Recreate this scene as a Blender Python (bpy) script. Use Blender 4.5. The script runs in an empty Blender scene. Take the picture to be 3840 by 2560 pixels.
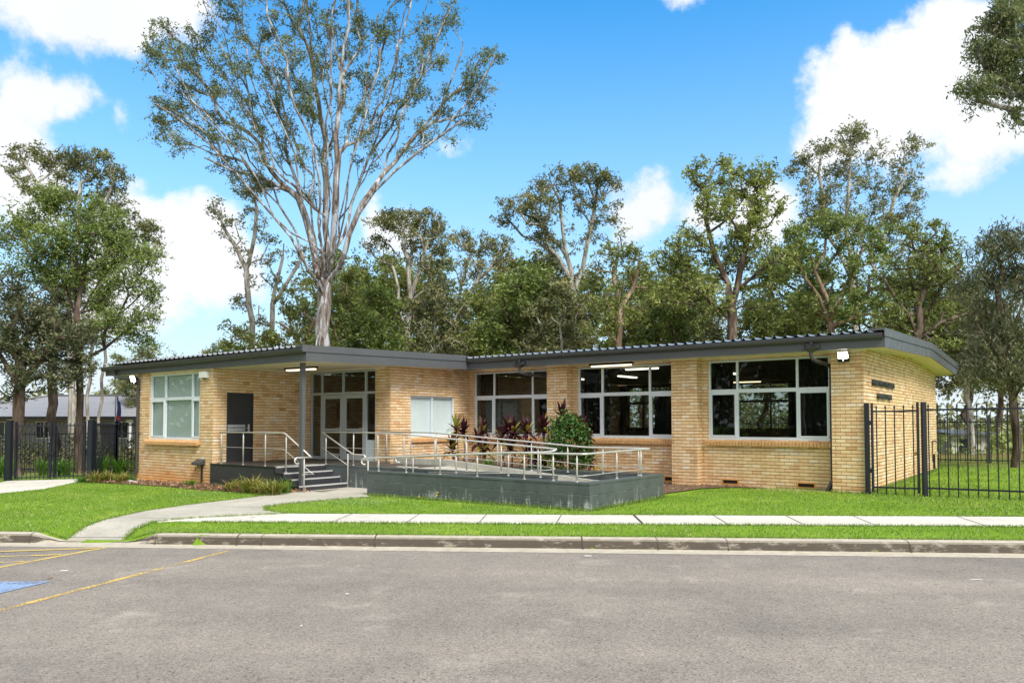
import bpy, bmesh, math, random
import numpy as np
from mathutils import Vector, Matrix

random.seed(7)
RNG = np.random.default_rng(11)
SC = bpy.context.scene
COL = SC.collection
PI = math.pi
R = math.radians

# ---------------------------------------------------------------- survey of the site
# The camera stands 1.68 m over the building's datum; u runs along the hall front, v to the back.
EYE = 1.68
YAW = R(36.9)
ORIGIN = np.array([8.311, 17.98, 0.0])
UU = np.array([math.cos(YAW), -math.sin(YAW), 0.0])
VV = np.array([math.sin(YAW), math.cos(YAW), 0.0])
FOC, PCX, PCY, PITCH = 2857.0, 1920.0, 1476.8, R(2.124)


def site(u, v, z=0.0):
    p = ORIGIN + u * UU + v * VV
    return np.array([p[0], p[1], z])


def unsite(x, y):
    q = np.array([x, y, 0.0]) - ORIGIN
    return float(q @ UU), float(q @ VV)


def ray(px, py):
    k = 1.6327
    a = (px * k - PCX) / FOC
    b = -(py * k - PCY) / FOC
    cp, sp = math.cos(PITCH), math.sin(PITCH)
    return np.array([a, cp - b * sp, sp + b * cp])


def at(px, py, Y):
    d = ray(px, py)
    t = Y / d[1]
    return np.array([0, 0, EYE]) + t * d


def gz(x, y):
    u, v = unsite(x, y)
    g = max(-0.30, min(0.28, 0.0083 * u + 0.0046 * v))
    ky = 11.57 - 0.124 * x
    return g - 0.118 * max(0.0, min(1.0, (0.95 - abs(x + 6.82)) / 0.4)) * max(0.0, min(1.0, (1.35 - (y - ky - 0.1)) / 1.2)) * (y > ky)


def gz_np(x, y):
    qx, qy = x - ORIGIN[0], y - ORIGIN[1]
    u = qx * UU[0] + qy * UU[1]
    v = qx * VV[0] + qy * VV[1]
    g = np.clip(0.0083 * u + 0.0046 * v, -0.30, 0.28)
    ky = 11.57 - 0.124 * x
    return g - 0.118 * np.clip((0.95 - np.abs(x + 6.82)) / 0.4, 0, 1) * np.clip((1.35 - (y - ky - 0.1)) / 1.2, 0, 1) * (y > ky)


# ---------------------------------------------------------------- tagging
def tag(o, label=None, cat=None, group=None, kind=None):
    if label:
        o['label'] = label
    if cat:
        o['category'] = cat
    if group:
        o['group'] = group
    if kind:
        o['kind'] = kind
    return o


def empty(name, loc, rz=0.0):
    o = bpy.data.objects.new(name, None)
    COL.objects.link(o)
    o.location = loc
    o.rotation_euler = (0, 0, rz)
    o.empty_display_size = 0.2
    return o


class Thing:
    """An Empty at the thing's base; parts get their vertices in site coordinates (u, v, z)."""

    def __init__(self, name, base, label, cat, group=None):
        self.b = np.array(base, float)
        self.o = empty(name, site(*base), -YAW)
        tag(self.o, label, cat, group)

    def part(self, name, mb, mat, parent=None, label=None, smooth=False):
        o = mb.build(name, mat, parent or self.o, -self.b, smooth)
        if label:
            o['label'] = label
        return o


def copy_tree(o, parent=None):
    c = o.copy()
    COL.objects.link(c)
    if parent is not None:
        c.parent = parent
    for ch in list(o.children):
        copy_tree(ch, c)
    return c


# ---------------------------------------------------------------- mesh builder
class MB:
    def __init__(self):
        self.v = []
        self.f = []

    def quad(self, a, b, c, d):
        n = len(self.v)
        self.v += [tuple(a), tuple(b), tuple(c), tuple(d)]
        self.f.append((n, n + 1, n + 2, n + 3))
        return self

    def box(self, x0, x1, y0, y1, z0, z1):
        n = len(self.v)
        self.v += [(x0, y0, z0), (x1, y0, z0), (x1, y1, z0), (x0, y1, z0), (x0, y0, z1), (x1, y0, z1), (x1, y1, z1), (x0, y1, z1)]
        self.f += [tuple(n + i for i in q) for q in ((0, 3, 2, 1), (4, 5, 6, 7), (0, 1, 5, 4), (1, 2, 6, 5), (2, 3, 7, 6), (3, 0, 4, 7))]
        return self

    def hexa(self, p):
        n = len(self.v)
        self.v += [tuple(q) for q in p]
        self.f += [tuple(n + i for i in q) for q in ((0, 3, 2, 1), (4, 5, 6, 7), (0, 1, 5, 4), (1, 2, 6, 5), (2, 3, 7, 6), (3, 0, 4, 7))]
        return self

    def prism(self, poly, axis, a, b):
        """extrude a 2-D polygon (counter-clockwise) along axis from a to b."""
        n = len(self.v)
        k = len(poly)
        for t in (a, b):
            for p, q in poly:
                self.v.append({'x': (t, p, q), 'y': (p, t, q), 'z': (p, q, t)}[axis])
        self.f.append(tuple(n + i for i in range(k))[::-1])
        self.f.append(tuple(n + k + i for i in range(k)))
        for i in range(k):
            j = (i + 1) % k
            self.f.append((n + i, n + j, n + k + j, n + k + i))
        return self

    def tube(self, pts, rad, seg=8, caps=True):
        pts = [np.array(p, float) for p in pts]
        m = len(pts)
        if not hasattr(rad, '__len__'):
            rad = [rad] * m
        n = len(self.v)
        ref = None
        for i, p in enumerate(pts):
            t = pts[min(i + 1, m - 1)] - pts[max(i - 1, 0)]
            t = t / (np.linalg.norm(t) + 1e-9)
            if ref is None:
                ref = np.array([0, 0, 1.0]) if abs(t[2]) < 0.9 else np.array([1.0, 0, 0])
            a = np.cross(t, ref)
            a /= np.linalg.norm(a) + 1e-9
            b = np.cross(a, t)
            ref = b
            for s in range(seg):
                an = 2 * PI * s / seg
                self.v.append(tuple(p + rad[i] * (math.cos(an) * a + math.sin(an) * b)))
        for i in range(m - 1):
            for s in range(seg):
                s2 = (s + 1) % seg
                self.f.append((n + i * seg + s, n + i * seg + s2, n + (i + 1) * seg + s2, n + (i + 1) * seg + s))
        if caps:
            self.f.append(tuple(n + s for s in range(seg))[::-1])
            self.f.append(tuple(n + (m - 1) * seg + s for s in range(seg)))
        return self

    def sheet(self, grid):
        """grid: list of rows of points."""
        n = len(self.v)
        w = len(grid[0])
        for row in grid:
            self.v += [tuple(p) for p in row]
        for i in range(len(grid) - 1):
            for j in range(w - 1):
                self.f.append((n + i * w + j, n + i * w + j + 1, n + (i + 1) * w + j + 1, n + (i + 1) * w + j))
        return self

    def wall(self, plane, c0, c1, a0, a1, z0, z1, holes=()):
        """wall panel: plane 'v' spans u (a) at v in [c0, c1]; plane 'u' spans v (a) at u in [c0, c1]."""
        xs = sorted({a0, a1, *[h[0] for h in holes], *[h[1] for h in holes]})
        zs = sorted({z0, z1, *[h[2] for h in holes], *[h[3] for h in holes]})
        xs = [x for x in xs if a0 <= x <= a1]
        zs = [z for z in zs if z0 <= z <= z1]

        def solid(i, j):
            if i < 0 or j < 0 or i >= len(xs) - 1 or j >= len(zs) - 1:
                return False
            x, z = (xs[i] + xs[i + 1]) / 2, (zs[j] + zs[j + 1]) / 2
            return not any(h[0] < x < h[1] and h[2] < z < h[3] for h in holes)

        P = (lambda a, c, z: (a, c, z)) if plane == 'v' else (lambda a, c, z: (c, a, z))
        for i in range(len(xs) - 1):
            for j in range(len(zs) - 1):
                if not solid(i, j):
                    continue
                A, B, Z0, Z1 = xs[i], xs[i + 1], zs[j], zs[j + 1]
                for c in (c0, c1):
                    self.quad(P(A, c, Z0), P(B, c, Z0), P(B, c, Z1), P(A, c, Z1))
                if not solid(i - 1, j):
                    self.quad(P(A, c0, Z0), P(A, c1, Z0), P(A, c1, Z1), P(A, c0, Z1))
                if not solid(i + 1, j):
                    self.quad(P(B, c0, Z0), P(B, c1, Z0), P(B, c1, Z1), P(B, c0, Z1))
                if not solid(i, j - 1):
                    self.quad(P(A, c0, Z0), P(B, c0, Z0), P(B, c1, Z0), P(A, c1, Z0))
                if not solid(i, j + 1):
                    self.quad(P(A, c0, Z1), P(B, c0, Z1), P(B, c1, Z1), P(A, c1, Z1))
        return self

    def build(self, name, mat, parent=None, off=(0, 0, 0), smooth=False):
        me = bpy.data.meshes.new(name)
        vs = [(a + off[0], b + off[1], c + off[2]) for a, b, c in self.v]
        me.from_pydata(vs, [], self.f)
        bm = bmesh.new()
        bm.from_mesh(me)
        bmesh.ops.remove_doubles(bm, verts=bm.verts, dist=1e-5)
        bmesh.ops.recalc_face_normals(bm, faces=bm.faces)
        bm.to_mesh(me)
        bm.free()
        if smooth:
            for p in me.polygons:
                p.use_smooth = True
        me.materials.append(mat)
        o = bpy.data.objects.new(name, me)
        COL.objects.link(o)
        if parent is not None:
            o.parent = parent
        return o


def raw_mesh(name, verts, faces_n, mat, parent=None, tone=None, k=4, smooth=False):
    """numpy verts (N,3), faces as consecutive k-gons; optional per-face float attribute 'tone'."""
    me = bpy.data.meshes.new(name)
    nv = len(verts)
    me.vertices.add(nv)
    me.vertices.foreach_set('co', np.asarray(verts, np.float32).ravel())
    nf = faces_n if isinstance(faces_n, int) else len(faces_n)
    idx = np.arange(nv, dtype=np.int32) if isinstance(faces_n, int) else np.asarray(faces_n, np.int32).ravel()
    me.loops.add(len(idx))
    me.loops.foreach_set('vertex_index', idx)
    me.polygons.add(nf)
    me.polygons.foreach_set('loop_start', np.arange(0, nf * k, k, dtype=np.int32))
    me.polygons.foreach_set('loop_total', np.full(nf, k, np.int32))
    if smooth:
        me.polygons.foreach_set('use_smooth', np.ones(nf, bool))
    me.update(calc_edges=True)
    if tone is not None:
        at_ = me.attributes.new('tone', 'FLOAT', 'FACE')
        at_.data.foreach_set('value', np.asarray(tone, np.float32))
    me.materials.append(mat)
    o = bpy.data.objects.new(name, me)
    COL.objects.link(o)
    if parent is not None:
        o.parent = parent
    return o


# ---------------------------------------------------------------- materials
def srgb(r, g, b):
    def f(c):
        c /= 255.0
        return c / 12.92 if c <= 0.04045 else ((c + 0.055) / 1.055) ** 2.4
    return (f(r), f(g), f(b), 1.0)


class Nodes:
    def __init__(self, tree):
        self.t = tree
        self.n = tree.nodes
        self.l = tree.links

    def node(self, kind, **kw):
        n = self.n.new(kind)
        for k, v in kw.items():
            setattr(n, k, v)
        return n

    def put(self, sock, val):
        if isinstance(val, bpy.types.NodeSocket):
            self.l.new(val, sock)
        elif val is not None:
            sock.default_value = val

    def m(self, op, a, b=None, c=None, clamp=False):
        n = self.node('ShaderNodeMath', operation=op, use_clamp=clamp)
        for i, x in enumerate((a, b, c)):
            if x is not None:
                self.put(n.inputs[i], x)
        return n.outputs[0]

    def vm(self, op, a, b=None, out=0):
        n = self.node('ShaderNodeVectorMath', operation=op)
        self.put(n.inputs[0], a)
        if b is not None:
            self.put(n.inputs[1], b)
        return n.outputs[out]

    def scale(self, a, s):
        n = self.node('ShaderNodeVectorMath', operation='SCALE')
        self.put(n.inputs[0], a)
        self.put(n.inputs['Scale'], s)
        return n.outputs[0]

    def mix(self, f, a, b, blend='MIX'):
        n = self.node('ShaderNodeMix', data_type='RGBA', blend_type=blend)
        self.put(n.inputs[0], f)
        self.put(n.inputs[6], a)
        self.put(n.inputs[7], b)
        return n.outputs[2]

    def noise(self, vec, scale, detail=3.0, rough=0.55, dim='3D', dist=0.0):
        n = self.node('ShaderNodeTexNoise', noise_dimensions=dim)
        if vec is not None:
            self.put(n.inputs['Vector'], vec)
        n.inputs['Scale'].default_value = scale
        n.inputs['Detail'].default_value = detail
        n.inputs['Roughness'].default_value = rough
        n.inputs['Distortion'].default_value = dist
        return n.outputs[0]

    def ramp(self, f, stops, mode='LINEAR'):
        n = self.node('ShaderNodeValToRGB')
        cr = n.color_ramp
        cr.interpolation = mode
        while len(cr.elements) < len(stops):
            cr.elements.new(0.5)
        for e, (p, c) in zip(cr.elements, stops):
            e.position = p
            e.color = c if len(c) == 4 else (*c, 1)
        self.put(n.inputs[0], f)
        return n.outputs[0]

    def rng(self, v, a, b, c=0.0, d=1.0, smooth=False):
        n = self.node('ShaderNodeMapRange', interpolation_type='SMOOTHSTEP' if smooth else 'LINEAR')
        for i, x in enumerate((v, a, b, c, d)):
            self.put(n.inputs[i], x)
        return n.outputs[0]

    def xyz(self, v):
        n = self.node('ShaderNodeSeparateXYZ')
        self.put(n.inputs[0], v)
        return n.outputs

    def comb(self, x, y, z):
        n = self.node('ShaderNodeCombineXYZ')
        for i, q in enumerate((x, y, z)):
            self.put(n.inputs[i], q)
        return n.outputs[0]

    def obj(self):
        return self.node('ShaderNodeTexCoord').outputs['Object']

    def pos(self):
        return self.node('ShaderNodeNewGeometry').outputs['Position']

    def attr(self, name):
        return self.node('ShaderNodeAttribute', attribute_name=name).outputs['Fac']

    def bump(self, h, strength=0.3, dist=0.01):
        n = self.node('ShaderNodeBump')
        n.inputs['Strength'].default_value = strength
        n.inputs['Distance'].default_value = dist
        self.put(n.inputs['Height'], h)
        return n.outputs[0]


MATS = {}


def new_mat(name):
    m = bpy.data.materials.new(name)
    m.use_nodes = True
    N = Nodes(m.node_tree)
    bs = m.node_tree.nodes['Principled BSDF']
    MATS[name] = m
    return m, N, bs


def principled(name, color, rough=0.5, metal=0.0, var=0.0, scale=6.0, bump=0.0, bscale=40.0, spec=0.5, streak=None):
    m, N, bs = new_mat(name)
    bs.inputs['Roughness'].default_value = rough
    bs.inputs['Metallic'].default_value = metal
    bs.inputs['Specular IOR Level'].default_value = spec
    co = N.obj()
    if var:
        n = N.noise(co, scale, 4, 0.6)
        k = N.rng(n, 0.3, 0.7, 1.0 - var, 1.0 + var)
        c = N.mix(1.0, color, N.comb(k, k, k), 'MULTIPLY')
        N.put(bs.inputs['Base Color'], c)
        N.put(bs.inputs['Roughness'], N.rng(N.noise(co, scale * 2.3, 3), 0.3, 0.7, max(0.02, rough - 0.08), min(1, rough + 0.1)))
    else:
        bs.inputs['Base Color'].default_value = color
    if bump:
        N.put(bs.inputs['Normal'], N.bump(N.noise(co, bscale, 3), bump, 0.01))
    return m


def emitter(name, color, strength):
    m, N, bs = new_mat(name)
    bs.inputs['Base Color'].default_value = (0.8, 0.8, 0.8, 1)
    bs.inputs['Emission Color'].default_value = color
    bs.inputs['Emission Strength'].default_value = strength
    return m


def make_brick():
    m, N, bs = new_mat('cream_brick')
    co = N.obj()
    nx, ny, nz = N.xyz(N.node('ShaderNodeTexCoord').outputs['Normal'])
    x, y, z = N.xyz(co)
    isu = N.m('GREATER_THAN', N.m('ABSOLUTE', nx), 0.5)
    a = N.m('ADD', N.m('MULTIPLY', x, N.m('SUBTRACT', 1.0, isu)), N.m('MULTIPLY', y, isu))
    zr = N.m('DIVIDE', N.m('ADD', z, 5.01), 0.086)
    row = N.m('FLOOR', zr)
    fz = N.m('FRACT', zr)
    odd = N.m('MODULO', row, 2.0)
    xr = N.m('ADD', N.m('DIVIDE', N.m('ADD', a, 100.02), 0.24), N.m('MULTIPLY', odd, 0.5))
    colm = N.m('FLOOR', xr)
    fx = N.m('FRACT', xr)
    wn = N.node('ShaderNodeTexWhiteNoise', noise_dimensions='3D')
    N.put(wn.inputs['Vector'], N.comb(colm, row, isu))
    r1 = wn.outputs[0]
    rr = N.xyz(wn.outputs[1])
    brick = N.ramp(r1, [(0.0, srgb(214, 170, 128)), (0.06, srgb(226, 188, 148)), (0.3, srgb(233, 200, 156)), (0.55, srgb(236, 206, 164)), (0.8, srgb(239, 212, 173)), (0.95, srgb(241, 217, 190)), (0.99, srgb(240, 226, 208))])
    sp = N.noise(co, 90, 3, 0.7)
    brick = N.mix(1.0, brick, N.ramp(sp, [(0.3, (0.86, 0.84, 0.8, 1)), (0.7, (1.06, 1.06, 1.06, 1))]), 'MULTIPLY')
    # a few burnt bricks
    brick = N.mix(N.m('MULTIPLY', N.m('GREATER_THAN', rr[1], 0.982), 0.55), brick, srgb(176, 116, 62))
    # rising damp: an irregular orange stain at the foot of the walls
    sn = N.noise(co, 1.1, 4, 0.6)
    st = N.rng(N.m('ADD', z, N.m('MULTIPLY', N.m('SUBTRACT', sn, 0.5), 0.9)), -0.1, 0.42, 0.75, 0.0)
    left = N.rng(x, -14.0, -3.0, 1.0, 0.22)
    brick = N.mix(N.m('MULTIPLY', st, left), brick, srgb(226, 158, 84))
    # weathering: soft streaks
    wx = N.noise(N.comb(N.m('MULTIPLY', a, 5.0), isu, N.m('MULTIPLY', z, 0.5)), 1.0, 4, 0.6)
    brick = N.mix(1.0, brick, N.ramp(wx, [(0.3, (0.9, 0.87, 0.82, 1)), (0.62, (1.03, 1.03, 1.03, 1))]), 'MULTIPLY')
    bed = N.m('LESS_THAN', fz, 0.13)
    perp = N.m('MULTIPLY', N.m('LESS_THAN', fx, 0.035), 0.8)
    mort = N.m('MAXIMUM', bed, perp)
    mcol = N.mix(bed, srgb(186, 148, 108), srgb(122, 88, 58))  # beds darker than perpends: shadow of the raked joints put into the mortar colour
    N.put(bs.inputs['Base Color'], N.mix(mort, brick, mcol))
    bs.inputs['Roughness'].default_value = 0.9
    bs.inputs['Specular IOR Level'].default_value = 0.25
    edge = N.m('MINIMUM', N.rng(fz, 0.09, 0.2), N.rng(fx, 0.015, 0.06))
    h = N.m('ADD', N.m('MULTIPLY', edge, 1.0), N.m('MULTIPLY', sp, 0.25))
    N.put(bs.inputs['Normal'], N.bump(h, 0.8, 0.012))
    return m


def make_block():
    m, N, bs = new_mat('painted_block')
    co = N.obj()
    tc = N.node('ShaderNodeTexCoord')
    nx, ny, nz = N.xyz(tc.outputs['Normal'])
    pos = N.pos()
    isu = N.m('GREATER_THAN', N.m('ABSOLUTE', nx), 0.5)
    x, y, z = N.xyz(co)
    a = N.m('ADD', N.m('MULTIPLY', x, N.m('SUBTRACT', 1.0, isu)), N.m('MULTIPLY', y, isu))
    zr = N.m('DIVIDE', N.m('SUBTRACT', 0.05, z), 0.2)     # object origin sits on the cap's level
    zr = N.m('ADD', N.m('MULTIPLY', N.m('SUBTRACT', 0.0, z), 5.0), -0.25)
    row = N.m('FLOOR', zr)
    fz = N.m('FRACT', zr)
    fz = N.m('MINIMUM', fz, N.m('SUBTRACT', 1.0, fz))
    xr = N.m('ADD', N.m('DIVIDE', N.m('ADD', a, 40.0), 0.4), N.m('MULTIPLY', N.m('MODULO', N.m('ADD', row, 20.0), 2.0), 0.5))
    fx = N.m('FRACT', xr)
    fx = N.m('MINIMUM', fx, N.m('SUBTRACT', 1.0, fx))
    col = N.ramp(N.noise(co, 3.0, 4, 0.6), [(0.3, srgb(72, 80, 81)), (0.7, srgb(87, 95, 95))])
    # lime bloom running down from the joints
    run = N.noise(N.comb(N.m('MULTIPLY', a, 9.0), isu, N.m('MULTIPLY', z, 0.7)), 1.0, 5, 0.7)
    spots = N.noise(co, 2.2, 3, 0.6)
    grain = N.noise(co, 45, 4, 0.7)
    low = N.rng(z, -0.62, -0.12, 1.0, 0.1)
    k = N.m('MULTIPLY', N.rng(N.m('ADD', N.m('MULTIPLY', run, 1.0), N.m('MULTIPLY', N.m('ADD', spots, N.m('MULTIPLY', low, 0.26)), 0.55)), 0.91, 1.02), N.rng(grain, 0.38, 0.52))
    k = N.m('MULTIPLY', k, N.rng(fz, 0.0, 0.5, 1.0, 0.45))
    k = N.m('MULTIPLY', k, low, clamp=True)
    k = N.m('MULTIPLY', k, N.m('LESS_THAN', z, -0.06))
    col = N.mix(N.m('MULTIPLY', k, 1.4, clamp=True), col, srgb(205, 210, 206))
    joint = N.m('MULTIPLY', N.m('LESS_THAN', fz, 0.03), 1.0)
    lj = N.m('MULTIPLY', N.m('LESS_THAN', fx, 0.008), 0.5)
    j = N.m('MAXIMUM', joint, lj)
    jl = N.m('MULTIPLY', N.rng(N.noise(co, 7, 3), 0.42, 0.6), 0.5)
    N.put(bs.inputs['Base Color'], N.mix(N.m('MULTIPLY', j, 0.8), col, N.mix(jl, srgb(50, 55, 55), srgb(150, 156, 152))))
    bs.inputs['Roughness'].default_value = 0.6
    h = N.m('ADD', N.m('MULTIPLY', N.rng(fz, 0.0, 0.05), 1.0), N.m('MULTIPLY', N.noise(co, 70, 3), 0.25))
    N.put(bs.inputs['Normal'], N.bump(h, 0.5, 0.01))
    return m


def make_grass_ground():
    m, N, bs = new_mat('lawn_ground')
    p = N.pos()
    x, y, z = N.xyz(p)
    n1 = N.noise(p, 0.55, 4, 0.6)
    n2 = N.noise(p, 28, 3, 0.7)
    c = N.ramp(N.m('ADD', N.m('MULTIPLY', n1, 0.6), N.m('MULTIPLY', n2, 0.4)), [(0.3, srgb(84, 118, 30)), (0.5, srgb(112, 146, 42)), (0.68, srgb(146, 168, 64))])
    litter = N.ramp(N.noise(p, 9, 5, 0.7), [(0.3, srgb(86, 74, 50)), (0.5, srgb(120, 108, 66)), (0.65, srgb(96, 112, 52))])
    k = N.rng(N.m('ADD', y, N.m('MULTIPLY', N.noise(p, 0.35, 3), 6.0)), 29.5, 33.0)
    N.put(bs.inputs['Base Color'], N.mix(k, c, litter))
    bs.inputs['Roughness'].default_value = 0.95
    bs.inputs['Specular IOR Level'].default_value = 0.1
    N.put(bs.inputs['Normal'], N.bump(n2, 0.8, 0.03))
    return m


def make_blade(name, stops, trans=0.35):
    m, N, bs = new_mat(name)
    t = N.attr('tone')
    c = N.ramp(t, stops)
    nt = m.node_tree
    nt.nodes.remove(bs)
    d = N.node('ShaderNodeBsdfDiffuse')
    tr = N.node('ShaderNodeBsdfTranslucent')
    N.put(d.inputs['Color'], c)
    N.put(tr.inputs['Color'], N.mix(0.5, c, N.mix(1.0, c, (1.0, 1.0, 0.62, 1), 'MULTIPLY')))
    mx = N.node('ShaderNodeMixShader')
    mx.inputs[0].default_value = trans
    N.l.new(d.outputs[0], mx.inputs[1])
    N.l.new(tr.outputs[0], mx.inputs[2])
    gl = N.node('ShaderNodeBsdfGlossy')
    gl.inputs['Roughness'].default_value = 0.45
    gl.inputs['Color'].default_value = (0.8, 0.85, 0.8, 1)
    mx2 = N.node('ShaderNodeMixShader')
    mx2.inputs[0].default_value = 0.035
    N.l.new(mx.outputs[0], mx2.inputs[1])
    N.l.new(gl.outputs[0], mx2.inputs[2])
    N.l.new(mx2.outputs[0], nt.nodes['Material Output'].inputs[0])
    return m


def make_asphalt():
    m, N, bs = new_mat('asphalt')
    p = N.pos()
    agg = N.node('ShaderNodeTexVoronoi', feature='F1')
    N.put(agg.inputs['Vector'], p)
    agg.inputs['Scale'].default_value = 75
    cellv = N.xyz(agg.outputs['Color'])[0]
    big = N.noise(p, 0.35, 4, 0.55)
    mid = N.noise(p, 2.2, 4, 0.6)
    fine = N.noise(p, 55, 3, 0.75)
    base = N.ramp(N.m('ADD', N.m('MULTIPLY', big, 0.55), N.m('MULTIPLY', mid, 0.45)), [(0.35, srgb(130, 124, 118)), (0.65, srgb(150, 143, 135))])
    k = N.ramp(cellv, [(0.0, (0.62, 0.62, 0.63, 1)), (0.3, (0.88, 0.88, 0.88, 1)), (0.7, (1.05, 1.04, 1.02, 1)), (1.0, (1.3, 1.28, 1.24, 1))])
    c = N.mix(1.0, base, k, 'MULTIPLY')
    c = N.mix(1.0, c, N.ramp(fine, [(0.25, (0.55, 0.55, 0.56, 1)), (0.45, (0.98, 0.98, 0.98, 1)), (0.7, (1.12, 1.12, 1.1, 1))]), 'MULTIPLY')
    # wear: paler wheel tracks along the bays, darker oil drips, a few hairline cracks
    x_, y_, z_ = N.xyz(p)
    trk = N.noise(N.comb(N.m('MULTIPLY', N.m('ADD', y_, N.m('MULTIPLY', x_, 0.124)), 0.55), N.m('MULTIPLY', x_, 0.05), 0.0), 1.6, 3, 0.5)
    c = N.mix(1.0, c, N.ramp(trk, [(0.35, (0.88, 0.88, 0.88, 1)), (0.65, (1.10, 1.09, 1.07, 1))]), 'MULTIPLY')
    oil = N.rng(N.noise(p, 1.7, 2, 0.5), 0.70, 0.78, 0.0, 0.35)
    c = N.mix(oil, c, srgb(74, 72, 72))
    dust = N.rng(N.noise(p, 1.1, 5, 0.7), 0.58, 0.72, 0.0, 0.28)
    c = N.mix(dust, c, srgb(196, 188, 176))
    pit = N.node('ShaderNodeTexVoronoi', feature='F1')
    N.put(pit.inputs['Vector'], p)
    pit.inputs['Scale'].default_value = 17
    pr = N.xyz(pit.outputs['Color'])
    hole = N.m('MULTIPLY', N.m('LESS_THAN', pit.outputs['Distance'], 0.16), N.m('GREATER_THAN', pr[0], 0.55))
    c = N.mix(N.m('MULTIPLY', hole, 0.75), c, srgb(40, 38, 38))
    chip = N.m('MULTIPLY', N.m('LESS_THAN', pit.outputs['Distance'], 0.1), N.m('LESS_THAN', pr[1], 0.08))
    c = N.mix(N.m('MULTIPLY', chip, 0.8), c, srgb(205, 200, 190))
    N.put(bs.inputs['Base Color'], c)
    bs.inputs['Roughness'].default_value = 0.85
    bs.inputs['Specular IOR Level'].default_value = 0.3
    h = N.m('SUBTRACT', N.m('ADD', N.m('MULTIPLY', cellv, 0.5), N.m('MULTIPLY', fine, 0.5)), hole)
    N.put(bs.inputs['Normal'], N.bump(h, 0.7, 0.008))
    return m


def make_paint(name, col, wear=0.5):
    m, N, bs = new_mat(name)
    p = N.pos()
    n = N.m('ADD', N.m('MULTIPLY', N.noise(p, 38, 4, 0.75), 0.6), N.m('MULTIPLY', N.noise(p, 2.0, 3, 0.6), 0.4))
    k = N.rng(n, wear - 0.02, wear + 0.03)
    bs.inputs['Roughness'].default_value = 0.7
    N.put(bs.inputs['Base Color'], N.mix(1.0, col, N.ramp(N.noise(p, 60, 3), [(0.3, (0.75, 0.75, 0.75, 1)), (0.7, (1.1, 1.1, 1.1, 1))]), 'MULTIPLY'))
    N.put(bs.inputs['Alpha'], k)
    return m


def make_concrete(name, c0, c1, joint=None, stain=0.3):
    m, N, bs = new_mat(name)
    p = N.pos()
    n = N.m('ADD', N.m('MULTIPLY', N.noise(p, 0.9, 4, 0.6), 0.5), N.m('MULTIPLY', N.noise(p, 9, 5, 0.7), 0.5))
    c = N.ramp(n, [(0.33, c0), (0.62, c1)])
    c = N.mix(1.0, c, N.ramp(N.noise(p, 130, 2, 0.7), [(0.3, (0.86, 0.86, 0.86, 1)), (0.7, (1.07, 1.07, 1.07, 1))]), 'MULTIPLY')
    st = N.rng(N.noise(p, 3.3, 4, 0.65), 0.56, 0.72, 0.0, stain)
    c = N.mix(st, c, srgb(140, 132, 118))
    N.put(bs.inputs['Base Color'], c)
    bs.inputs['Roughness'].default_value = 0.9
    bs.inputs['Specular IOR Level'].default_value = 0.2
    N.put(bs.inputs['Normal'], N.bump(N.noise(p, 120, 3), 0.3, 0.005))
    return m


def make_kerb():
    m, N, bs = new_mat('kerb_concrete')
    p = N.pos()
    nx, ny, nz = N.xyz(N.node('ShaderNodeNewGeometry').outputs['Normal'])
    n = N.noise(p, 7, 5, 0.7)
    c = N.ramp(n, [(0.3, srgb(166, 158, 142)), (0.7, srgb(196, 188, 172))])
    dirt = N.noise(N.vm('MULTIPLY', p, (2.2, 2.2, 7.0)), 1.6, 6, 0.72)
    k = N.m('MULTIPLY', N.rng(dirt, 0.24, 0.46), N.rng(N.m('ABSOLUTE', nz), 0.62, 0.97, 1.0, 0.06))
    c = N.mix(N.m('MULTIPLY', k, 0.9), c, srgb(56, 48, 40))
    N.put(bs.inputs['Base Color'], c)
    bs.inputs['Roughness'].default_value = 0.92
    N.put(bs.inputs['Normal'], N.bump(N.noise(p, 60, 4), 0.5, 0.01))
    return m


def make_bark(name, c0, c1, c2, patch=(1.0, 1.0, 0.22), scale=2.2):
    m, N, bs = new_mat(name)
    p = N.obj()
    q = N.vm('MULTIPLY', p, patch)
    n = N.noise(q, scale, 5, 0.62, dist=0.4)
    c = N.ramp(n, [(0.40, c0), (0.465, c1), (0.52, c1), (0.58, c2)])
    f = N.noise(N.vm('MULTIPLY', p, (6, 6, 1.2)), 3.0, 4, 0.7)
    c = N.mix(1.0, c, N.ramp(f, [(0.3, (0.78, 0.78, 0.78, 1)), (0.65, (1.06, 1.06, 1.06, 1))]), 'MULTIPLY')
    N.put(bs.inputs['Base Color'], c)
    bs.inputs['Roughness'].default_value = 0.9
    bs.inputs['Specular IOR Level'].default_value = 0.2
    N.put(bs.inputs['Normal'], N.bump(f, 0.7, 0.04))
    return m


def make_glass(name, tint=(0.62, 0.68, 0.66, 1)):
    m, N, bs = new_mat(name)
    nt = m.node_tree
    nt.nodes.remove(bs)
    tr = N.node('ShaderNodeBsdfTransparent')
    tr.inputs[0].default_value = tint
    gl = N.node('ShaderNodeBsdfGlossy')
    gl.inputs['Roughness'].default_value = 0.01
    gl.inputs['Color'].default_value = (0.9, 0.95, 0.95, 1)
    fr = N.node('ShaderNodeFresnel')
    back = N.node('ShaderNodeNewGeometry').outputs['Backfacing']
    N.put(fr.inputs['IOR'], N.rng(back, 0.0, 1.0, 1.5, 0.6667))
    mx = N.node('ShaderNodeMixShader')
    N.l.new(fr.outputs[0], mx.inputs[0])
    N.l.new(tr.outputs[0], mx.inputs[1])
    N.l.new(gl.outputs[0], mx.inputs[2])
    N.l.new(mx.outputs[0], nt.nodes['Material Output'].inputs[0])
    return m


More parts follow.
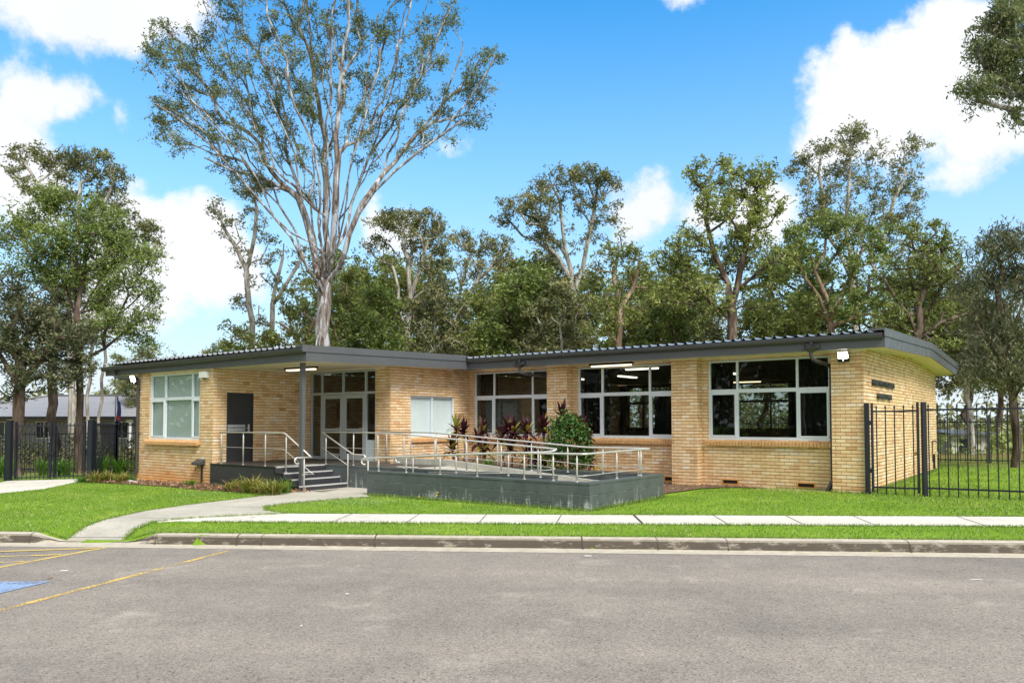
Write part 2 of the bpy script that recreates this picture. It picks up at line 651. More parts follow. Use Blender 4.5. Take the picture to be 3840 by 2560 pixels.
def make_mulch():
    m, N, bs = new_mat('bark_mulch')
    p = N.pos()
    v = N.node('ShaderNodeTexVoronoi', feature='F1')
    N.put(v.inputs['Vector'], N.vm('MULTIPLY', p, (1.0, 1.8, 1.0)))
    v.inputs['Scale'].default_value = 26
    k = N.xyz(v.outputs['Color'])[0]
    c = N.ramp(k, [(0.0, srgb(52, 40, 32)), (0.45, srgb(92, 72, 56)), (0.8, srgb(132, 104, 80)), (1.0, srgb(176, 146, 116))])
    N.put(bs.inputs['Base Color'], c)
    bs.inputs['Roughness'].default_value = 0.95
    N.put(bs.inputs['Normal'], N.bump(k, 1.0, 0.03))
    return m


def make_house_roof():
    m, N, bs = new_mat('grey_roof_tile')
    x, y, z = N.xyz(N.obj())
    f = N.m('FRACT', N.m('DIVIDE', z, 0.115))
    k = N.rng(f, 0.0, 0.3, 0.45, 1.0)
    c = N.mix(1.0, srgb(150, 150, 154), N.comb(k, k, k), 'MULTIPLY')
    c = N.mix(1.0, c, N.ramp(N.noise(N.obj(), 5, 4, 0.7), [(0.3, (0.85, 0.85, 0.85, 1)), (0.7, (1.1, 1.1, 1.1, 1))]), 'MULTIPLY')
    N.put(bs.inputs['Base Color'], c)
    bs.inputs['Roughness'].default_value = 0.6
    return m


M = MATS
make_brick()
make_block()
make_grass_ground()
make_asphalt()
make_kerb()
make_mulch()
make_house_roof()
make_paint('yellow_line_paint', srgb(226, 194, 104), 0.45)
make_paint('worn_yellow_paint', srgb(226, 192, 104), 0.505)
make_paint('blue_bay_paint', srgb(140, 164, 200), 0.44)
make_concrete('path_concrete', srgb(186, 182, 172), srgb(214, 210, 201))
make_concrete('old_path_concrete', srgb(160, 156, 145), srgb(190, 186, 174), stain=0.45)
make_concrete('ramp_concrete', srgb(150, 148, 140), srgb(188, 186, 176))
make_concrete('soffit_paint', srgb(226, 212, 192), srgb(236, 222, 204), stain=0.08)
principled('charcoal_fascia', srgb(84, 87, 90), 0.45, var=0.07, scale=1.6)
principled('charcoal_gutter', srgb(66, 67, 69), 0.35, var=0.08, scale=2.0)
principled('zinc_roof', srgb(168, 173, 178), 0.32, 0.65, var=0.1, scale=1.2)
principled('window_aluminium', srgb(218, 226, 234), 0.45, 0.08, var=0.05, scale=3)
principled('entry_aluminium', srgb(176, 184, 188), 0.45, 0.1, var=0.05, scale=3)
principled('brushed_steel', srgb(214, 212, 206), 0.42, 0.55, var=0.04, scale=12)
principled('nosing_metal', srgb(196, 196, 196), 0.45, 0.2, var=0.06, scale=12)
principled('dark_tile', srgb(54, 55, 59), 0.42, var=0.16, scale=5, bump=0.15)
principled('tile_edge_trim', srgb(18, 18, 20), 0.35)
principled('platform_paver', srgb(70, 66, 62), 0.6, var=0.15, scale=9, bump=0.2)
principled('door_charcoal', srgb(46, 47, 49), 0.5, var=0.06, scale=2)
principled('sign_silver', srgb(176, 180, 184), 0.5, 0.1, var=0.03)
principled('sign_ink', srgb(28, 28, 30), 0.5)
principled('fence_black', srgb(30, 34, 44), 0.38, var=0.12, scale=5)
principled('white_plastic', srgb(226, 228, 226), 0.45, var=0.03)
principled('black_plastic', srgb(30, 31, 33), 0.4, var=0.05)
principled('frosted_blind', srgb(166, 182, 178), 0.6, var=0.05, scale=3, bump=0.1, bscale=160)
principled('pale_blind', srgb(214, 226, 228), 0.75, var=0.05, scale=2)
principled('pale_panel', srgb(186, 202, 206), 0.5, var=0.03)
principled('curtain_cloth', srgb(26, 27, 32), 0.95, var=0.2, scale=3)
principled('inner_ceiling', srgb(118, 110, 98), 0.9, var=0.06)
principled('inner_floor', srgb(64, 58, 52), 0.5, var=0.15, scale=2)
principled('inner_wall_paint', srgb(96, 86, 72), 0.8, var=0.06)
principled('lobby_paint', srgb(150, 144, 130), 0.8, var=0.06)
principled('pin_board', srgb(126, 72, 40), 0.9, var=0.1)
principled('timber_frame', srgb(84, 56, 36), 0.6, var=0.15)
principled('paper_white', srgb(225, 225, 220), 0.8, var=0.04)
principled('poster_grey', srgb(120, 122, 124), 0.8, var=0.35, scale=14)
principled('red_cabinet', srgb(120, 34, 34), 0.5, var=0.06)
principled('bronze_letter', srgb(72, 76, 74), 0.5, 0.3, var=0.12)
principled('terracotta_vent', srgb(208, 144, 72), 0.85, var=0.12, scale=12)
principled('vent_dark', srgb(28, 22, 18), 0.9)
principled('sill_brick', srgb(206, 160, 110), 0.9, var=0.16, scale=9, bump=0.3)
principled('pvc_white', srgb(224, 226, 224), 0.4, var=0.04)
principled('brass', srgb(150, 120, 60), 0.4, 0.8)
principled('house_paint', srgb(150, 152, 156), 0.8, var=0.06)
principled('house_trim', srgb(226, 228, 230), 0.6, var=0.03)
principled('house_glass', srgb(40, 46, 52), 0.12)
principled('flag_cloth', srgb(34, 44, 92), 0.8, var=0.15)
principled('flag_red', srgb(150, 40, 48), 0.8)
principled('pole_metal', srgb(150, 160, 164), 0.35, 0.7)
principled('dead_leaf', srgb(136, 92, 62), 0.85, var=0.3, scale=9)
principled('dandelion_yellow', srgb(238, 204, 30), 0.8)
principled('shed_wall', srgb(190, 190, 184), 0.8, var=0.08)
principled('dark_seam', srgb(72, 64, 54), 0.9)
make_glass('clear_glass')
make_glass('plain_glass', (0.93, 0.95, 0.95, 1))
make_glass('dark_glass', (0.52, 0.56, 0.54, 1))
emitter('flood_lens', (1.0, 0.96, 0.86, 1), 9.0)
emitter('tube_light', (1.0, 0.80, 0.50, 1), 0.9)
emitter('tube_cool', (1.0, 0.86, 0.66, 1), 1.6)
emitter('indicator_led', (0.9, 1.0, 0.95, 1), 2.0)
make_bark('gum_bark', srgb(96, 76, 64), srgb(138, 130, 124), srgb(190, 194, 200), scale=4.0)
make_bark('pale_bark', srgb(120, 112, 104), srgb(170, 164, 154), srgb(196, 194, 188), scale=5.0)
make_bark('rough_bark', srgb(58, 48, 42), srgb(92, 78, 68), srgb(126, 112, 100), scale=4)
make_bark('brown_bark', srgb(92, 74, 60), srgb(136, 116, 98), srgb(168, 148, 128), scale=3)
make_blade('gum_leaf', [(0.0, srgb(78, 90, 60)), (0.35, srgb(106, 118, 78)), (0.7, srgb(132, 142, 94)), (1.0, srgb(168, 164, 116))], 0.3)
make_blade('olive_leaf', [(0.0, srgb(82, 90, 64)), (0.4, srgb(118, 124, 82)), (0.75, srgb(148, 148, 98)), (1.0, srgb(180, 160, 112))], 0.32)
make_blade('green_leaf', [(0.0, srgb(84, 98, 54)), (0.4, srgb(122, 134, 70)), (0.75, srgb(152, 162, 88)), (1.0, srgb(184, 190, 114))], 0.34)
make_blade('bright_leaf', [(0.0, srgb(86, 104, 56)), (0.4, srgb(118, 136, 70)), (0.75, srgb(146, 162, 86)), (1.0, srgb(180, 190, 114))], 0.3)
make_blade('dark_leaf', [(0.0, srgb(62, 70, 54)), (0.4, srgb(90, 98, 70)), (0.75, srgb(116, 120, 86)), (1.0, srgb(150, 142, 104))], 0.28)
make_blade('lawn_blade', [(0.0, srgb(84, 118, 42)), (0.3, srgb(110, 144, 54)), (0.6, srgb(136, 162, 68)), (0.85, srgb(166, 180, 92)), (1.0, srgb(206, 198, 140))], 0.42)
make_blade('strap_leaf', [(0.0, srgb(70, 92, 36)), (0.35, srgb(116, 132, 50)), (0.6, srgb(158, 158, 72)), (0.8, srgb(176, 150, 104)), (1.0, srgb(150, 118, 88))], 0.35)
make_blade('fresh_strap', [(0.0, srgb(62, 100, 34)), (0.5, srgb(98, 142, 48)), (1.0, srgb(150, 180, 80))], 0.4)
make_blade('dry_litter', [(0.0, srgb(92, 66, 50)), (0.5, srgb(140, 106, 82)), (1.0, srgb(188, 158, 130))], 0.2)
make_blade('cordyline_leaf', [(0.0, srgb(44, 20, 28)), (0.5, srgb(74, 32, 44)), (0.72, srgb(120, 58, 76)), (0.8, srgb(150, 150, 60)), (1.0, srgb(190, 186, 84))], 0.3)
make_blade('magnolia_leaf', [(0.0, srgb(36, 66, 26)), (0.45, srgb(54, 92, 34)), (0.8, srgb(86, 124, 48)), (1.0, srgb(132, 104, 60))], 0.22)
make_blade('clover_leaf', [(0.0, srgb(110, 150, 80)), (0.6, srgb(150, 178, 120)), (1.0, srgb(214, 222, 200))], 0.3)
# ================================================================ THE HALL
W = 0.34            # recess of the window walls behind the pier faces
FL = 0.49           # floor level
SU, V0, DU, V1 = -12.45, -3.32, -16.23, -6.80   # side wall, entry glazing, store-room wall, wing front
LEFT = -20.57
BACK = 10.9
EU, EV = 0.57, -0.50                            # gable fascia plane, hall eave fascia plane
WEU, WEV = -11.80, -6.93                        # the wing's side and front fascia planes
RIDGE = 6.1

hall = Thing('community_hall', (0, 0, 0), 'long low cream brick hall with charcoal fascia, metal roof and glazed porch', 'building')
B = hall.part


def soffit_hall(v):
    return 3.385 + 0.21 * (v + 0.5) / 6.6 if v <= RIDGE else 3.595 - 0.265 * (v - RIDGE) / 5.8


def soffit_wing(v):
    return 3.262 + 0.139 * (v + 6.93) / 6.43


W3 = (-4.00, -0.84, 1.22, 3.335)
W2 = (-8.16, -4.98, 1.22, 3.335)
W1 = (-12.25, -9.08, 1.22, 3.335)
W4 = (-19.85, -16.92, 1.145, 3.19)
W5 = (-2.46, -0.41, 1.22, 2.515)
GL = (DU + 0.03, -13.10, FL, 3.315)
DOOR = (-6.345, -5.435, 0.485, 2.56)

# --- outer brickwork
B('brick_wall', MB().wall('v', W, W + 0.23, SU + 0.0, -0.72, -0.4, 3.52, [W1, W2, W3]), M['cream_brick'])
for a, b in ((-9.055, -8.315), (-4.915, -4.172)):
    B('brick_pier', MB().box(a, b, 0, W - 0.001, -0.4, soffit_hall(0.1) + 0.02), M['cream_brick'])
B('brick_pier', MB().box(-0.735, 0, 0, W + 0.23, -0.4, soffit_hall(0.1) + 0.02), M['cream_brick'])
end = MB()
prof = [(W + 0.231, -0.4), (BACK, -0.4), (BACK, soffit_hall(BACK) + 0.03), (RIDGE, soffit_hall(RIDGE) + 0.03), (W + 0.231, soffit_hall(W) + 0.03)]
end.prism(prof, 'x', -0.23, -0.0)
B('brick_wall', end, M['cream_brick'])
BW = [(-4.0, -0.9, 1.38, 3.25), (-7.9, -4.95, 1.38, 3.25), (-12.0, -9.2, 1.38, 3.25)]
B('brick_wall', MB().wall('v', BACK - 0.23, BACK - 0.001, SU, -0.231, -0.4, 3.36, BW), M['cream_brick'])
B('brick_wall', MB().wall('u', SU - 0.23, SU, V0 + 0.0, W + 0.23, -0.4, 3.42, [(W5[0], W5[1], W5[2], W5[3])]), M['cream_brick'])
B('brick_wall', MB().wall('v', V0 - 0.001, V0 + 0.229, -13.10, SU - 0.231, -0.4, 3.42), M['cream_brick'])
B('brick_wall', MB().wall('u', DU - 0.23, DU, V1 + 0.231, V0 + 0.229, -0.4, 3.36, [DOOR]), M['cream_brick'])
B('brick_wall', MB().wall('v', V1, V1 + 0.23, LEFT, DU, -0.5, 3.29, [W4]), M['cream_brick'])
B('brick_wall', MB().wall('u', LEFT, LEFT + 0.23, V1 + 0.231, 6.0, -0.5, 3.5), M['cream_brick'])
B('brick_wall', MB().wall('v', 5.77, 6.0, LEFT + 0.231, SU - 0.231, -0.5, 3.5), M['cream_brick'])
B('footing', MB().box(LEFT - 0.06, DU - 0.3, V1 - 0.14, V1 - 0.002, -0.5, -0.175), M['path_concrete'])

# --- inner shell
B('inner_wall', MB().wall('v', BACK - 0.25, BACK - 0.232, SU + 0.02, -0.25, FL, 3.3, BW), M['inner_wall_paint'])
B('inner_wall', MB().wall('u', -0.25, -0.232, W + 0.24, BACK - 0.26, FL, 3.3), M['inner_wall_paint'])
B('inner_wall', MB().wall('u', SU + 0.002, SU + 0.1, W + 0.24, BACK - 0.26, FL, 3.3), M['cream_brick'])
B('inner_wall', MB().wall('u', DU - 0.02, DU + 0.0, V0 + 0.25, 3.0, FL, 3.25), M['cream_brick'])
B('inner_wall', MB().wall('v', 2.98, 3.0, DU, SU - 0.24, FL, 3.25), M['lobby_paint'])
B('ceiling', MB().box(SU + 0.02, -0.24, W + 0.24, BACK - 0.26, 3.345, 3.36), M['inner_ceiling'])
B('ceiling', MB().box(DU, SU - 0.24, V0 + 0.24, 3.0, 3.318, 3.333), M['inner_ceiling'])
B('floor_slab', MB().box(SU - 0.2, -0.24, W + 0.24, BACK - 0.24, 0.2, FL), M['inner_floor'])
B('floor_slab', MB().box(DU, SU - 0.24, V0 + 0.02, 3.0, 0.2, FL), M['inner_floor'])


# --- windows
def window(name, plane, c, box, cols, rail, mats, frame=0.055, sashes=True, head=0.0, glass='clear_glass', depth=0.07, sill=None):
    a0, a1, z0, z1 = box
    P = (lambda q, A0, A1, C0, C1, Z0, Z1: q.box(A0, A1, C0, C1, Z0, Z1)) if plane == 'v' else (lambda q, A0, A1, C0, C1, Z0, Z1: q.box(C0, C1, A0, A1, Z0, Z1))
    s = 1 if plane == 'v' else -1
    f = MB()
    o = c + 0.045 * s
    i = o + depth * s
    lo, hi = min(o, i), max(o, i)
    m1, m2 = lo + 0.004, hi - 0.004
    P(f, a0, a0 + frame, lo, hi, z0, z1)
    P(f, a1 - frame, a1, lo, hi, z0, z1)
    P(f, a0 + frame, a1 - frame, lo, hi, z0, z0 + 0.075)
    P(f, a0 + frame, a1 - frame, lo, hi, z1 - 0.05 - head, z1)
    edges = [a0 + frame] + [x for x in cols] + [a1 - frame]
    zb, zt = z0 + 0.075, z1 - 0.05 - head
    if rail:
        P(f, a0 + frame, a1 - frame, m1, m2, rail[0], rail[1])
    for x in cols:
        w = 0.03
        if rail:
            P(f, x - w, x + w, m1 + 0.002, m2 - 0.002, zb, rail[0])
            P(f, x - w, x + w, m1 + 0.002, m2 - 0.002, rail[1], zt)
        else:
            P(f, x - w, x + w, m1 + 0.002, m2 - 0.002, zb, zt)
    if sashes and rail:
        for k in (0, len(edges) - 2):
            l = edges[k] + (0.0 if k == 0 else 0.03)
            r = edges[k + 1] - (0.03 if k == 0 else 0.0)
            b, t = zb, rail[0]
            q = 0.042
            so, si = (lo - 0.012, lo + 0.03)
            P(f, l, l + q, so, si, b, t)
            P(f, r - q, r, so, si, b, t)
            P(f, l + q, r - q, so, si, b, b + q)
            P(f, l + q, r - q, so, si, t - q, t)
    w = B('window', f, mats)
    g = MB()
    mid = (lo + hi) / 2 + 0.01
    if plane == 'v':
        g.quad((a0 + 0.02, mid, z0 + 0.03), (a1 - 0.02, mid, z0 + 0.03), (a1 - 0.02, mid, z1 - 0.03), (a0 + 0.02, mid, z1 - 0.03))
    else:
        g.quad((mid, a0 + 0.02, z0 + 0.03), (mid, a1 - 0.02, z0 + 0.03), (mid, a1 - 0.02, z1 - 0.03), (mid, a0 + 0.02, z1 - 0.03))
    B('pane', g, M[glass], w)
    if sill:
        q = MB()
        s0, s1, zt_, out = sill
        n = int((s1 - s0) / 0.086)
        st = (s1 - s0) / n
        for k in range(n):
            x0, x1 = s0 + k * st + 0.006, s0 + (k + 1) * st - 0.006
            dz = random.uniform(-0.003, 0.003)
            if plane == 'v':
                poly = [(c - out, zt_ - 0.15 + dz), (c + 0.05, zt_ - 0.10), (c + 0.05, zt_ + 0.01), (c - out, zt_ - 0.055 + dz)]
                q.prism(poly, 'x', x0, x1)
            else:
                poly = [(c + out, zt_ - 0.15 + dz), (c + out, zt_ - 0.055 + dz), (c - 0.05, zt_ + 0.01), (c - 0.05, zt_ - 0.10)]
                q.prism(poly, 'y', x0, x1)
        B('sill', q, M['sill_brick'], w)
    return w


AL = M['window_aluminium']
for bx, mul in ((W3, (-3.205, -1.65)), (W2, (-7.32, -5.765)), (W1, (-11.425, -9.87))):
    window('window', 'v', W, bx, mul, (2.46, 2.56), AL, sill=(bx[0] - 0.08, bx[1] + 0.03, 1.215, 0.09), glass='dark_glass')
window('window', 'v', V1, W4, (-18.98, -17.43), (2.365, 2.46), AL, glass='plain_glass', sill=(W4[0] - 0.16, W4[1] + 0.06, 1.14, 0.12))
window('window', 'u', SU, W5, (-1.44,), None, AL, glass='plain_glass', frame=0.04, sashes=False, sill=(W5[0] - 0.02, W5[1] + 0.02, 1.215, 0.07))
for bx in BW:
    f = MB()
    a0, a1, z0, z1 = bx
    y0, y1 = BACK - 0.2, BACK - 0.14
    f.box(a0, a1, y0, y1, z0, z0 + 0.06).box(a0, a1, y0, y1, z1 - 0.06, z1)
    for x in (a0 + 0.03, a0 + 0.76, a1 - 0.76, a1 - 0.03):
        f.box(x - 0.03, x + 0.03, y0 + 0.004, y1 - 0.004, z0 + 0.06, z1 - 0.06)
    f.box(a0, a1, y0 + 0.002, y1 - 0.002, 2.47, 2.56)
    w = B('window', f, M['charcoal_gutter'], label='window in the far wall, seen through the hall')
    B('pane', MB().quad((a0, y0 + 0.03, z0), (a1, y0 + 0.03, z0), (a1, y0 + 0.03, z1), (a0, y0 + 0.03, z1)), M['clear_glass'], w)

# --- entrance glazing with two doors
EA = M['entry_aluminium']
g0, g1, gzb, gzt = GL
f = MB()
yo, yi = V0 + 0.03, V0 + 0.11
mull = [g0, -15.66, -14.63, -13.58, g1]
f.box(g0, g0 + 0.06, yo, yi, gzb, gzt).box(g1 - 0.05, g1, yo, yi, gzb, gzt)
f.box(g0 + 0.06, g1 - 0.05, yo, yi, gzt - 0.07, gzt)
f.box(g0 + 0.06, g1 - 0.05, yo + 0.003, yi - 0.003, 2.56, 2.635)
for x in mull[1:4]:
    f.box(x - 0.045, x + 0.045, yo + 0.004, yi - 0.004, gzb, 2.56)
    f.box(x - 0.035, x + 0.035, yo + 0.004, yi - 0.004, 2.635, gzt - 0.07)
f.box(g0 + 0.06, -15.705, yo + 0.006, yi - 0.006, gzb, gzb + 0.1)
ent = B('entrance_glazing', f, EA)
B('pane', MB().quad((g0 + 0.03, yo + 0.05, gzb), (-15.66, yo + 0.05, gzb), (-15.66, yo + 0.05, 2.6), (g0 + 0.03, yo + 0.05, 2.6))
  .quad((-13.58, yo + 0.05, 1.14), (g1 - 0.02, yo + 0.05, 1.14), (g1 - 0.02, yo + 0.05, 2.6), (-13.58, yo + 0.05, 2.6))
  .quad((g0 + 0.03, yo + 0.052, 2.6), (g1 - 0.02, yo + 0.052, 2.6), (g1 - 0.02, yo + 0.052, gzt - 0.03), (g0 + 0.03, yo + 0.052, gzt - 0.03)), M['dark_glass'], ent)
B('solid_panel', MB().box(-13.535, g1 - 0.05, yo + 0.02, yi - 0.02, gzb, 1.14), M['pale_panel'], ent)
for a, b, hx in ((-15.61, -14.68, -14.74), (-14.58, -13.63, -13.68)):
    d = MB()
    y0, y1 = yo + 0.008, yi - 0.008
    d.box(a, a + 0.085, y0, y1, gzb + 0.015, 2.55).box(b - 0.085, b, y0, y1, gzb + 0.015, 2.55)
    d.box(a + 0.085, b - 0.085, y0, y1, gzb + 0.015, gzb + 0.2).box(a + 0.085, b - 0.085, y0, y1, 2.43, 2.55)
    d.box(a + 0.085, b - 0.085, y0 - 0.004, y1 + 0.004, 1.40, 1.485)
    dd = B('entrance_door', d, EA)
    B('pane', MB().quad((a + 0.06, yo + 0.045, gzb + 0.15), (b - 0.06, yo + 0.045, gzb + 0.15), (b - 0.06, yo + 0.045, 2.45), (a + 0.06, yo + 0.045, 2.45)), M['dark_glass'], dd)
    h = MB().box(hx - 0.025, hx + 0.025, y0 - 0.012, y0, 1.38, 1.58).tube([(hx, y0 - 0.012, 1.5), (hx, y0 - 0.05, 1.5), (hx - 0.13, y0 - 0.05, 1.5)], 0.011, 6)
    B('handle', h, M['brushed_steel'], dd)
    B('floor_bolt', MB().tube([(hx - 0.02, y0 - 0.01, gzb + 0.03), (hx - 0.02, y0 - 0.01, gzb + 0.14)], 0.012, 6), M['black_plastic'], dd)

# --- store-room door with its sign
d0, d1, dz0, dz1 = DOOR
fr = MB()
fr.box(DU - 0.10, DU - 0.005, d0, d0 + 0.035, dz0, dz1).box(DU - 0.10, DU - 0.005, d1 - 0.035, d1, dz0, dz1).box(DU - 0.10, DU - 0.005, d0 + 0.035, d1 - 0.035, dz1 - 0.035, dz1)
sd = B('storage_door', MB().box(DU - 0.085, DU - 0.04, d0 + 0.038, d1 - 0.038, dz0 + 0.008, dz1 - 0.038), M['door_charcoal'])
B('door_frame', fr, M['door_charcoal'], sd)
B('handle', MB().box(DU - 0.04, DU - 0.032, -5.60, -5.545, 1.40, 1.62).tube([(DU - 0.04, -5.57, 1.5), (DU + 0.005, -5.57, 1.5), (DU + 0.005, -5.70, 1.5)], 0.011, 6), M['brushed_steel'], sd)
B('sign_plate', MB().box(DU - 0.04, DU - 0.033, -6.30, -5.70, 1.42, 1.61), M['sign_silver'], sd)


def text_obj(body, size, mat, parent, loc, rot, extrude=0.0, name='lettering', align='CENTER', squeeze=1.0):
    cu = bpy.data.curves.new(name, 'FONT')
    cu.body = body
    cu.size = size
    cu.extrude = extrude
    cu.align_x = align
    cu.align_y = 'CENTER'
    tmp = bpy.data.objects.new(name, cu)
    COL.objects.link(tmp)
    bpy.context.view_layer.update()
    me = bpy.data.meshes.new_from_object(tmp.evaluated_get(bpy.context.evaluated_depsgraph_get()))
    bpy.data.objects.remove(tmp)
    bpy.data.curves.remove(cu)
    me.materials.clear()
    me.materials.append(mat)
    o = bpy.data.objects.new(name, me)
    COL.objects.link(o)
    o.parent = parent
    o.location = loc
    o.rotation_euler = rot
    o.scale = (squeeze, 1, 1)
    return o


text_obj('CHAIR STORE', 0.088, M['sign_ink'], sd, (DU - 0.030, -6.0, 1.515), (PI / 2, 0, PI / 2), 0.001, 'sign_lettering')

# raised letters on the gable wall, in two lines
lt = text_obj('PENRITH CITY COUNCIL', 0.205, M['bronze_letter'], hall.o, (0.03, 2.11, 2.645), (PI / 2, 0, PI / 2), 0.028, 'wall_lettering')
lt2 = text_obj('LLANDILO HALL', 0.205, M['bronze_letter'], hall.o, (0.03, 2.19, 2.33), (PI / 2, 0, PI / 2), 0.028, 'wall_lettering')
for o_, w_ in ((lt, 2.6), (lt2, 1.68)):
    o_.scale = (w_ / max(0.01, o_.dimensions.x), 1, 1)
lt['label'] = 'upper line of dark raised letters on the gable wall'
lt2['label'] = 'lower line of dark raised letters on the gable wall'

# --- roofs
def profile_row(u0, u1, pitch, rib):
    """cross-section of a wide-pan metal roof: gently dished pans between upstanding ribs."""
    out = []
    n = int(round((u1 - u0) / pitch))
    st = (u1 - u0) / n
    for k in range(n):
        x = u0 + k * st
        out += [(x, rib), (x + 0.012, rib), (x + 0.03, 0.016), (x + 0.3 * st, 0.002), (x + 0.5 * st, 0.0), (x + 0.75 * st, 0.008), (x + st - 0.016, rib * 0.8)]
    out.append((u1, rib))
    return out


rows = profile_row(WEU + 0.02, EU - 0.12, 0.262, 0.062)
E_TOP = 3.735
gr = []
for v, zz in ((EV - 0.06, 0.0), (RIDGE, 0.213), (BACK + 1.0, -0.06)):
    gr.append([(u, v, E_TOP + zz + h) for u, h in rows])
roof = B('roof', MB().sheet(gr), M['zinc_roof'], label='low gabled ribbed metal roof over the hall')
CF = M['charcoal_fascia']
t0, t1 = EU, EU - 0.03
B('fascia', MB().box(WEU + 0.002, EU, EV, EV + 0.03, 3.385, 3.68), CF, roof)
fz = lambda v: soffit_hall(v)
VB = BACK + 0.97
B('fascia', MB().prism([(EV + 0.031, fz(EV)), (RIDGE, fz(RIDGE)), (VB, fz(VB)), (VB, fz(VB) + 0.30), (RIDGE, fz(RIDGE) + 0.30), (EV + 0.031, fz(EV) + 0.30)], 'x', EU - 0.03, EU), CF, roof)
B('fascia', MB().box(WEU, EU - 0.031, VB - 0.03, VB, fz(VB) + 0.002, fz(VB) + 0.28), CF, roof)
cap = MB().prism([(EV - 0.10, fz(EV) + 0.245), (RIDGE, fz(RIDGE) + 0.245), (VB + 0.1, fz(VB) + 0.245), (VB + 0.1, fz(VB) + 0.435), (RIDGE, fz(RIDGE) + 0.435), (EV - 0.10, fz(EV) + 0.435)], 'x', EU + 0.001, EU + 0.022)
cap.prism([(EV - 0.098, fz(EV) + 0.385), (RIDGE, fz(RIDGE) + 0.385), (VB + 0.098, fz(VB) + 0.385), (VB + 0.098, fz(VB) + 0.433), (RIDGE, fz(RIDGE) + 0.433), (EV - 0.098, fz(EV) + 0.433)], 'x', EU - 0.30, EU + 0.0005)
B('barge_capping', cap, CF, roof)


def gutter(u0, u1, v, ztop0, ztop1, parent):
    """half-round-fronted gutter along u; the lip falls from ztop0 to ztop1."""
    q = MB()
    pr = [(0.0, -0.03), (0.0, -0.125), (-0.03, -0.14), (-0.075, -0.135), (-0.11, -0.10), (-0.122, -0.05), (-0.122, -0.008), (-0.128, 0.0), (-0.116, 0.004), (-0.112, -0.006), (-0.110, -0.05), (-0.098, -0.092), (-0.07, -0.122), (-0.03, -0.128), (-0.006, -0.115), (-0.006, -0.03)]
    n = max(2, int((u1 - u0) / 2.0))
    grid = []
    for k in range(n + 1):
        t = k / n
        u = u0 + (u1 - u0) * t
        zz = ztop0 + (ztop1 - ztop0) * t
        grid.append([(u, v + a, zz + b) for a, b in pr + [pr[0]]])
    q.sheet(grid)
    for u, zz in ((u0, ztop0), (u1, ztop1)):
        nn = len(q.v)
        q.v += [(u, v + a, zz + b) for a, b in pr[:7]]
        q.f.append(tuple(nn + i for i in range(7)))
    k = u0 + 0.9
    while k < u1 - 0.1:          # bracket straps
        t = (k - u0) / (u1 - u0)
        zz = ztop0 + (ztop1 - ztop0) * t
        q.sheet([[(k - 0.012, v + a * 1.03 - 0.002, zz + b * 1.03) for a, b in pr[2:8]], [(k + 0.012, v + a * 1.03 - 0.002, zz + b * 1.03) for a, b in pr[2:8]]])
        k += 1.35
    return B('gutter', q, M['charcoal_gutter'], parent)


gutter(WEU + 0.02, EU - 0.03, EV - 0.001, 3.735, 3.715, roof)
# soffit of the hall: eave strip and gable strip following the rake
s = MB()
s.quad((WEU, EV + 0.03, fz(EV) + 0.012), (EU - 0.03, EV + 0.03, fz(EV) + 0.012), (EU - 0.03, W + 0.2, fz(W) + 0.012), (WEU, W + 0.2, fz(W) + 0.012))
s.quad((-0.2, W + 0.2, fz(W) + 0.012), (EU - 0.03, W + 0.2, fz(W) + 0.012), (EU - 0.03, RIDGE, fz(RIDGE) + 0.012), (-0.2, RIDGE, fz(RIDGE) + 0.012))
s.quad((-0.2, RIDGE, fz(RIDGE) + 0.012), (EU - 0.03, RIDGE, fz(RIDGE) + 0.012), (EU - 0.03, VB - 0.03, fz(VB) + 0.012), (-0.2, VB - 0.03, fz(VB) + 0.012))
# white bead where wall meets soffit
for a, b, v in ((-12.3, -9.06, W), (-8.31, -4.92, W), (-4.17, -0.74, W)):
    s.box(a, b, v - 0.03, v - 0.002, fz(v) - 0.025, fz(v) + 0.01)
for a, b in ((-9.06, -8.31), (-4.92, -4.167), (-0.74, 0.03)):
    s.box(a - 0.03, b + 0.03, -0.03, -0.002, fz(0) - 0.025, fz(0) + 0.01)
B('soffit', s, M['soffit_paint'], roof)

# wing roof
rows = profile_row(-22.45, WEU - 0.25, 0.262, 0.062)
wz = lambda v: soffit_wing(v)
gr = [[(u, v, wz(v) + 0.36 + h) for u, h in rows] for v in (WEV - 0.07, 5.8)]
wroof = B('roof', MB().sheet(gr), M['zinc_roof'], label='low ribbed metal roof over the wing and porch')
B('fascia', MB().box(-22.55, WEU, WEV, WEV + 0.03, 3.25, 3.52), CF, wroof)
B('fascia', MB().prism([(WEV + 0.031, wz(WEV) - 0.008), (EV - 0.001, wz(EV) - 0.008), (EV - 0.001, wz(EV) + 0.3), (WEV + 0.031, wz(WEV) + 0.3)], 'x', WEU - 0.03, WEU), CF, wroof)
B('fascia', MB().prism([(WEV + 0.031, wz(WEV)), (5.9, wz(5.9)), (5.9, wz(5.9) + 0.28), (WEV + 0.031, wz(WEV) + 0.28)], 'x', -22.55, -22.52), CF, wroof)
cap = MB().prism([(WEV - 0.13, wz(WEV) + 0.225), (EV - 0.14, wz(EV) + 0.245), (EV - 0.14, wz(EV) + 0.435), (WEV - 0.13, wz(WEV) + 0.40)], 'x', WEU + 0.001, WEU + 0.022)
cap.prism([(WEV - 0.128, wz(WEV) + 0.35), (5.8, wz(5.8) + 0.37), (5.8, wz(5.8) + 0.42), (WEV - 0.128, wz(WEV) + 0.398)], 'x', WEU - 0.28, WEU + 0.0005)
cap.box(WEU - 0.03, WEU, WEV - 0.128, WEV - 0.002, 3.49, 3.61)
B('barge_capping', cap, CF, wroof)
gutter(-22.65, WEU - 0.05, WEV - 0.001, 3.54, 3.60, wroof)
s = MB()
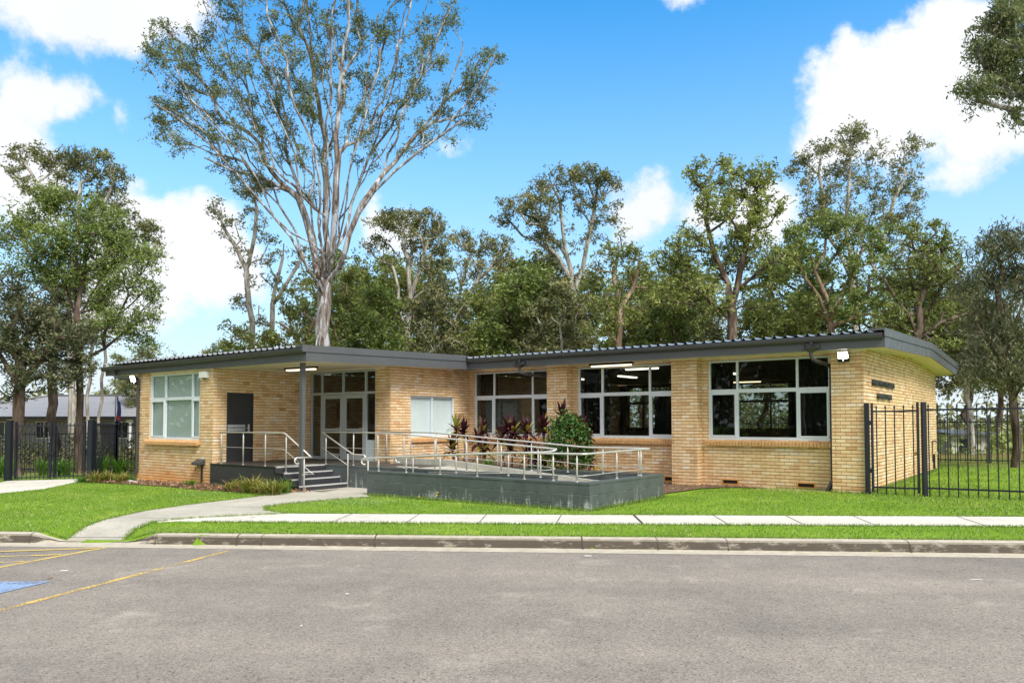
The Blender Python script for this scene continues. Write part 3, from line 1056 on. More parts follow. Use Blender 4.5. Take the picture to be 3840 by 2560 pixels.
s.quad((-22.52, WEV + 0.03, wz(WEV) + 0.012), (WEU - 0.03, WEV + 0.03, wz(WEV) + 0.012), (WEU - 0.03, V0 + 0.1, wz(V0) + 0.012), (-22.52, V0 + 0.1, wz(V0) + 0.012))
s.quad((SU - 0.1, V0 + 0.1, wz(V0) + 0.012), (WEU - 0.03, V0 + 0.1, wz(V0) + 0.012), (WEU - 0.03, EV + 0.03, wz(EV) + 0.012), (SU - 0.1, EV + 0.03, wz(EV) + 0.012))
s.quad((-22.52, V0 + 0.1, wz(V0) + 0.012), (LEFT + 0.1, V0 + 0.1, wz(V0) + 0.012), (LEFT + 0.1, 5.8, wz(5.8) + 0.012), (-22.52, 5.8, wz(5.8) + 0.012))
s.box(LEFT + 0.8, DU + 0.03, V1 - 0.03, V1 - 0.002, wz(V1) - 0.05, wz(V1) + 0.008)
s.box(DU + 0.002, DU + 0.03, V1, V0, wz(V0) - 0.075, wz(V0) - 0.02)
s.box(DU + 0.03, SU - 0.2, V0 - 0.03, V0 - 0.003, wz(V0) - 0.03, wz(V0) + 0.01)
s.box(SU + 0.002, SU + 0.03, V0, EV, wz(EV) - 0.03, wz(EV) + 0.0)
B('soffit', s, M['soffit_paint'], wroof)

# --- porch post
p = MB().box(-12.31, -12.2, -6.735, -6.625, 0.021, 3.255)
B('porch_post', p, CF)
B('post_plate', MB().box(-12.38, -12.12, -6.81, -6.55, 3.245, 3.268), M['soffit_paint'])

# --- downpipes with rain heads
GU = M['charcoal_gutter']


def downpipe(u, v_wall, zg, offset_u, zfoot, bend=0.0, head_u=None, ev=EV, ztop=3.6):
    hu = head_u if head_u is not None else u - offset_u
    vh = ev - 0.08
    q = MB()
    r = 0.048
    q.tube([(hu, vh, 3.36), (hu, vh, 3.27), (hu + 0.02, vh + 0.02, 3.2), (hu + (u - hu) * 0.2, vh + (v_wall - vh) * 0.2 + 0.03, 3.155), (u - 0.04 * np.sign(u - hu), v_wall - 0.07, 3.08), (u, v_wall - 0.055, 3.02), (u, v_wall - 0.055, 2.9)], r, 10)
    q.tube([(u, v_wall - 0.055, 2.91), (u, v_wall - 0.055, zfoot + 0.28)], r, 10)
    q.tube([(u, v_wall - 0.055, zfoot + 0.3), (u - bend * 0.5, v_wall - 0.07 - abs(bend) * 0.2, zfoot + 0.16), (u - bend, v_wall - 0.10 - abs(bend) * 0.3, zfoot + 0.05), (u - bend, v_wall - 0.10 - abs(bend) * 0.3, zfoot)], r * 1.04, 10)
    for z in (2.75, 1.3):
        q.box(u - 0.07, u + 0.07, v_wall - 0.06, v_wall - 0.002, z, z + 0.025)
    dp = B('downpipe', q, GU)
    # rain head: tapered open box with side flanges
    k = MB()
    a, b = 0.17, 0.075
    zt, zm = 3.53, 3.36
    y0, y1 = ev - 0.19, ev - 0.004
    k.hexa([(hu - b, vh - 0.05, zm), (hu + b, vh - 0.05, zm), (hu + b, y1, zm), (hu - b, y1, zm), (hu - a, y0, zm + 0.085), (hu + a, y0, zm + 0.085), (hu + a, y1, zm + 0.085), (hu - a, y1, zm + 0.085)])
    for sgn in (-1, 1):
        k.hexa([(hu + sgn * a - 0.006, y0, zm + 0.085), (hu + sgn * a + 0.006, y0, zm + 0.085), (hu + sgn * a + 0.006, y1, zm + 0.085), (hu + sgn * a - 0.006, y1, zm + 0.085), (hu + sgn * a * 0.98 - 0.006, y1 - 0.05, zt), (hu + sgn * a * 0.98 + 0.006, y1 - 0.05, zt), (hu + sgn * a * 0.98 + 0.006, y1, zt + 0.03), (hu + sgn * a * 0.98 - 0.006, y1, zt + 0.03)])
    k.tube([(hu, ev - 0.06, 3.6), (hu, ev - 0.06, 3.535)], 0.035, 8)
    B('rain_head', k, GU, dp)


downpipe(-0.80, W, 0, 0.25, -0.02, bend=0.10, head_u=-1.03)
downpipe(-9.12, W, 0, 0.8, 0.2, bend=0.05, head_u=-9.68)
downpipe(LEFT + 0.10, V1, 0, 1.4, -0.18, bend=0.13, head_u=-21.75, ev=WEV)

# --- air vents
for u in (-3.40, -1.45, -5.08):
    q = MB()
    z = 0.105
    q.box(u - 0.23, u + 0.23, W - 0.012, W - 0.001, z + 0.045, z + 0.07).box(u - 0.23, u + 0.23, W - 0.012, W - 0.001, z - 0.07, z - 0.045)
    q.box(u - 0.23, u - 0.195, W - 0.012, W - 0.001, z - 0.045, z + 0.045).box(u + 0.195, u + 0.23, W - 0.012, W - 0.001, z - 0.045, z + 0.045)
    vv = B('air_vent', q, M['terracotta_vent'])
    k = MB().box(u - 0.195, u + 0.195, W - 0.004, W - 0.0005, z - 0.045, z + 0.045)
    for j in range(18):
        x = u - 0.19 + j * 0.0222
        k.box(x, x + 0.006, W - 0.008, W - 0.004, z - 0.045, z + 0.045)
    B('grille', k, M['vent_dark'], vv)

# small pipe fittings at the gable wall's back corner
q = MB().tube([(0.03, 9.75, 1.05), (0.03, 9.75, 0.35)], 0.016, 6).tube([(0.03, 9.75, 1.05), (0.09, 9.95, 1.06), (0.1, 10.1, 1.0)], 0.016, 6).box(0.005, 0.06, 10.0, 10.12, 0.02, 0.6)
B('outdoor_tap', q, M['black_plastic'])
q = MB().tube([(0.02, 7.45, 0.12), (0.1, 7.45, 0.15), (0.14, 7.45, 0.02)], 0.03, 8)
B('waste_pipe', q, M['pvc_white'])
# ================================================================ PORCH STEPS AND RAMP
GZ0 = -0.135
st = Thing('porch_steps', (-14.6, -5.9, GZ0), 'dark tiled porch platform with four steps and pale metal nosings', 'steps')
PL1 = -13.144
us_ = [PL1, -12.81, -12.483, -12.165]
zs_ = [FL, 0.335, 0.18, 0.02]
# platform body: clad front and the riser faces
q = MB().box(DU + 0.002, PL1, V1 - 0.06, V1 + 0.14, -0.3, FL - 0.012)
st.part('front_cladding', q, M['dark_tile'])
st.part('platform_top', MB().box(DU + 0.002, PL1 - 0.002, V1 + 0.142, -5.19, 0.1, FL - 0.004).box(DU + 0.002, SU - 0.002, -5.188, V0 + 0.02, 0.1, FL - 0.004)
        .box(SU - 0.001, -9.9, -5.188, -3.62, 0.1, FL - 0.004), M['platform_paver'])
for k in range(4):
    u1 = us_[k]
    u0 = us_[k - 1] + 0.001 if k else PL1 - 0.3
    z0 = zs_[k + 1] if k < 3 else -0.3
    va, vb = V1 - 0.055 + 0.001, -5.192
    if k == 0:
        st.part('step', MB().box(PL1 - 0.3, u1, V1 + 0.142, vb, -0.3, zs_[0] - 0.003), M['dark_tile'])
    else:
        st.part('step', MB().box(u0, u1, va, vb, -0.3, zs_[k]), M['dark_tile'])
    st.part('nosing', MB().box(u1 - 0.045, u1 + 0.004, va + 0.03, vb - 0.01, zs_[k] - 0.03, zs_[k] + 0.004), M['nosing_metal'])
    tr = MB()
    if k == 0:
        tr.box(DU + 0.01, u1 + 0.005, V1 - 0.072, V1 - 0.0605, FL - 0.04, FL - 0.004).box(u1 - 0.03, u1 + 0.006, V1 - 0.072, V1 - 0.0605, zs_[1], FL - 0.041)
    else:
        tr.box(us_[k - 1] + 0.007, u1 + 0.005, V1 - 0.068, V1 - 0.0555, zs_[k] - 0.04, zs_[k] - 0.002).box(u1 - 0.03, u1 + 0.006, V1 - 0.068, V1 - 0.0555, z0 + (0 if k < 3 else 0.1), zs_[k] - 0.041)
    st.part('edge_trim', tr, M['tile_edge_trim'])
gg = MB()
for k in range(14):      # tactile studs strip at the head of the steps
    for j in range(4):
        gg.box(PL1 - 0.42 + j * 0.06, PL1 - 0.39 + j * 0.06, -6.6 + k * 0.1, -6.55 + k * 0.1, FL - 0.004, FL + 0.002)
st.part('tactile_studs', gg, M['brushed_steel'])

RX0, RX1, RVF, RVB = -10.0, -3.64, -6.46, -3.18
rp = Thing('access_ramp', (0, 0, FL), 'grey painted block access ramp that doubles back beside the porch, streaked with white lime', 'ramp')
bl = M['painted_block']


def blockwall(x0, x1, y0, y1, zt=FL):
    q = MB().box(x0, x1, y0, y1, -0.4, zt - 0.052)
    q.box(x0 - 0.006, x1 + 0.006, y0 - 0.006, y1 + 0.006, zt - 0.05, zt)
    return q


rp.part('front_wall', blockwall(RX0, RX1, RVF, RVF + 0.19), bl)
rp.part('end_wall', blockwall(RX1 - 0.19, RX1 - 0.0005, RVF + 0.197, RVB - 0.197), bl)
rp.part('back_wall', blockwall(-8.2, RX1, RVB - 0.19, RVB), bl)
rp.part('middle_wall', blockwall(PL1 + 0.03, -5.35, -5.19, -5.0), bl)
LZ = 0.18
u_a, u_b = -9.9, -5.3
s = MB()
s.hexa([(u_a, -5.18, -0.3), (u_b, -5.18, -0.3), (u_b, RVF + 0.195, -0.3), (u_a, RVF + 0.195, -0.3), (u_a, -5.18, -0.12), (u_b, -5.18, LZ), (u_b, RVF + 0.195, LZ), (u_a, RVF + 0.195, -0.12)])
s.hexa([(u_b + 0.001, RVF + 0.195, -0.3), (RX1 - 0.195, RVF + 0.195, -0.3), (RX1 - 0.195, RVB - 0.195, -0.3), (u_b + 0.001, RVB - 0.195, -0.3), (u_b + 0.001, RVF + 0.195, LZ), (RX1 - 0.195, RVF + 0.195, LZ), (RX1 - 0.195, RVB - 0.195, LZ), (u_b + 0.001, RVB - 0.195, LZ)])
s.hexa([(u_a, -4.99, -0.3), (u_b, -4.99, -0.3), (u_b, -3.62, -0.3), (u_a, -3.62, -0.3), (u_a, -4.99, FL - 0.01), (u_b, -4.99, LZ), (u_b, -3.62, LZ), (u_a, -3.62, FL - 0.01)])
rp.part('ramp_surface', s, M['ramp_concrete'])
s = MB()
for a, b, z0, z1 in ((-12.0, u_a, FL + 0.16, FL + 0.16), (u_a, u_b, FL + 0.16, LZ + 0.12)):
    s.hexa([(a, -3.62, -0.3), (b, -3.62, -0.3), (b, -3.50, -0.3), (a, -3.50, -0.3), (a, -3.62, z0), (b, -3.62, z1), (b, -3.50, z1), (a, -3.50, z0)])
s.box(u_b + 0.001, -4.6, -3.62, -3.50, -0.3, LZ + 0.12)
rp.part('kerb_rail', s, M['ramp_concrete'])
s = MB()
for k in range(13):
    s.box(-10.62 + k * 0.055, -10.59 + k * 0.055, -4.86, -4.72, FL - 0.004, FL + 0.006)
rp.part('tactile_studs', s, M['paper_white'])

# ---------------------------------------------------------------- handrails
SS = M['brushed_steel']


def bend(pts, r=0.06, n=4):
    """round the corners of a polyline."""
    pts = [np.array(p, float) for p in pts]
    out = [pts[0]]
    for i in range(1, len(pts) - 1):
        a, b, c = pts[i - 1], pts[i], pts[i + 1]
        d1, d2 = a - b, c - b
        l1, l2 = np.linalg.norm(d1), np.linalg.norm(d2)
        k = min(r, 0.45 * l1, 0.45 * l2)
        p, q = b + d1 / l1 * k, b + d2 / l2 * k
        for j in range(n + 1):
            t = j / n
            out.append((1 - t) ** 2 * p + 2 * t * (1 - t) * b + t * t * q)
    out.append(pts[-1])
    return out


def hook(p, d, drop=0.16, r=0.075):
    """handrail end that curls down and back; d = outward direction."""
    p = np.array(p, float)
    d = np.array(d, float)
    d /= np.linalg.norm(d)
    out = [p]
    for k in range(1, 9):
        t = PI * k / 8
        out.append(p + d * r * math.sin(t) + np.array([0, 0, -r + r * math.cos(t)]))
    out.append(out[-1] - d * 0.06)
    return out


def handrail(label, top, mids, posts, r=0.021):
    b = np.array(posts[0][:3], float)
    t = Thing('handrail', b, label, 'handrail', 'steel handrails of the ramp and steps')
    q = MB()
    for line in top:
        q.tube(line, r, 10)
    t.part('top_rail', q, SS, smooth=True)
    q = MB()
    for line in mids:
        q.tube(line, 0.0085, 6)
    t.part('mid_rail', q, SS, smooth=True)
    for p in posts:
        x, y, z0, z1 = p[:4]
        q = MB().tube([(x, y, z0), (x, y, z1 - 0.09), (x, y, z1 - 0.07), (x, y, z1 - 0.015)], [0.0195, 0.0195, 0.009, 0.009], 10)
        q.tube([(x, y, z0 + 0.0), (x, y, z0 + 0.008)], 0.04, 10)
        t.part('post', q, SS, smooth=True)
    return t


ZT = 1.395
va = -6.66
h = np.array([-11.93, va, 0.775])
top = bend([(-16.1, va, ZT), (-13.03, va, ZT), (-11.93, va, 0.79)], 0.07)
cross = [h + np.array([0, 0.04, 0]), h + np.array([0, -0.42, 0])]
cross = [cross[0]] + hook(cross[1], (0, -1, 0))
handrail('steel handrail on the store-room side of the steps, curling down at its foot', [top, cross],
         [bend([(-16.0, va, 0.965), (-13.08, va, 0.965), (-11.8, va, 0.335)], 0.03), [(-11.95, va + 0.06, 0.335), (-11.95, va - 0.25, 0.335)]],
         [(-15.98, va, FL - 0.01, ZT), (-14.9, va, FL - 0.01, ZT), (-13.87, va, FL - 0.01, ZT), (-12.95, va, FL - 0.15, 1.35), (-11.93, va - 0.2, GZ0, 0.775)])
vb = -5.13
top = bend([(-13.36, vb, ZT), (-12.03, vb, 0.79), (-11.62, vb, 0.79)], 0.06)
top = top[:-1] + hook(top[-1], (1, 0, 0))
handrail('short steel handrail sloping down the steps beside the grey block wall', [top],
         [[(-13.38, vb, 0.965), (-12.15, vb, 0.45)]],
         [(-12.16, vb - 0.075, GZ0, 0.83), (-13.18, vb, FL, 1.30)])
low_v = -5.28
top = bend([(-13.36, vb + 0.03, ZT), (-10.6, vb + 0.03, ZT), (-5.45, vb + 0.03, 1.09), (-5.28, vb + 0.0, 1.085), (-5.27, low_v + 0.02, 1.05), (-5.44, low_v - 0.04, 1.02), (-10.1, low_v - 0.04, 0.795)], 0.07)
top = top[:-1] + hook(top[-1], (-1, 0, 0))
pts_c = [(-12.05, 1.395), (-11.08, 1.395), (-10.1, 1.37), (-9.0, 1.305), (-7.95, 1.24), (-6.88, 1.175), (-5.82, 1.11)]
handrail('middle steel handrail between the two ramp lanes, looping back on itself', [top],
         [bend([(-13.3, vb + 0.03, 0.965), (-10.6, vb + 0.03, 0.965), (-5.35, vb + 0.03, 0.66), (-5.28, vb - 0.1, 0.645), (-5.45, low_v - 0.04, 0.61), (-9.0, low_v - 0.04, 0.43)], 0.04)],
         [(u, vb + 0.03, FL, z) for u, z in pts_c] + [(u, low_v - 0.04, 0.45 if u > -9.2 else 0.30, 0.80 + (u + 10.1) * 0.0484) for u in (-9.55, -8.1, -6.5, -5.6)])
vd, vf, ue = -3.42, -6.40, -3.79
top = bend([(-12.75, vd, 1.40), (-10.6, vd, 1.385), (-5.6, vd, 1.075), (-3.86, vd, 1.075), (ue, vd - 0.2, 1.075), (ue, vf + 0.09, 1.05), (ue - 0.06, vf + 0.02, 1.05), (-5.7, vf + 0.02, 1.035), (-10.22, vf + 0.02, 0.785)], 0.10)
top = top[:-1] + hook(top[-1], (-1, 0, 0))
posts = [(-12.5, 0.45, 1.395), (-11.5, 0.45, 1.39), (-10.5, 0.45, 1.38), (-9.4, 0.45, 1.31), (-8.3, 0.45, 1.24), (-7.2, 0.45, 1.175), (-6.1, 0.45, 1.11), (-5.1, 0.45, 1.075), (-4.15, 0.45, 1.075)]
posts = [(u, vd, z0, z1) for u, z0, z1 in posts]
posts += [(u, vf + 0.02, FL, z) for u, z in ((-9.68, 0.815), (-8.74, 0.868), (-7.66, 0.927), (-6.56, 0.988), (-5.28, 1.038), (-4.55, 1.043), (-3.98, 1.05))]
posts += [(ue, v, FL, 1.06) for v in (-5.1, -4.0)]
posts += [(-10.06, vf + 0.02, -0.13, 0.795)]
handrail('long steel handrail round the outside of the ramp from the brick wall to the front', [top],
         [bend([(-12.4, vd, 0.98), (-10.6, vd, 0.96), (-5.6, vd, 0.65), (-3.86, vd, 0.64), (ue, vd - 0.2, 0.635), (ue, vf + 0.12, 0.62), (ue - 0.1, vf + 0.02, 0.61), (-5.7, vf + 0.02, 0.60), (-8.2, vf + 0.02, 0.475)], 0.06)], posts)

# tactile strips set in the paving at the foot of steps and ramp
for (u0, u1, va_, vb_, lab) in ((-11.95, -11.45, -6.6, -5.3, 'row of dark ribbed tactile bars in the paving at the foot of the steps'), (-10.75, -10.25, -6.4, -5.35, 'row of dark ribbed tactile bars in the paving at the foot of the ramp')):
    q = MB()
    n = int((vb_ - va_) / 0.062)
    for k in range(n):
        v = va_ + k * 0.062
        q.box(u0, u1, v, v + 0.03, -0.118, -0.108)
    t = Thing('tactile_strip', (u0, va_, -0.118), lab, 'tactile strip', 'tactile strips in the paving')
    t.part('ribs', q, M['dark_seam'])

# ================================================================ LIGHTS AND FITTINGS
def floodlight(c, tilt, label, sz=0.26):
    u, v, z = c
    t = Thing('floodlight', c, label, 'floodlight', 'lit floodlights under the eaves')
    w, hh = sz / 2, sz * 0.36
    ct, s_ = math.cos(tilt), math.sin(tilt)

    def P(x, y, d):   # local: x across, y up, d outward (towards -v), tilted downwards
        return (u + x, v - d * ct - y * s_, z + y * ct - d * s_)
    q = MB()
    q.hexa([P(-w * 1.05, -hh * 1.9, 0), P(w * 1.05, -hh * 1.9, 0), P(w, hh, 0), P(-w, hh, 0), P(-w * 1.05, -hh * 1.9, 0.04), P(w * 1.05, -hh * 1.9, 0.04), P(w, hh, 0.04), P(-w, hh, 0.04)])
    body = t.part('housing', q, M['black_plastic'])
    t.part('bracket', MB().box(u - 0.03, u + 0.03, v + 0.002, v + 0.14, z - 0.02, z + 0.02), M['black_plastic'])
    q = MB().hexa([P(-w * 0.88, -hh * 0.85, 0.041), P(w * 0.88, -hh * 0.85, 0.041), P(w * 0.86, hh * 0.86, 0.041), P(-w * 0.86, hh * 0.86, 0.041), P(-w * 0.88, -hh * 0.85, 0.046), P(w * 0.88, -hh * 0.85, 0.046), P(w * 0.86, hh * 0.86, 0.046), P(-w * 0.86, hh * 0.86, 0.046)])
    t.part('lens', q, M['flood_lens'])
    q = MB().hexa([P(-0.012, -hh * 1.5, 0.041), P(0.004, -hh * 1.5, 0.041), P(0.004, -hh * 1.2, 0.041), P(-0.012, -hh * 1.2, 0.041), P(-0.012, -hh * 1.5, 0.044), P(0.004, -hh * 1.5, 0.044), P(0.004, -hh * 1.2, 0.044), P(-0.012, -hh * 1.2, 0.044)])
    t.part('indicator', q, M['indicator_led'])


floodlight((-0.41, -0.15, 3.285), 0.3, 'lit square floodlight on the brick pier by the gable corner', 0.25)
floodlight((LEFT + 0.10, V1 - 0.20, 3.10), 0.3, 'lit square floodlight at the far corner of the wing, above the downpipe', 0.30)


def batten(p0, p1, z, label, wide=0.13, mat='tube_light', body='black_plastic', hang=0.0, group='strip lights'):
    p0, p1 = np.array(p0, float), np.array(p1, float)
    d = p1 - p0
    L = np.linalg.norm(d)
    d /= L
    n = np.array([-d[1], d[0]])
    t = Thing('strip_light', (*(p0 + p1) / 2, z), label, 'strip light', group)

    def P(a, b, c):
        q_ = p0 + d * a + n * b
        return (q_[0], q_[1], c)
    q = MB().hexa([P(0, -wide / 2, z - 0.06), P(L, -wide / 2, z - 0.06), P(L, wide / 2, z - 0.06), P(0, wide / 2, z - 0.06), P(0, -wide / 2, z), P(L, -wide / 2, z), P(L, wide / 2, z), P(0, wide / 2, z)])
    t.part('housing', q, M[body])
    w2 = wide * 0.36
    q = MB().hexa([P(0.07, -w2, z - 0.10), P(L - 0.07, -w2, z - 0.10), P(L - 0.07, w2, z - 0.10), P(0.07, w2, z - 0.10), P(0.05, -w2, z - 0.061), P(L - 0.05, -w2, z - 0.061), P(L - 0.05, w2, z - 0.061), P(0.05, w2, z - 0.061)])
    t.part('diffuser', q, M[mat])


batten((-15.05, -5.13), (-13.75, -5.05), wz(-5.1) + 0.012, 'black strip light with a warm tube under the porch soffit', 0.16)
batten((-7.52, 0.02), (-6.1, 0.02), fz(0.02) - 0.0, 'black strip light with a warm tube under the hall eave', 0.12)
IL = 'ceiling strip lights inside the hall'
batten((-8.55, 3.6), (-8.55, 4.9), 3.34, 'strip light inside the hall, behind the shrub-side window', 0.2, 'tube_cool', 'white_plastic', group=IL)
batten((-6.9, 1.0), (-5.75, 1.0), 3.34, 'strip light inside the hall, close behind the middle big window', 0.2, 'tube_cool', 'white_plastic', group=IL)
batten((-4.95, 3.9), (-4.95, 5.1), 3.34, 'strip light inside the hall, beside the curtain of the gable-end window', 0.2, 'tube_cool', 'white_plastic', group=IL)
batten((-6.9, 9.4), (-5.6, 9.4), 3.30, 'strip light deep inside the hall over the far window', 0.2, 'tube_light', 'white_plastic', group=IL)
batten((-10.6, 4.2), (-10.6, 5.4), 3.34, 'strip light inside the hall seen past the brick pier', 0.2, 'tube_cool', 'white_plastic', group=IL)
batten((-13.5, -1.2), (-12.9, -1.2), 3.31, 'strip light inside the lobby, near the entrance side panel', 0.2, 'tube_cool', 'white_plastic', group='lobby lights')
batten((-18.3, V1 + 0.75), (-18.1, V1 + 1.3), 3.1, 'fluorescent light inside the store room behind the frosted window', 0.22, 'tube_cool', 'white_plastic', group='lobby lights')

t = Thing('motion_sensor', (-16.6, V1, 3.06), 'white boxy security sensor under the wing soffit', 'sensor')
t.part('housing', MB().box(-16.78, -16.42, V1 - 0.13, V1 - 0.001, 2.99, 3.17), M['white_plastic'])
t.part('lens', MB().tube([(-16.6, V1 - 0.07, 2.99), (-16.6, V1 - 0.07, 2.945)], [0.05, 0.035], 10), M['black_plastic'])
t = Thing('meter_box', (-16.78, V1, 0.0), 'small dark box with a sloping lid on a pipe against the wing wall', 'meter box')
t.part('box', MB().hexa([(-17.0, V1 - 0.20, 0.42), (-16.58, V1 - 0.20, 0.42), (-16.58, V1 - 0.002, 0.46), (-17.0, V1 - 0.002, 0.46), (-17.0, V1 - 0.20, 0.48), (-16.58, V1 - 0.20, 0.48), (-16.58, V1 - 0.002, 0.60), (-17.0, V1 - 0.002, 0.60)]), M['charcoal_gutter'])
t.part('conduit', MB().tube([(-16.70, V1 - 0.04, 0.45), (-16.70, V1 - 0.04, -0.2)], 0.03, 8), M['black_plastic'])
t.part('tap', MB().tube([(-16.86, V1 - 0.05, 0.42), (-16.86, V1 - 0.08, 0.34), (-16.93, V1 - 0.1, 0.33), (-16.95, V1 - 0.1, 0.26)], 0.018, 6), M['brass'])

# blinds right behind the two smaller windows
t = Thing('frosted_screen', (-18.3, V1 + 0.2, 1.2), 'grey-green frosted screen behind the wing window', 'screen')
t.part('sheet', MB().box(W4[0] + 0.002, W4[1] - 0.002, V1 + 0.135, V1 + 0.14, 1.15, 3.18), M['frosted_blind'])
t = Thing('roller_blind', (SU - 0.2, -1.4, 1.2), 'pale blue-grey roller blind behind the two-pane window', 'blind')
t.part('cloth', MB().box(SU - 0.135, SU - 0.13, W5[0] + 0.003, W5[1] - 0.003, 1.225, 2.51), M['pale_blind'])


def curtain(u0, u1, v, label, z0=0.6, z1=3.3):
    t = Thing('curtain', ((u0 + u1) / 2, v, z0), label, 'curtain', 'dark curtains in the hall')
    n = int((u1 - u0) / 0.02)
    g = [[], []]
    for k in range(n + 1):
        u = u0 + (u1 - u0) * k / n
        y = v + 0.045 * math.sin(k * 0.02 / 0.16 * 2 * PI) + 0.012 * math.sin(k * 1.7)
        g[0].append((u, y, z0))
        g[1].append((u, y, z1))
    t.part('cloth', MB().sheet(g), M['curtain_cloth'], smooth=True)


curtain(-4.0, -3.45, 0.72, 'dark curtain at the left edge of the gable-end window')
curtain(-1.66, -0.82, 0.72, 'dark curtain at the right edge of the gable-end window')
curtain(-8.15, -7.3, 0.72, 'dark curtain at the left edge of the middle big window')
curtain(-5.78, -5.0, 0.72, 'dark curtain at the right edge of the middle big window', 0.6, 2.5)
curtain(-12.25, -11.5, 0.72, 'dark curtain at the left edge of the big window nearest the porch')
curtain(-9.85, -9.1, 0.72, 'dark curtain at the right edge of the big window nearest the porch', 0.6, 2.5)
curtain(-4.95, -4.2, 10.45, 'dark curtain between two far windows, seen through the gable-end window')
curtain(-9.15, -7.95, 10.45, 'dark curtain between two far windows, seen through the middle big window')
t = Thing('hall_table', (-3.0, 3.4, FL), 'pale trestle table inside the hall behind the gable-end window', 'table')
t.part('tabletop', MB().box(-3.6, -1.8, 3.0, 3.7, 1.2, 1.235), M['house_paint'])
for a in (-3.5, -1.9):
    for b in (3.08, 3.62):
        t.part('leg', MB().tube([(a, b, FL), (a, b, 1.2)], 0.018, 6), M['black_plastic'])
t = Thing('stacked_chair', (-2.9, 4.4, FL), 'dark metal chair standing behind the trestle table in the hall', 'chair')
t.part('frame', MB().tube(bend([(-3.1, 4.3, FL), (-3.05, 4.32, 1.55), (-2.6, 4.32, 1.55), (-2.55, 4.3, FL)], 0.06), 0.014, 6), M['black_plastic'])
t.part('seat', MB().box(-3.05, -2.6, 4.32, 4.75, 0.93, 0.97), M['black_plastic'])

# lobby things seen through the doors
t = Thing('notice_board', (-15.3, 2.9, 1.6), 'brown pin board with papers in a timber frame on the lobby wall', 'notice board')
NB = DU + 0.03
t.part('frame', MB().box(NB - 0.02, NB + 0.02, -0.35, 2.1, 1.45, 2.6), M['timber_frame'])
t.part('board', MB().box(NB + 0.021, NB + 0.026, -0.28, 2.03, 1.52, 2.53), M['pin_board'])
for a, b, c, d, mt in ((-0.25, 0.05, 1.65, 2.4, 'paper_white'), (0.3, 1.05, 1.72, 2.2, 'poster_grey'), (0.25, 1.1, 1.66, 1.71, 'paper_white'), (0.25, 1.1, 2.21, 2.26, 'paper_white')):
    t.part('notice', MB().box(NB + 0.027, NB + 0.03, a, b, c, d), M[mt])
t = Thing('wall_plaque', (-13.9, 2.9, 1.9), 'black square plaque with a printed notice below it on the lobby wall', 'plaque')
t.part('plaque', MB().box(-15.0, -14.62, 2.955, 2.975, 1.98, 2.42), M['black_plastic'])
t.part('notice', MB().box(-15.0, -14.6, 2.96, 2.975, 1.52, 1.88), M['paper_white'])
t = Thing('fire_cabinet', (DU + 0.1, -1.6, 1.6), 'dark red cabinet on the lobby wall just inside the glass', 'cabinet')
t.part('body', MB().box(DU + 0.004, DU + 0.12, -2.2, -1.75, 1.75, 2.35), M['red_cabinet'])
t.part('door', MB().box(DU + 0.121, DU + 0.13, -2.17, -1.78, 1.78, 2.32), M['red_cabinet'])
t = Thing('lobby_table', (-14.0, 0.6, FL), 'dark folding table inside the lobby behind the right-hand door', 'table')
t.part('tabletop', MB().box(-14.4, -12.9, 0.3, 1.0, 1.2, 1.23), M['house_paint'])
for a in (-14.3, -13.0):
    t.part('leg', MB().tube([(a, 0.4, FL), (a + 0.15, 0.65, 0.85), (a, 0.9, 1.2)], 0.015, 6), M['black_plastic'])
    t.part('leg', MB().tube([(a, 0.9, FL), (a + 0.15, 0.65, 0.85), (a, 0.4, 1.2)], 0.015, 6), M['black_plastic'])
# ================================================================ GROUND
def kerb_y(x):
    return 11.57 - 0.124 * x


def in_poly(px, py, poly):
    inside = np.zeros(len(px), bool)
    n = len(poly)
    j = n - 1
    for i in range(n):
        xi, yi = poly[i]
        xj, yj = poly[j]
        c = ((yi > py) != (yj > py)) & (px < (xj - xi) * (py - yi) / (yj - yi + 1e-12) + xi)
        inside ^= c
        j = i
    return inside


def smooth_poly(pts, n=3):
    """Chaikin rounding of a closed outline."""
    for _ in range(n):
        out = []
        for i in range(len(pts)):
            a, b = pts[i], pts[(i + 1) % len(pts)]
            out.append((0.75 * a[0] + 0.25 * b[0], 0.75 * a[1] + 0.25 * b[1]))
            out.append((0.25 * a[0] + 0.75 * b[0], 0.25 * a[1] + 0.75 * b[1]))
        pts = out
    return pts


def su(u, v):
    p = site(u, v)
    return (p[0], p[1])


# one sheet to the horizon; it dips under the car park
xs = np.concatenate([np.linspace(-400, -60, 18), np.linspace(-55, -17, 39), np.linspace(-16, 14, 121), np.linspace(15, 55, 41), np.linspace(60, 400, 18)])
ys = np.concatenate([np.linspace(-200, 4, 18), np.linspace(5, 32, 109), np.linspace(33, 70, 38), np.linspace(75, 500, 20)])
gx, gy = np.meshgrid(xs, ys)
gzv = gz_np(gx, gy)
ky = 11.57 - 0.124 * gx
gzv = np.where(gy < ky + 0.06, gzv - 0.45, gzv)
far_drop = np.clip((gy - 34) / 40, 0, 1)
gzv = gzv - 0.9 * far_drop * (gx > 5) - 0.2 * far_drop
V = np.stack([gx, gy, gzv], -1).reshape(-1, 3)
nx_, ny_ = len(xs), len(ys)
idx = []
for j in range(ny_ - 1):
    for i in range(nx_ - 1):
        a = j * nx_ + i
        idx.append((a, a + 1, a + nx_ + 1, a + nx_))
gr_o = raw_mesh('ground', V, idx, M['lawn_ground'])
tag(gr_o, kind='structure')


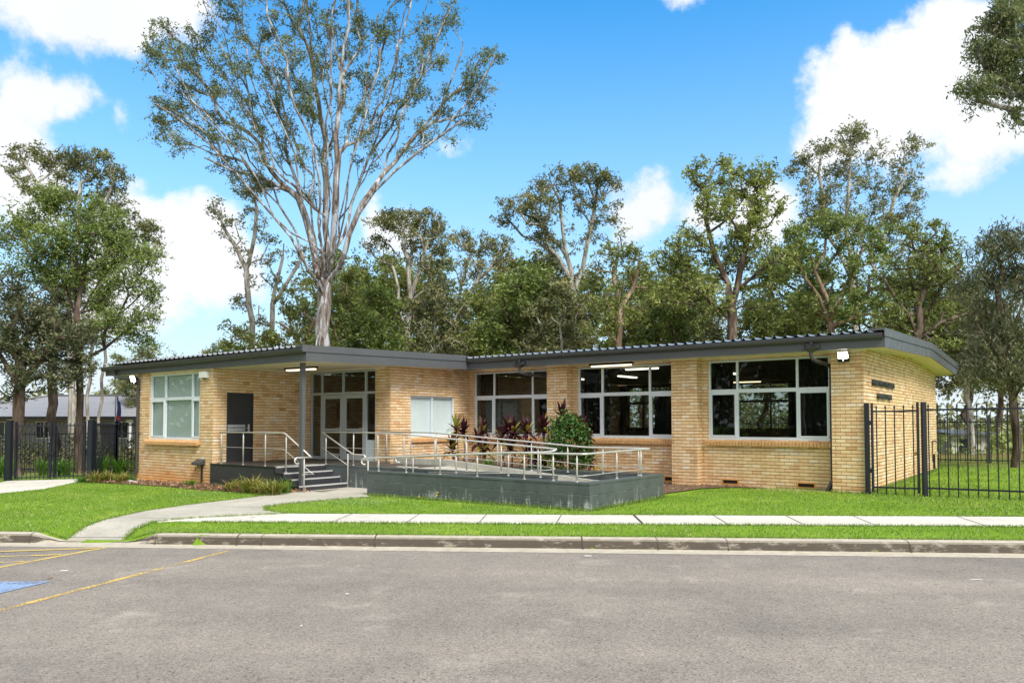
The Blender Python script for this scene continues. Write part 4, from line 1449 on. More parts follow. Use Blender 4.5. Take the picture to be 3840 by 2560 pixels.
def strip_sheet(name, poly, mat, off, step=0.5, kind='structure', thick=0.0):
    """flat outline draped over the ground, triangulated, at height off."""
    bm = bmesh.new()
    vs = [bm.verts.new((x, y, gz(x, y) + off)) for x, y in poly]
    f = bm.faces.new(vs)
    if f.normal.z < 0 or f.calc_area() and False:
        pass
    X0, X1 = max(-18, min(p[0] for p in poly)), min(14, max(p[0] for p in poly))
    Y0, Y1 = min(p[1] for p in poly), max(p[1] for p in poly)
    bmesh.ops.triangulate(bm, faces=[f])
    for k in range(int(X0 / 0.25), int(X1 / 0.25) + 1):
        bmesh.ops.bisect_plane(bm, geom=bm.verts[:] + bm.edges[:] + bm.faces[:], plane_co=(k * 0.25 + 0.0013, 0, 0), plane_no=(1, 0, 0))
    for k in range(int(Y0 / 0.25), int(min(Y1, 32) / 0.25) + 1):
        bmesh.ops.bisect_plane(bm, geom=bm.verts[:] + bm.edges[:] + bm.faces[:], plane_co=(0, k * 0.25 + 0.0013, 0), plane_no=(0, 1, 0))
    for v_ in bm.verts:
        v_.co.z = gz(v_.co.x, v_.co.y) + off
    bmesh.ops.recalc_face_normals(bm, faces=bm.faces)
    for f in bm.faces:
        if f.normal.z < 0:
            f.normal_flip()
    if thick:
        ext = bmesh.ops.extrude_face_region(bm, geom=list(bm.faces))
        for e in ext['geom']:
            if isinstance(e, bmesh.types.BMVert):
                e.co.z -= thick
        bmesh.ops.recalc_face_normals(bm, faces=bm.faces)
    me = bpy.data.meshes.new(name)
    bm.to_mesh(me)
    bm.free()
    me.materials.append(mat)
    o = bpy.data.objects.new(name, me)
    COL.objects.link(o)
    if kind:
        tag(o, kind=kind)
    return o


# car park
rd = []
rx = np.linspace(-90, 90, 61)
rows_ = []
for t in np.linspace(0, 1, 25):
    row = []
    for x in rx:
        y = (kerb_y(x) - 0.22) * (1 - t) + (-60) * t
        row.append((x, y, gz(x, y) - 0.158 + 0.01 * t))
    rows_.append(row)
o = MB().sheet(rows_).build('road', M['asphalt'])
tag(o, kind='structure')

# kerb with a rolled dip where the path meets the car park
prof_k = [(-0.30, -0.154), (-0.02, -0.148), (0.0, -0.143), (0.016, -0.08), (0.034, -0.03), (0.062, -0.006), (0.11, 0.003), (0.22, 0.006), (0.225, -0.2)]
kx = np.concatenate([np.arange(-60, -12, 2.0), np.arange(-12, 14, 0.12), np.arange(14, 60, 2.0)])
rows_ = []
for x in kx:
    drop = 1.0
    d = abs(x + 6.82)
    if d < 1.05:
        drop = 0.12 + 0.88 * max(0, min(1, (d - 0.55) / 0.5)) ** 1.5
    row = []
    jit = 0.004 * math.sin(x * 7.1) + 0.003 * math.sin(x * 17.3)
    for a, z in prof_k:
        zz = z
        if z > -0.145 and a > 0:
            zz = -0.145 + (z + 0.145) * drop
        aa = a + (0.25 * (1 - drop) * (a > 0.01) * (a < 0.1)) * 0.6
        y = kerb_y(x) + aa + jit
        row.append((x, y, gz(x, kerb_y(x)) + zz))
    rows_.append(row)
kb = MB().sheet(rows_).build('kerb_strip', M['kerb_concrete'], smooth=False)
tag(kb, kind='structure')
# the kerb's open joints
q = MB()
for x in (-5.72, -4.35, -3.95, -2.12, 1.05, 2.15, 3.15, 5.65, -7.9, -9.2, 8.2):
    w = 0.005 if x not in (-2.12, 1.05, -4.35) else 0.010
    row0 = [(x - w, kerb_y(x) + a - (0.004 if z < -0.01 else 0), gz(x, kerb_y(x)) + z + 0.004) for a, z in prof_k[1:8]]
    row1 = [(x + w + 0.01 * (z < -0.08), kerb_y(x) + a - (0.004 if z < -0.01 else 0), gz(x, kerb_y(x)) + z + 0.004) for a, z in prof_k[1:8]]
    q.sheet([row0, row1])
o = q.build('kerb_joints', M['dark_seam'])
tag(o, kind='structure')

# footpaths
PFAR = lambda x: 14.50 - 0.115 * x
PNEAR = lambda x: 13.215 - 0.115 * x
main_path = [(-6.3, PFAR(-6.3) - 0.1), (-4.4, PFAR(-4.4)), (30, PFAR(30)), (30, PNEAR(30)), (-2.4, PNEAR(-2.4)), (-5.4, PNEAR(-5.4) + 0.02), (-6.1, PNEAR(-6.1) + 0.1), (-6.45, PNEAR(-6.45) - 0.05), (-6.8, 14.4)]
entry_path = [(-7.34, 12.66), (-7.5, 13.4), (-7.58, 14.4), (-7.52, 15.6), (-7.12, 16.8), (-6.3, 18.4), (-5.8, 19.5), su(-12.6, -6.95), su(-12.17, -6.84), su(-12.17, -5.19), su(-10.05, -5.19), su(-10.05, -6.46),
              (-3.38, 18.25), (-4.18, 17.68), (-4.9, 16.95), (-5.25, 16.3), (-5.0, 15.55), (-4.4, PFAR(-4.4) + 0.001), (-6.0, 14.4), (-6.5, 13.9), (-6.55, 13.3), (-6.36, 12.54)]
side_path = [(-15.6, 18.6), (-13.62, 20.2), (-13.25, 21.7), (-13.55, 23.2), (-13.95, 24.8), (-14.4, 25.6), (-16.5, 25.0), (-15.9, 23.4), (-15.7, 22.6), (-17.4, 20.6)]
strip_sheet('footpath', main_path, M['path_concrete'], 0.012, thick=0.1)
strip_sheet('entry_path', entry_path, M['old_path_concrete'], 0.017, thick=0.1)
strip_sheet('side_path', side_path, M['path_concrete'], 0.014, thick=0.1)
q = MB()
for (x1, x2) in ((-1.78, -1.86), (-0.48, -0.58), (0.93, 0.76), (2.26, 2.22), (3.7, 3.62), (4.97, 4.84), (6.14, 5.95), (7.89, 7.65), (-3.1, -3.2), (9.3, 9.1)):
    w = 0.008 if abs(x1 - 2.26) > 0.01 else 0.022
    a, b, c, d = (x1 - w, PFAR(x1) - 0.01), (x1 + w, PFAR(x1) - 0.01), (x2 + w, PNEAR(x2) + 0.01), (x2 - w, PNEAR(x2) + 0.01)
    q.quad(*[(x, y, gz(x, y) + 0.0162) for x, y in (a, b, c, d)])
for (a, b) in (((-7.55, 14.55), (-6.1, 14.3)), ((-7.3, 16.4), (-5.25, 16.2)), ((-7.38, 12.78), (-6.36, 12.68)), (su(-12.1, -6.95), su(-10.1, -6.5))):
    q.quad(*[(x, y, gz(x, y) + 0.0212) for x, y in ((a[0], a[1]), (b[0], b[1]), (b[0], b[1] + 0.016), (a[0], a[1] + 0.016))])
tag(q.build('path_joints', M['dark_seam']), kind='structure')

# garden beds
bed_a = smooth_poly([su(-20.9, -6.9), (-14.05, 24.5), (-12.3, 23.45), (-10.6, 22.45), (-9.15, 21.32), (-7.6, 20.2), (-6.5, 19.5), (-5.85, 19.55), (-5.62, 19.75), su(-12.5, -6.92), su(-16.2, -6.85)], 2)
bed_b = smooth_poly([su(-3.7, -3.4), (3.6, 18.35), (4.3, 19.0), (4.9, 19.75), (6.0, 19.95), su(-2.4, -0.05), su(-2.4, 0.36), su(-4.2, 0.36), su(-8.0, 0.36), su(-8.0, -3.1)], 2)
strip_sheet('garden_bed', bed_a, M['bark_mulch'], 0.022)
strip_sheet('garden_bed', bed_b, M['bark_mulch'], 0.024)
pl = MB().box(SU + 0.01, -4.6, -3.49, W - 0.01, -0.2, 0.33)
t = bpy.data.objects.new('planter_soil', None)
o = MB().hexa([su(-12.0, -3.49) + (-.3,), su(-8.3, -3.49) + (-.3,), su(-8.3, W - .02) + (-.3,), su(-12.4, W - .02) + (-.3,), su(-12.0, -3.49) + (.50,), su(-8.3, -3.49) + (.34,), su(-8.3, W - .02) + (.34,), su(-12.4, W - .02) + (.46,)]).build('planter_soil', M['bark_mulch'])
tag(o, kind='structure')

# painted lines of the car park
def line(p, q_, w, off, mat, qb):
    p, q_ = np.array(p), np.array(q_)
    d = (q_ - p) / np.linalg.norm(q_ - p)
    n = np.array([-d[1], d[0]]) * w / 2
    k = max(1, int(np.linalg.norm(q_ - p) / 0.8))
    r0, r1 = [], []
    for i in range(k + 1):
        c = p + (q_ - p) * i / k
        for r, s_ in ((r0, 1), (r1, -1)):
            e = c + n * s_
            tt = (kerb_y(e[0]) - 0.22 - e[1]) / (kerb_y(e[0]) - 0.22 + 60)
            r.append((e[0], e[1], gz(e[0], e[1]) - 0.158 + 0.01 * tt + off))
    qb.sheet([r0, r1])


qb = MB()
line((-6.15, 5.0), (-4.30, 11.62), 0.085, 0.005, None, qb)
tag(qb.build('bay_line', M['worn_yellow_paint']), kind='structure')
qb = MB()
line((-8.55, 6.0), (-6.38, 12.1), 0.085, 0.005, None, qb)
line((-11.2, 6.4), (-9.02, 12.44), 0.085, 0.005, None, qb)
for k in range(12):
    t = 0.02 + k * 0.092
    a = np.array([-6.38, 12.1]) + (np.array([-8.55, 6.0]) - np.array([-6.38, 12.1])) * t
    a = a + np.array([-0.07, 0])
    b = a + np.array([-2.62, -0.10 - 0.35 * 1.0])
    line(a, b, 0.085, 0.009, None, qb)
tag(qb.build('hatched_lines', M['yellow_line_paint']), kind='structure')
qb = MB()
for i in range(4):
    for j in range(4):
        x0, x1 = -7.35 + i * 0.42, -7.35 + (i + 1) * 0.42
        y0, y1 = 7.9 + j * 0.39, 7.9 + (j + 1) * 0.39
        sk = lambda x, y: (x + (y - 9.46) * 0.28, y, gz(x, y) - 0.158 + 0.0007 + 0.006)
        qb.quad(sk(x0, y0), sk(x1, y0), sk(x1, y1), sk(x0, y1))
tag(qb.build('bay_marking', M['blue_bay_paint']), kind='structure')

# ---------------------------------------------------------------- grass
wing_poly = [su(*p) for p in ((LEFT - 0.1, V1 - 0.05), (DU, V1 - 0.05), (-12.1, V1 - 0.05), (-12.1, -6.4), (-10.05, -6.5), (RX1 + 0.02, -6.5), (RX1 + 0.02, RVB), (-3.6, 0.36), (0.05, -0.02), (0.05, 11.0), (LEFT - 0.1, 11.0))]
mp, ep, sp_ = main_path, entry_path, side_path


def lawn_mask(x, y):
    ok = y > kerb_y(x) + 0.21
    for poly in (wing_poly, mp, ep, sp_, bed_a, bed_b):
        ok &= ~in_poly(x, y, poly)
    return ok


def blades(n, x0, x1, y0, y1, hmin, hmax, width, mask=lawn_mask):
    x = RNG.uniform(x0, x1, n)
    y = RNG.uniform(y0, y1, n)
    k = mask(x, y)
    x, y = x[k], y[k]
    n = len(x)
    z = gz_np(x, y)
    patch = 0.5 + 0.2 * np.sin(x * 1.3 + 2 * np.sin(y * 0.9)) + 0.2 * np.sin(y * 2.1 + x * 0.7 + 1.5 * np.sin(x * 2.3)) + 0.2 * np.sin(x * 3.7 + 2.2 * np.sin(y * 3.1)) * np.sin(y * 4.3 + 1.7 * np.sin(x * 2.9))
    h = RNG.uniform(hmin, hmax, n) * (0.75 + 0.5 * patch)
    a = RNG.uniform(0, 2 * PI, n)
    lean = RNG.uniform(0.15, 0.9, n)
    la = RNG.uniform(0, 2 * PI, n)
    w = width * RNG.uniform(0.6, 1.4, n)
    base = np.stack([x, y, z], -1)
    side = np.stack([np.cos(a), np.sin(a), 0 * a], -1) * w[:, None]
    top = base + np.stack([np.cos(la) * h * lean, np.sin(la) * h * lean, h], -1)
    v = np.stack([base - side, base + side, top], 1).reshape(-1, 3)
    tone = np.clip(RNG.normal(0.46, 0.2, n) + 0.42 * (patch - 0.5), 0, 1)
    return v, tone


parts_ = [blades(190000, -18, 12, 10.5, 26, 0.018, 0.045, 0.007), blades(40000, 8, 24, 13, 34, 0.03, 0.07, 0.010)]
V = np.concatenate([p[0] for p in parts_])
T = np.concatenate([p[1] for p in parts_])
o = raw_mesh('lawn_grass', V, len(T), M['lawn_blade'], tone=T, k=3)
tag(o, kind='stuff')


# longer fringe along edges
def fringe(poly_pts, n, hmin, hmax, spread=0.05):
    P_ = np.array(poly_pts)
    seg = np.linalg.norm(P_[1:] - P_[:-1], axis=1)
    cum = np.concatenate([[0], np.cumsum(seg)])
    t = RNG.uniform(0, cum[-1], n)
    i = np.clip(np.searchsorted(cum, t) - 1, 0, len(seg) - 1)
    f = (t - cum[i]) / seg[i]
    c = P_[i] * (1 - f[:, None]) + P_[i + 1] * f[:, None] + RNG.normal(0, spread, (n, 2))
    x, y = c[:, 0], c[:, 1]
    h = RNG.uniform(hmin, hmax, n)
    a = RNG.uniform(0, 2 * PI, n)
    la = RNG.uniform(0, 2 * PI, n)
    base = np.stack([x, y, gz_np(x, y)], -1)
    side = np.stack([np.cos(a), np.sin(a), 0 * a], -1) * 0.006
    top = base + np.stack([np.cos(la) * h * 0.6, np.sin(la) * h * 0.6, h], -1)
    return np.stack([base - side, base + side, top], 1).reshape(-1, 3), np.clip(RNG.normal(0.45, 0.2, n), 0, 1)


kb_line = [(x, kerb_y(x) + 0.235) for x in np.linspace(-6.3, 12, 40)]
kb_line2 = [(x, kerb_y(x) + 0.235) for x in np.linspace(-16, -7.4, 20)]
fr_ = [fringe(kb_line, 5200, 0.02, 0.06, 0.012), fringe(kb_line2, 2000, 0.02, 0.06, 0.012),
       fringe([(x, PNEAR(x) - 0.02) for x in np.linspace(-5.6, 12, 40)], 6500, 0.02, 0.06, 0.03), fringe([(x, PFAR(x) + 0.02) for x in np.linspace(-4.2, 12, 40)], 5500, 0.02, 0.06, 0.03),
       fringe(entry_path[:7], 2600, 0.02, 0.07, 0.03), fringe(entry_path[12:], 3000, 0.02, 0.07, 0.03),
       fringe([su(RX0 - 0.02, RVF - 0.06), su(RX1 + 0.05, RVF - 0.06), su(RX1 + 0.06, RVB)], 3200, 0.03, 0.11, 0.03),
       fringe([su(-2.2, W - 0.05), su(-0.75, W - 0.05), su(-0.7, -0.05), su(0.06, -0.05), su(0.08, 10.8)], 3600, 0.03, 0.10, 0.03)]
for (u_, v_, n_) in ((-2.0, 0.12, 700), (-1.4, 0.05, 700), (-1.9, -0.12, 400)):
    P_ = site(u_, v_)
    f_ = fringe([(P_[0] - .5, P_[1] + .37), (P_[0] + .5, P_[1] - .37)], n_, 0.02, 0.05, 0.12)
    fr_.append((f_[0], np.clip(f_[1] + 0.52, 0, 1)))
V = np.concatenate([p[0] for p in fr_])
T = np.concatenate([p[1] for p in fr_])
o = raw_mesh('edge_grass', V, len(T), M['lawn_blade'], tone=T, k=3)
tag(o, kind='stuff')


# clover patches: small flat leaves
def clover(cx, cy, rx, ry, n):
    x = cx + RNG.normal(0, rx, n)
    y = cy + RNG.normal(0, ry, n)
    k = lawn_mask(x, y)
    x, y = x[k], y[k]
    n = len(x)
    z = gz_np(x, y) + RNG.uniform(0.03, 0.055, n)
    r = RNG.uniform(0.007, 0.013, n)
    a = RNG.uniform(0, PI, n)
    c = np.stack([x, y, z], -1)
    e1 = np.stack([np.cos(a) * r, np.sin(a) * r, RNG.uniform(-.3, .3, n) * r], -1)
    e2 = np.stack([-np.sin(a) * r, np.cos(a) * r, RNG.uniform(-.3, .3, n) * r], -1)
    return np.stack([c - e1, c - e2, c + e1, c + e2], 1).reshape(-1, 3), RNG.uniform(0, 1, n) ** 1.5


cl = [clover(*a) for a in ((-3.5, 17.2, 0.55, 0.5, 1100), (-3.0, 16.5, 0.6, 0.4, 500), (-9.0, 18.0, 1.6, 1.2, 700), (-8.6, 14.0, 1.0, 0.8, 500), (-5.0, 12.6, 0.8, 0.25, 300), (7.2, 16.6, 1.2, 0.6, 400), (-7.8, 19.1, 0.6, 0.4, 400))]
V = np.concatenate([p[0] for p in cl])
T = np.concatenate([p[1] for p in cl])
o = raw_mesh('clover', V, len(T), M['clover_leaf'], tone=T, k=4)
tag(o, kind='stuff')


# ================================================================ BLADE PLANTS
def strap_leaves(n, h, spread, width, droop=0.5, seg=4, tone=(0.4, 0.2), base_r=0.08):
    """arching strap leaves rising from one base; returns verts, faces, tones."""
    vs, fs, ts = [], [], []
    for _ in range(n):
        a = random.uniform(0, 2 * PI)
        out = random.uniform(0.15, 1.0) * spread
        hh = h * random.uniform(0.55, 1.0)
        dr = droop * random.uniform(0.3, 1.2)
        b = np.array([random.gauss(0, base_r), random.gauss(0, base_r), 0.0])
        d = np.array([math.cos(a), math.sin(a), 0])
        s = np.array([-d[1], d[0], 0])
        tw = random.uniform(-0.5, 0.5)
        w = width * random.uniform(0.7, 1.2)
        i0 = len(vs)
        for k in range(seg + 1):
            t = k / seg
            p = b + d * out * t ** 1.3 + np.array([0, 0, hh * (t - dr * t ** 3)])
            ww = w * (1 - t ** 2.2) + 0.001
            ss = s * math.cos(tw * t) + np.array([0, 0, 1]) * math.sin(tw * t)
            vs += [p - ss * ww, p + ss * ww]
        tn = min(1, max(0, random.gauss(*tone)))
        for k in range(seg):
            j = i0 + 2 * k
            fs.append((j, j + 1, j + 3, j + 2))
            ts.append(min(1, max(0, tn + 0.1 * k / seg)))
    return np.array(vs), fs, ts


def clump(name, loc, label, cat, mat, n, h, spread, width, group=None, **kw):
    vs, fs, ts = strap_leaves(n, h, spread, width, **kw)
    o = raw_mesh(name, vs, fs, M[mat], tone=ts)
    o.location = loc
    tag(o, label, cat, group)
    return o


def gp(u, v, dz=0.02):
    p = site(u, v)
    return (p[0], p[1], gz(p[0], p[1]) + dz)


def gxy(px, py, dz=0.02):
    """ground point under a spot of the survey picture"""
    d = ray(px, py)
    z = -0.1
    for _ in range(6):
        t = (z - EYE) / d[2]
        z = gz(d[0] * t, d[1] * t)
    return (d[0] * t, d[1] * t, z + dz)


GR = 'strappy grass clumps along the porch and wing'
clump('mat_rush', gxy(575, 1131), 'large arching green and tan strappy clump before the middle of the porch platform', 'plant', 'strap_leaf', 190, 0.62, 0.62, 0.011, GR, tone=(0.45, 0.24), droop=0.55)
clump('mat_rush', gxy(535, 1128), 'half-dry strappy clump at the wall end of the porch bed', 'plant', 'strap_leaf', 120, 0.5, 0.55, 0.010, GR, tone=(0.62, 0.25), droop=0.6)
clump('mat_rush', gxy(628, 1137), 'wide dark green strappy clump nearest the lowest porch step', 'plant', 'strap_leaf', 230, 0.55, 0.6, 0.011, GR, tone=(0.36, 0.2), droop=0.55)
clump('mat_rush', gxy(606, 1134), 'small yellowish clump squeezed between the two largest porch clumps', 'plant', 'strap_leaf', 110, 0.45, 0.5, 0.010, GR, tone=(0.6, 0.22), droop=0.6)
clump('mat_rush', gxy(655, 1133), 'narrow bright green clump touching the bottom step', 'plant', 'fresh_strap', 90, 0.5, 0.32, 0.010, GR, droop=0.4)
clump('mat_rush', gxy(437, 1116), 'low bright green tuft under the meter box on the wing wall', 'plant', 'fresh_strap', 80, 0.30, 0.42, 0.010, GR, droop=0.7)
clump('mat_rush', gxy(222, 1108), 'tan and green strappy clump beside the gate post', 'plant', 'strap_leaf', 130, 0.52, 0.55, 0.011, GR, tone=(0.55, 0.25))
clump('mat_rush', gxy(250, 1107), 'middle strappy clump of the row under the left fence', 'plant', 'strap_leaf', 120, 0.5, 0.5, 0.011, GR, tone=(0.45, 0.25))
clump('mat_rush', gxy(280, 1108), 'strappy clump of the left fence row nearest the downpipe', 'plant', 'strap_leaf', 110, 0.46, 0.5, 0.011, GR, tone=(0.5, 0.25))
clump('sedge_tuft', gxy(188, 1108), 'small rounded dark green tuft at the left end of the fence row', 'plant', 'fresh_strap', 120, 0.26, 0.22, 0.006, GR, tone=(0.2, 0.15), droop=0.3)
clump('sedge_tuft', gxy(300, 1107), 'small rounded dark green tuft at the foot of the wing downpipe', 'plant', 'fresh_strap', 120, 0.24, 0.22, 0.006, GR, tone=(0.2, 0.15), droop=0.3)
p = site(-9.2, -2.7, 0.36)
clump('grass_tuft', p, 'fine bright green grass tuft among the cordylines', 'plant', 'fresh_strap', 160, 0.45, 0.3, 0.006, None, tone=(0.3, 0.15), droop=0.25)

# strap-leaved border between the two left fences
LB = 'green strap-leaved plants between the left fences'
proto = None
n_ = 0
for k in range(17):
    x = -22.0 + k * 0.62 + random.uniform(-0.15, 0.15)
    y = 27.4 + random.uniform(-0.7, 0.7)
    if proto is None:
        proto = clump('strap_lily', (x, y, gz(x, y)), 'tall fresh green strap-leaved plant growing behind the left gates', 'plant', 'fresh_strap', 90, 0.95, 0.6, 0.022, LB, droop=0.35)
    else:
        c = proto.copy()
        COL.objects.link(c)
        c.location = (x, y, gz(x, y))
        c.rotation_euler.z = random.uniform(0, 6.3)
        s_ = random.uniform(0.8, 1.15)
        c.scale = (s_, s_, s_)


# ---------------------------------------------------------------- cordylines
def leaf_blade(p, d, length, width, droop, seg=5):
    """one lance-shaped leaf; p base, d start direction."""
    d = np.array(d, float)
    d /= np.linalg.norm(d)
    s = np.cross(d, [0, 0, 1.0])
    s /= np.linalg.norm(s) + 1e-9
    vs = []
    for k in range(seg + 1):
        t = k / seg
        c = np.array(p) + d * length * t + np.array([0, 0, -droop * length * t * t])
        w = width * (math.sin(PI * min(1, 0.12 + 0.88 * t)) ** 0.75) if t < 1 else 0.001
        vs += [c - s * w, c + s * w]
    return vs


def cordyline(u, v, z, heights, label, seed, lean=0.1):
    rr = random.Random(seed)
    base = site(u, v, z)
    root = empty('cordyline', base)
    tag(root, label, 'plant', 'purple cordylines in the planter')
    for hgt, off in heights:
        sx, sy = off
        q = MB()
        top = np.array([sx + rr.uniform(-lean, lean), sy + rr.uniform(-lean, lean), hgt])
        q.tube([(sx * 0.6, sy * 0.6, -0.05), ((sx + top[0]) / 2 + rr.uniform(-.03, .03), (sy + top[1]) / 2, hgt * 0.5), tuple(top)], [0.016, 0.013, 0.011], 6)
        q.build('stem', M['brown_bark'], root, smooth=True)
        vs, fs, ts = [], [], []
        n = 38
        for k in range(n):
            a = k * 2.4 + rr.uniform(-.3, .3)
            e = 0.15 + 1.15 * (k / n)
            d = np.array([math.cos(a) * math.cos(e), math.sin(a) * math.cos(e), math.sin(e)])
            L = rr.uniform(0.34, 0.56)
            p = top + np.array([0, 0, -0.16 + 0.18 * k / n])
            b = leaf_blade(p, d, L, rr.uniform(0.036, 0.052), 0.75 * (1 - k / n) + 0.05)
            i0 = len(vs)
            vs += b
            tn = rr.uniform(0.0, 0.62)
            if rr.random() < 0.2:
                tn = rr.uniform(0.72, 1.0)
            for j in range(5):
                fs.append((i0 + 2 * j, i0 + 2 * j + 1, i0 + 2 * j + 3, i0 + 2 * j + 2))
                ts.append(tn)
        raw_mesh('leaf_head', np.array(vs), fs, M['cordyline_leaf'], root, tone=ts, smooth=True)


cordyline(-10.55, -2.4, 0.42, [(1.1, (0, 0)), (1.0, (0.24, 0.05)), (0.5, (-0.15, 0.1))], 'dark purple cordyline with two heads in front of the blind window, nearest the porch', 1)
cordyline(-9.75, -2.4, 0.40, [(1.05, (0, 0)), (0.5, (0.05, -0.1)), (0.75, (-0.12, 0.1))], 'dark cordyline below the right edge of the blind window', 2)
cordyline(-9.0, -2.0, 0.38, [(1.15, (0, 0)), (1.05, (0.15, 0.12)), (0.6, (0.1, -0.15)), (0.85, (-0.15, 0))], 'reddish bushy cordyline in the inner corner of the walls', 3)
cordyline(-8.3, -2.0, 0.36, [(1.1, (0, 0)), (0.45, (0.1, 0.1))], 'dark cordyline at the left edge of the first big window', 4)
cordyline(-7.95, -1.8, 0.34, [(1.2, (0, 0))], 'single-headed purple and cream cordyline on a bare stem', 5)
cordyline(-7.75, -2.6, 0.30, [(0.35, (0, 0)), (0.28, (0.35, 0.1))], 'low young cordyline with a pink tip by the ramp wall', 6)
cordyline(-7.35, -1.7, 0.28, [(1.6, (0, 0)), (1.2, (0.14, 0.12))], 'tallest cordyline with yellow-edged leaves before the first brick pier', 7)
cordyline(-6.85, -1.5, 0.26, [(1.3, (0, 0)), (0.85, (0.1, -0.1)), (0.4, (0.25, 0))], 'leafy cordyline beside the glossy shrub', 8)


# ---------------------------------------------------------------- leaf clouds for shrubs and trees
def leaf_quads(centres, length, width, up=0.0, hang=0.0, jit=0.35, tonev=None):
    """diamond leaves at the given points; hang > 0 lets them droop; returns verts (4N,3)."""
    n = len(centres)
    d = RNG.normal(0, 1, (n, 3))
    d[:, 2] = d[:, 2] * (1 - hang) - hang * 1.6 + up
    d /= np.linalg.norm(d, axis=1)[:, None]
    s = np.cross(d, RNG.normal(0, 1, (n, 3)))
    s /= np.linalg.norm(s, axis=1)[:, None] + 1e-9
    L = length * RNG.uniform(1 - jit, 1 + jit, n)[:, None]
    w = width * RNG.uniform(1 - jit, 1 + jit, n)[:, None]
    nrm = np.cross(d, s)
    a = centres - d * L / 2
    c = centres + d * L / 2
    b = centres - s * w / 2 + nrm * w * 0.15 - d * L * 0.06
    e = centres + s * w / 2 + nrm * w * 0.15 - d * L * 0.06
    return np.stack([a, b, c, e], 1).reshape(-1, 3)


# glossy shrub by the pier
base = site(-6.68, -2.45, 0.22)
root = empty('glossy_shrub', base)
tag(root, 'dense glossy green shrub with bronze-backed leaves in front of the second brick pier', 'shrub')
q = MB().tube([(0, 0, -0.2), (0.02, 0, 0.3), (0.0, 0.03, 0.8), (0.04, 0, 1.3)], [0.03, 0.025, 0.018, 0.008], 7)
tips = []
for k in range(60):
    z = random.uniform(0.12, 1.55)
    rmax = 0.56 * math.sin(PI * min(1, (z + 0.22) / 1.85)) ** 0.8
    a = k * 2.399
    r = rmax * random.uniform(0.6, 1.0)
    t_ = np.array([r * math.cos(a), r * math.sin(a), z])
    q.tube([(0.01, 0, z * 0.7), tuple(t_ * np.array([0.5, 0.5, 0.92])), tuple(t_)], [0.012, 0.008, 0.004], 5)
    tips.append(t_)
for z, a in ((0.15, 3.3), (0.2, 3.9), (0.1, 2.9)):
    tips.append(np.array([0.75 * math.cos(a), 0.75 * math.sin(a), z]))
q.build('stem', M['brown_bark'], root, smooth=True)
cs, vs = [], []
for t_ in tips:
    for j in range(64):
        cs.append(t_ + np.array([random.gauss(0, 0.11), random.gauss(0, 0.11), random.gauss(0.01, 0.10)]))
cs = np.array(cs)
V = leaf_quads(cs, 0.115, 0.05, up=0.5)
tn = np.clip(RNG.normal(0.42, 0.2, len(cs)), 0, 0.85)
tn[RNG.random(len(cs)) < 0.06] = 1.0
raw_mesh('foliage', V, len(cs), M['magnolia_leaf'], root, tone=tn)

# dry litter in the beds and at the foot of the back fence
def litter(n, poly=None, box=None, size=0.05, z=0.03):
    if poly is not None:
        P_ = np.array(poly)
        x0, x1, y0, y1 = P_[:, 0].min(), P_[:, 0].max(), P_[:, 1].min(), P_[:, 1].max()
    else:
        x0, x1, y0, y1 = box
    x, y = RNG.uniform(x0, x1, n), RNG.uniform(y0, y1, n)
    if poly is not None:
        k = in_poly(x, y, poly)
        x, y = x[k], y[k]
    c = np.stack([x, y, gz_np(x, y) + z + RNG.uniform(0, 0.04, len(x))], -1)
    v = leaf_quads(c, size, size * 0.4)
    return v, RNG.uniform(0, 1, len(x))


lt_ = [litter(9000, bed_a, None, 0.08), litter(2500, bed_b, None, 0.05)]
for (px, py) in ((665, 1129), (672, 1127), (500, 1125), (470, 1121)):
    g = gxy(px, py)
    n = 260
    c = np.stack([g[0] + RNG.normal(0, 0.22, n), g[1] + RNG.normal(0, 0.18, n), g[2] + RNG.uniform(0.0, 0.06, n)], -1)
    lt_.append((leaf_quads(c, 0.12, 0.05), RNG.uniform(0.2, 1, n)))
V = np.concatenate([p[0] for p in lt_])
T = np.concatenate([p[1] for p in lt_])
tag(raw_mesh('leaf_litter', V, len(T), M['dry_litter'], tone=T), kind='stuff')

# loose things on the ground
def scrap(px, py, l, w, rot, name, label, cat, mat, z, th=0.004, group=None):
    d = ray(px, py)
    zz = -0.2
    for _ in range(6):
        t = (zz - EYE) / d[2]
        zz = gz(d[0] * t, d[1] * t) + z
    q = MB()
    c, s = math.cos(rot), math.sin(rot)
    pts = [(-l, -w * .6), (l * .2, -w), (l, -w * .3), (l * .9, w * .8), (-l * .3, w), (-l * .9, w * .5)]
    q.prism([(c * a - s * b, s * a + c * b) for a, b in pts], 'z', 0, th)
    o = q.build(name, M[mat])
    o.location = (d[0] * t, d[1] * t, zz)
    tag(o, label, cat, group)


zr = -0.147
scrap(1350, 1276, 0.055, 0.02, 0.0, 'paper_scrap', 'small white paper scrap in the middle of the car park, near the gutter', 'litter', 'paper_white', zr)
scrap(2242, 1330, 0.07, 0.006, 0.05, 'drinking_straw', 'thin white straw lying on the car park at the right', 'litter', 'paper_white', zr)
scrap(147, 1310, 0.05, 0.02, 0.1, 'paper_scrap', 'white paper scrap between the blue marking and the worn yellow line', 'litter', 'paper_white', zr)
scrap(797, 1363, 0.02, 0.012, 0.4, 'pale_chip', 'small pale chip on the asphalt left of centre', 'litter', 'paper_white', zr)
scrap(692, 1436, 0.012, 0.008, 1.2, 'pale_chip', 'small pale chip on the asphalt nearest the camera at left', 'litter', 'paper_white', zr)
scrap(115, 1327, 0.03, 0.016, 0.5, 'fallen_leaf', 'single brown leaf on the asphalt above the blue marking', 'leaf', 'dead_leaf', zr)
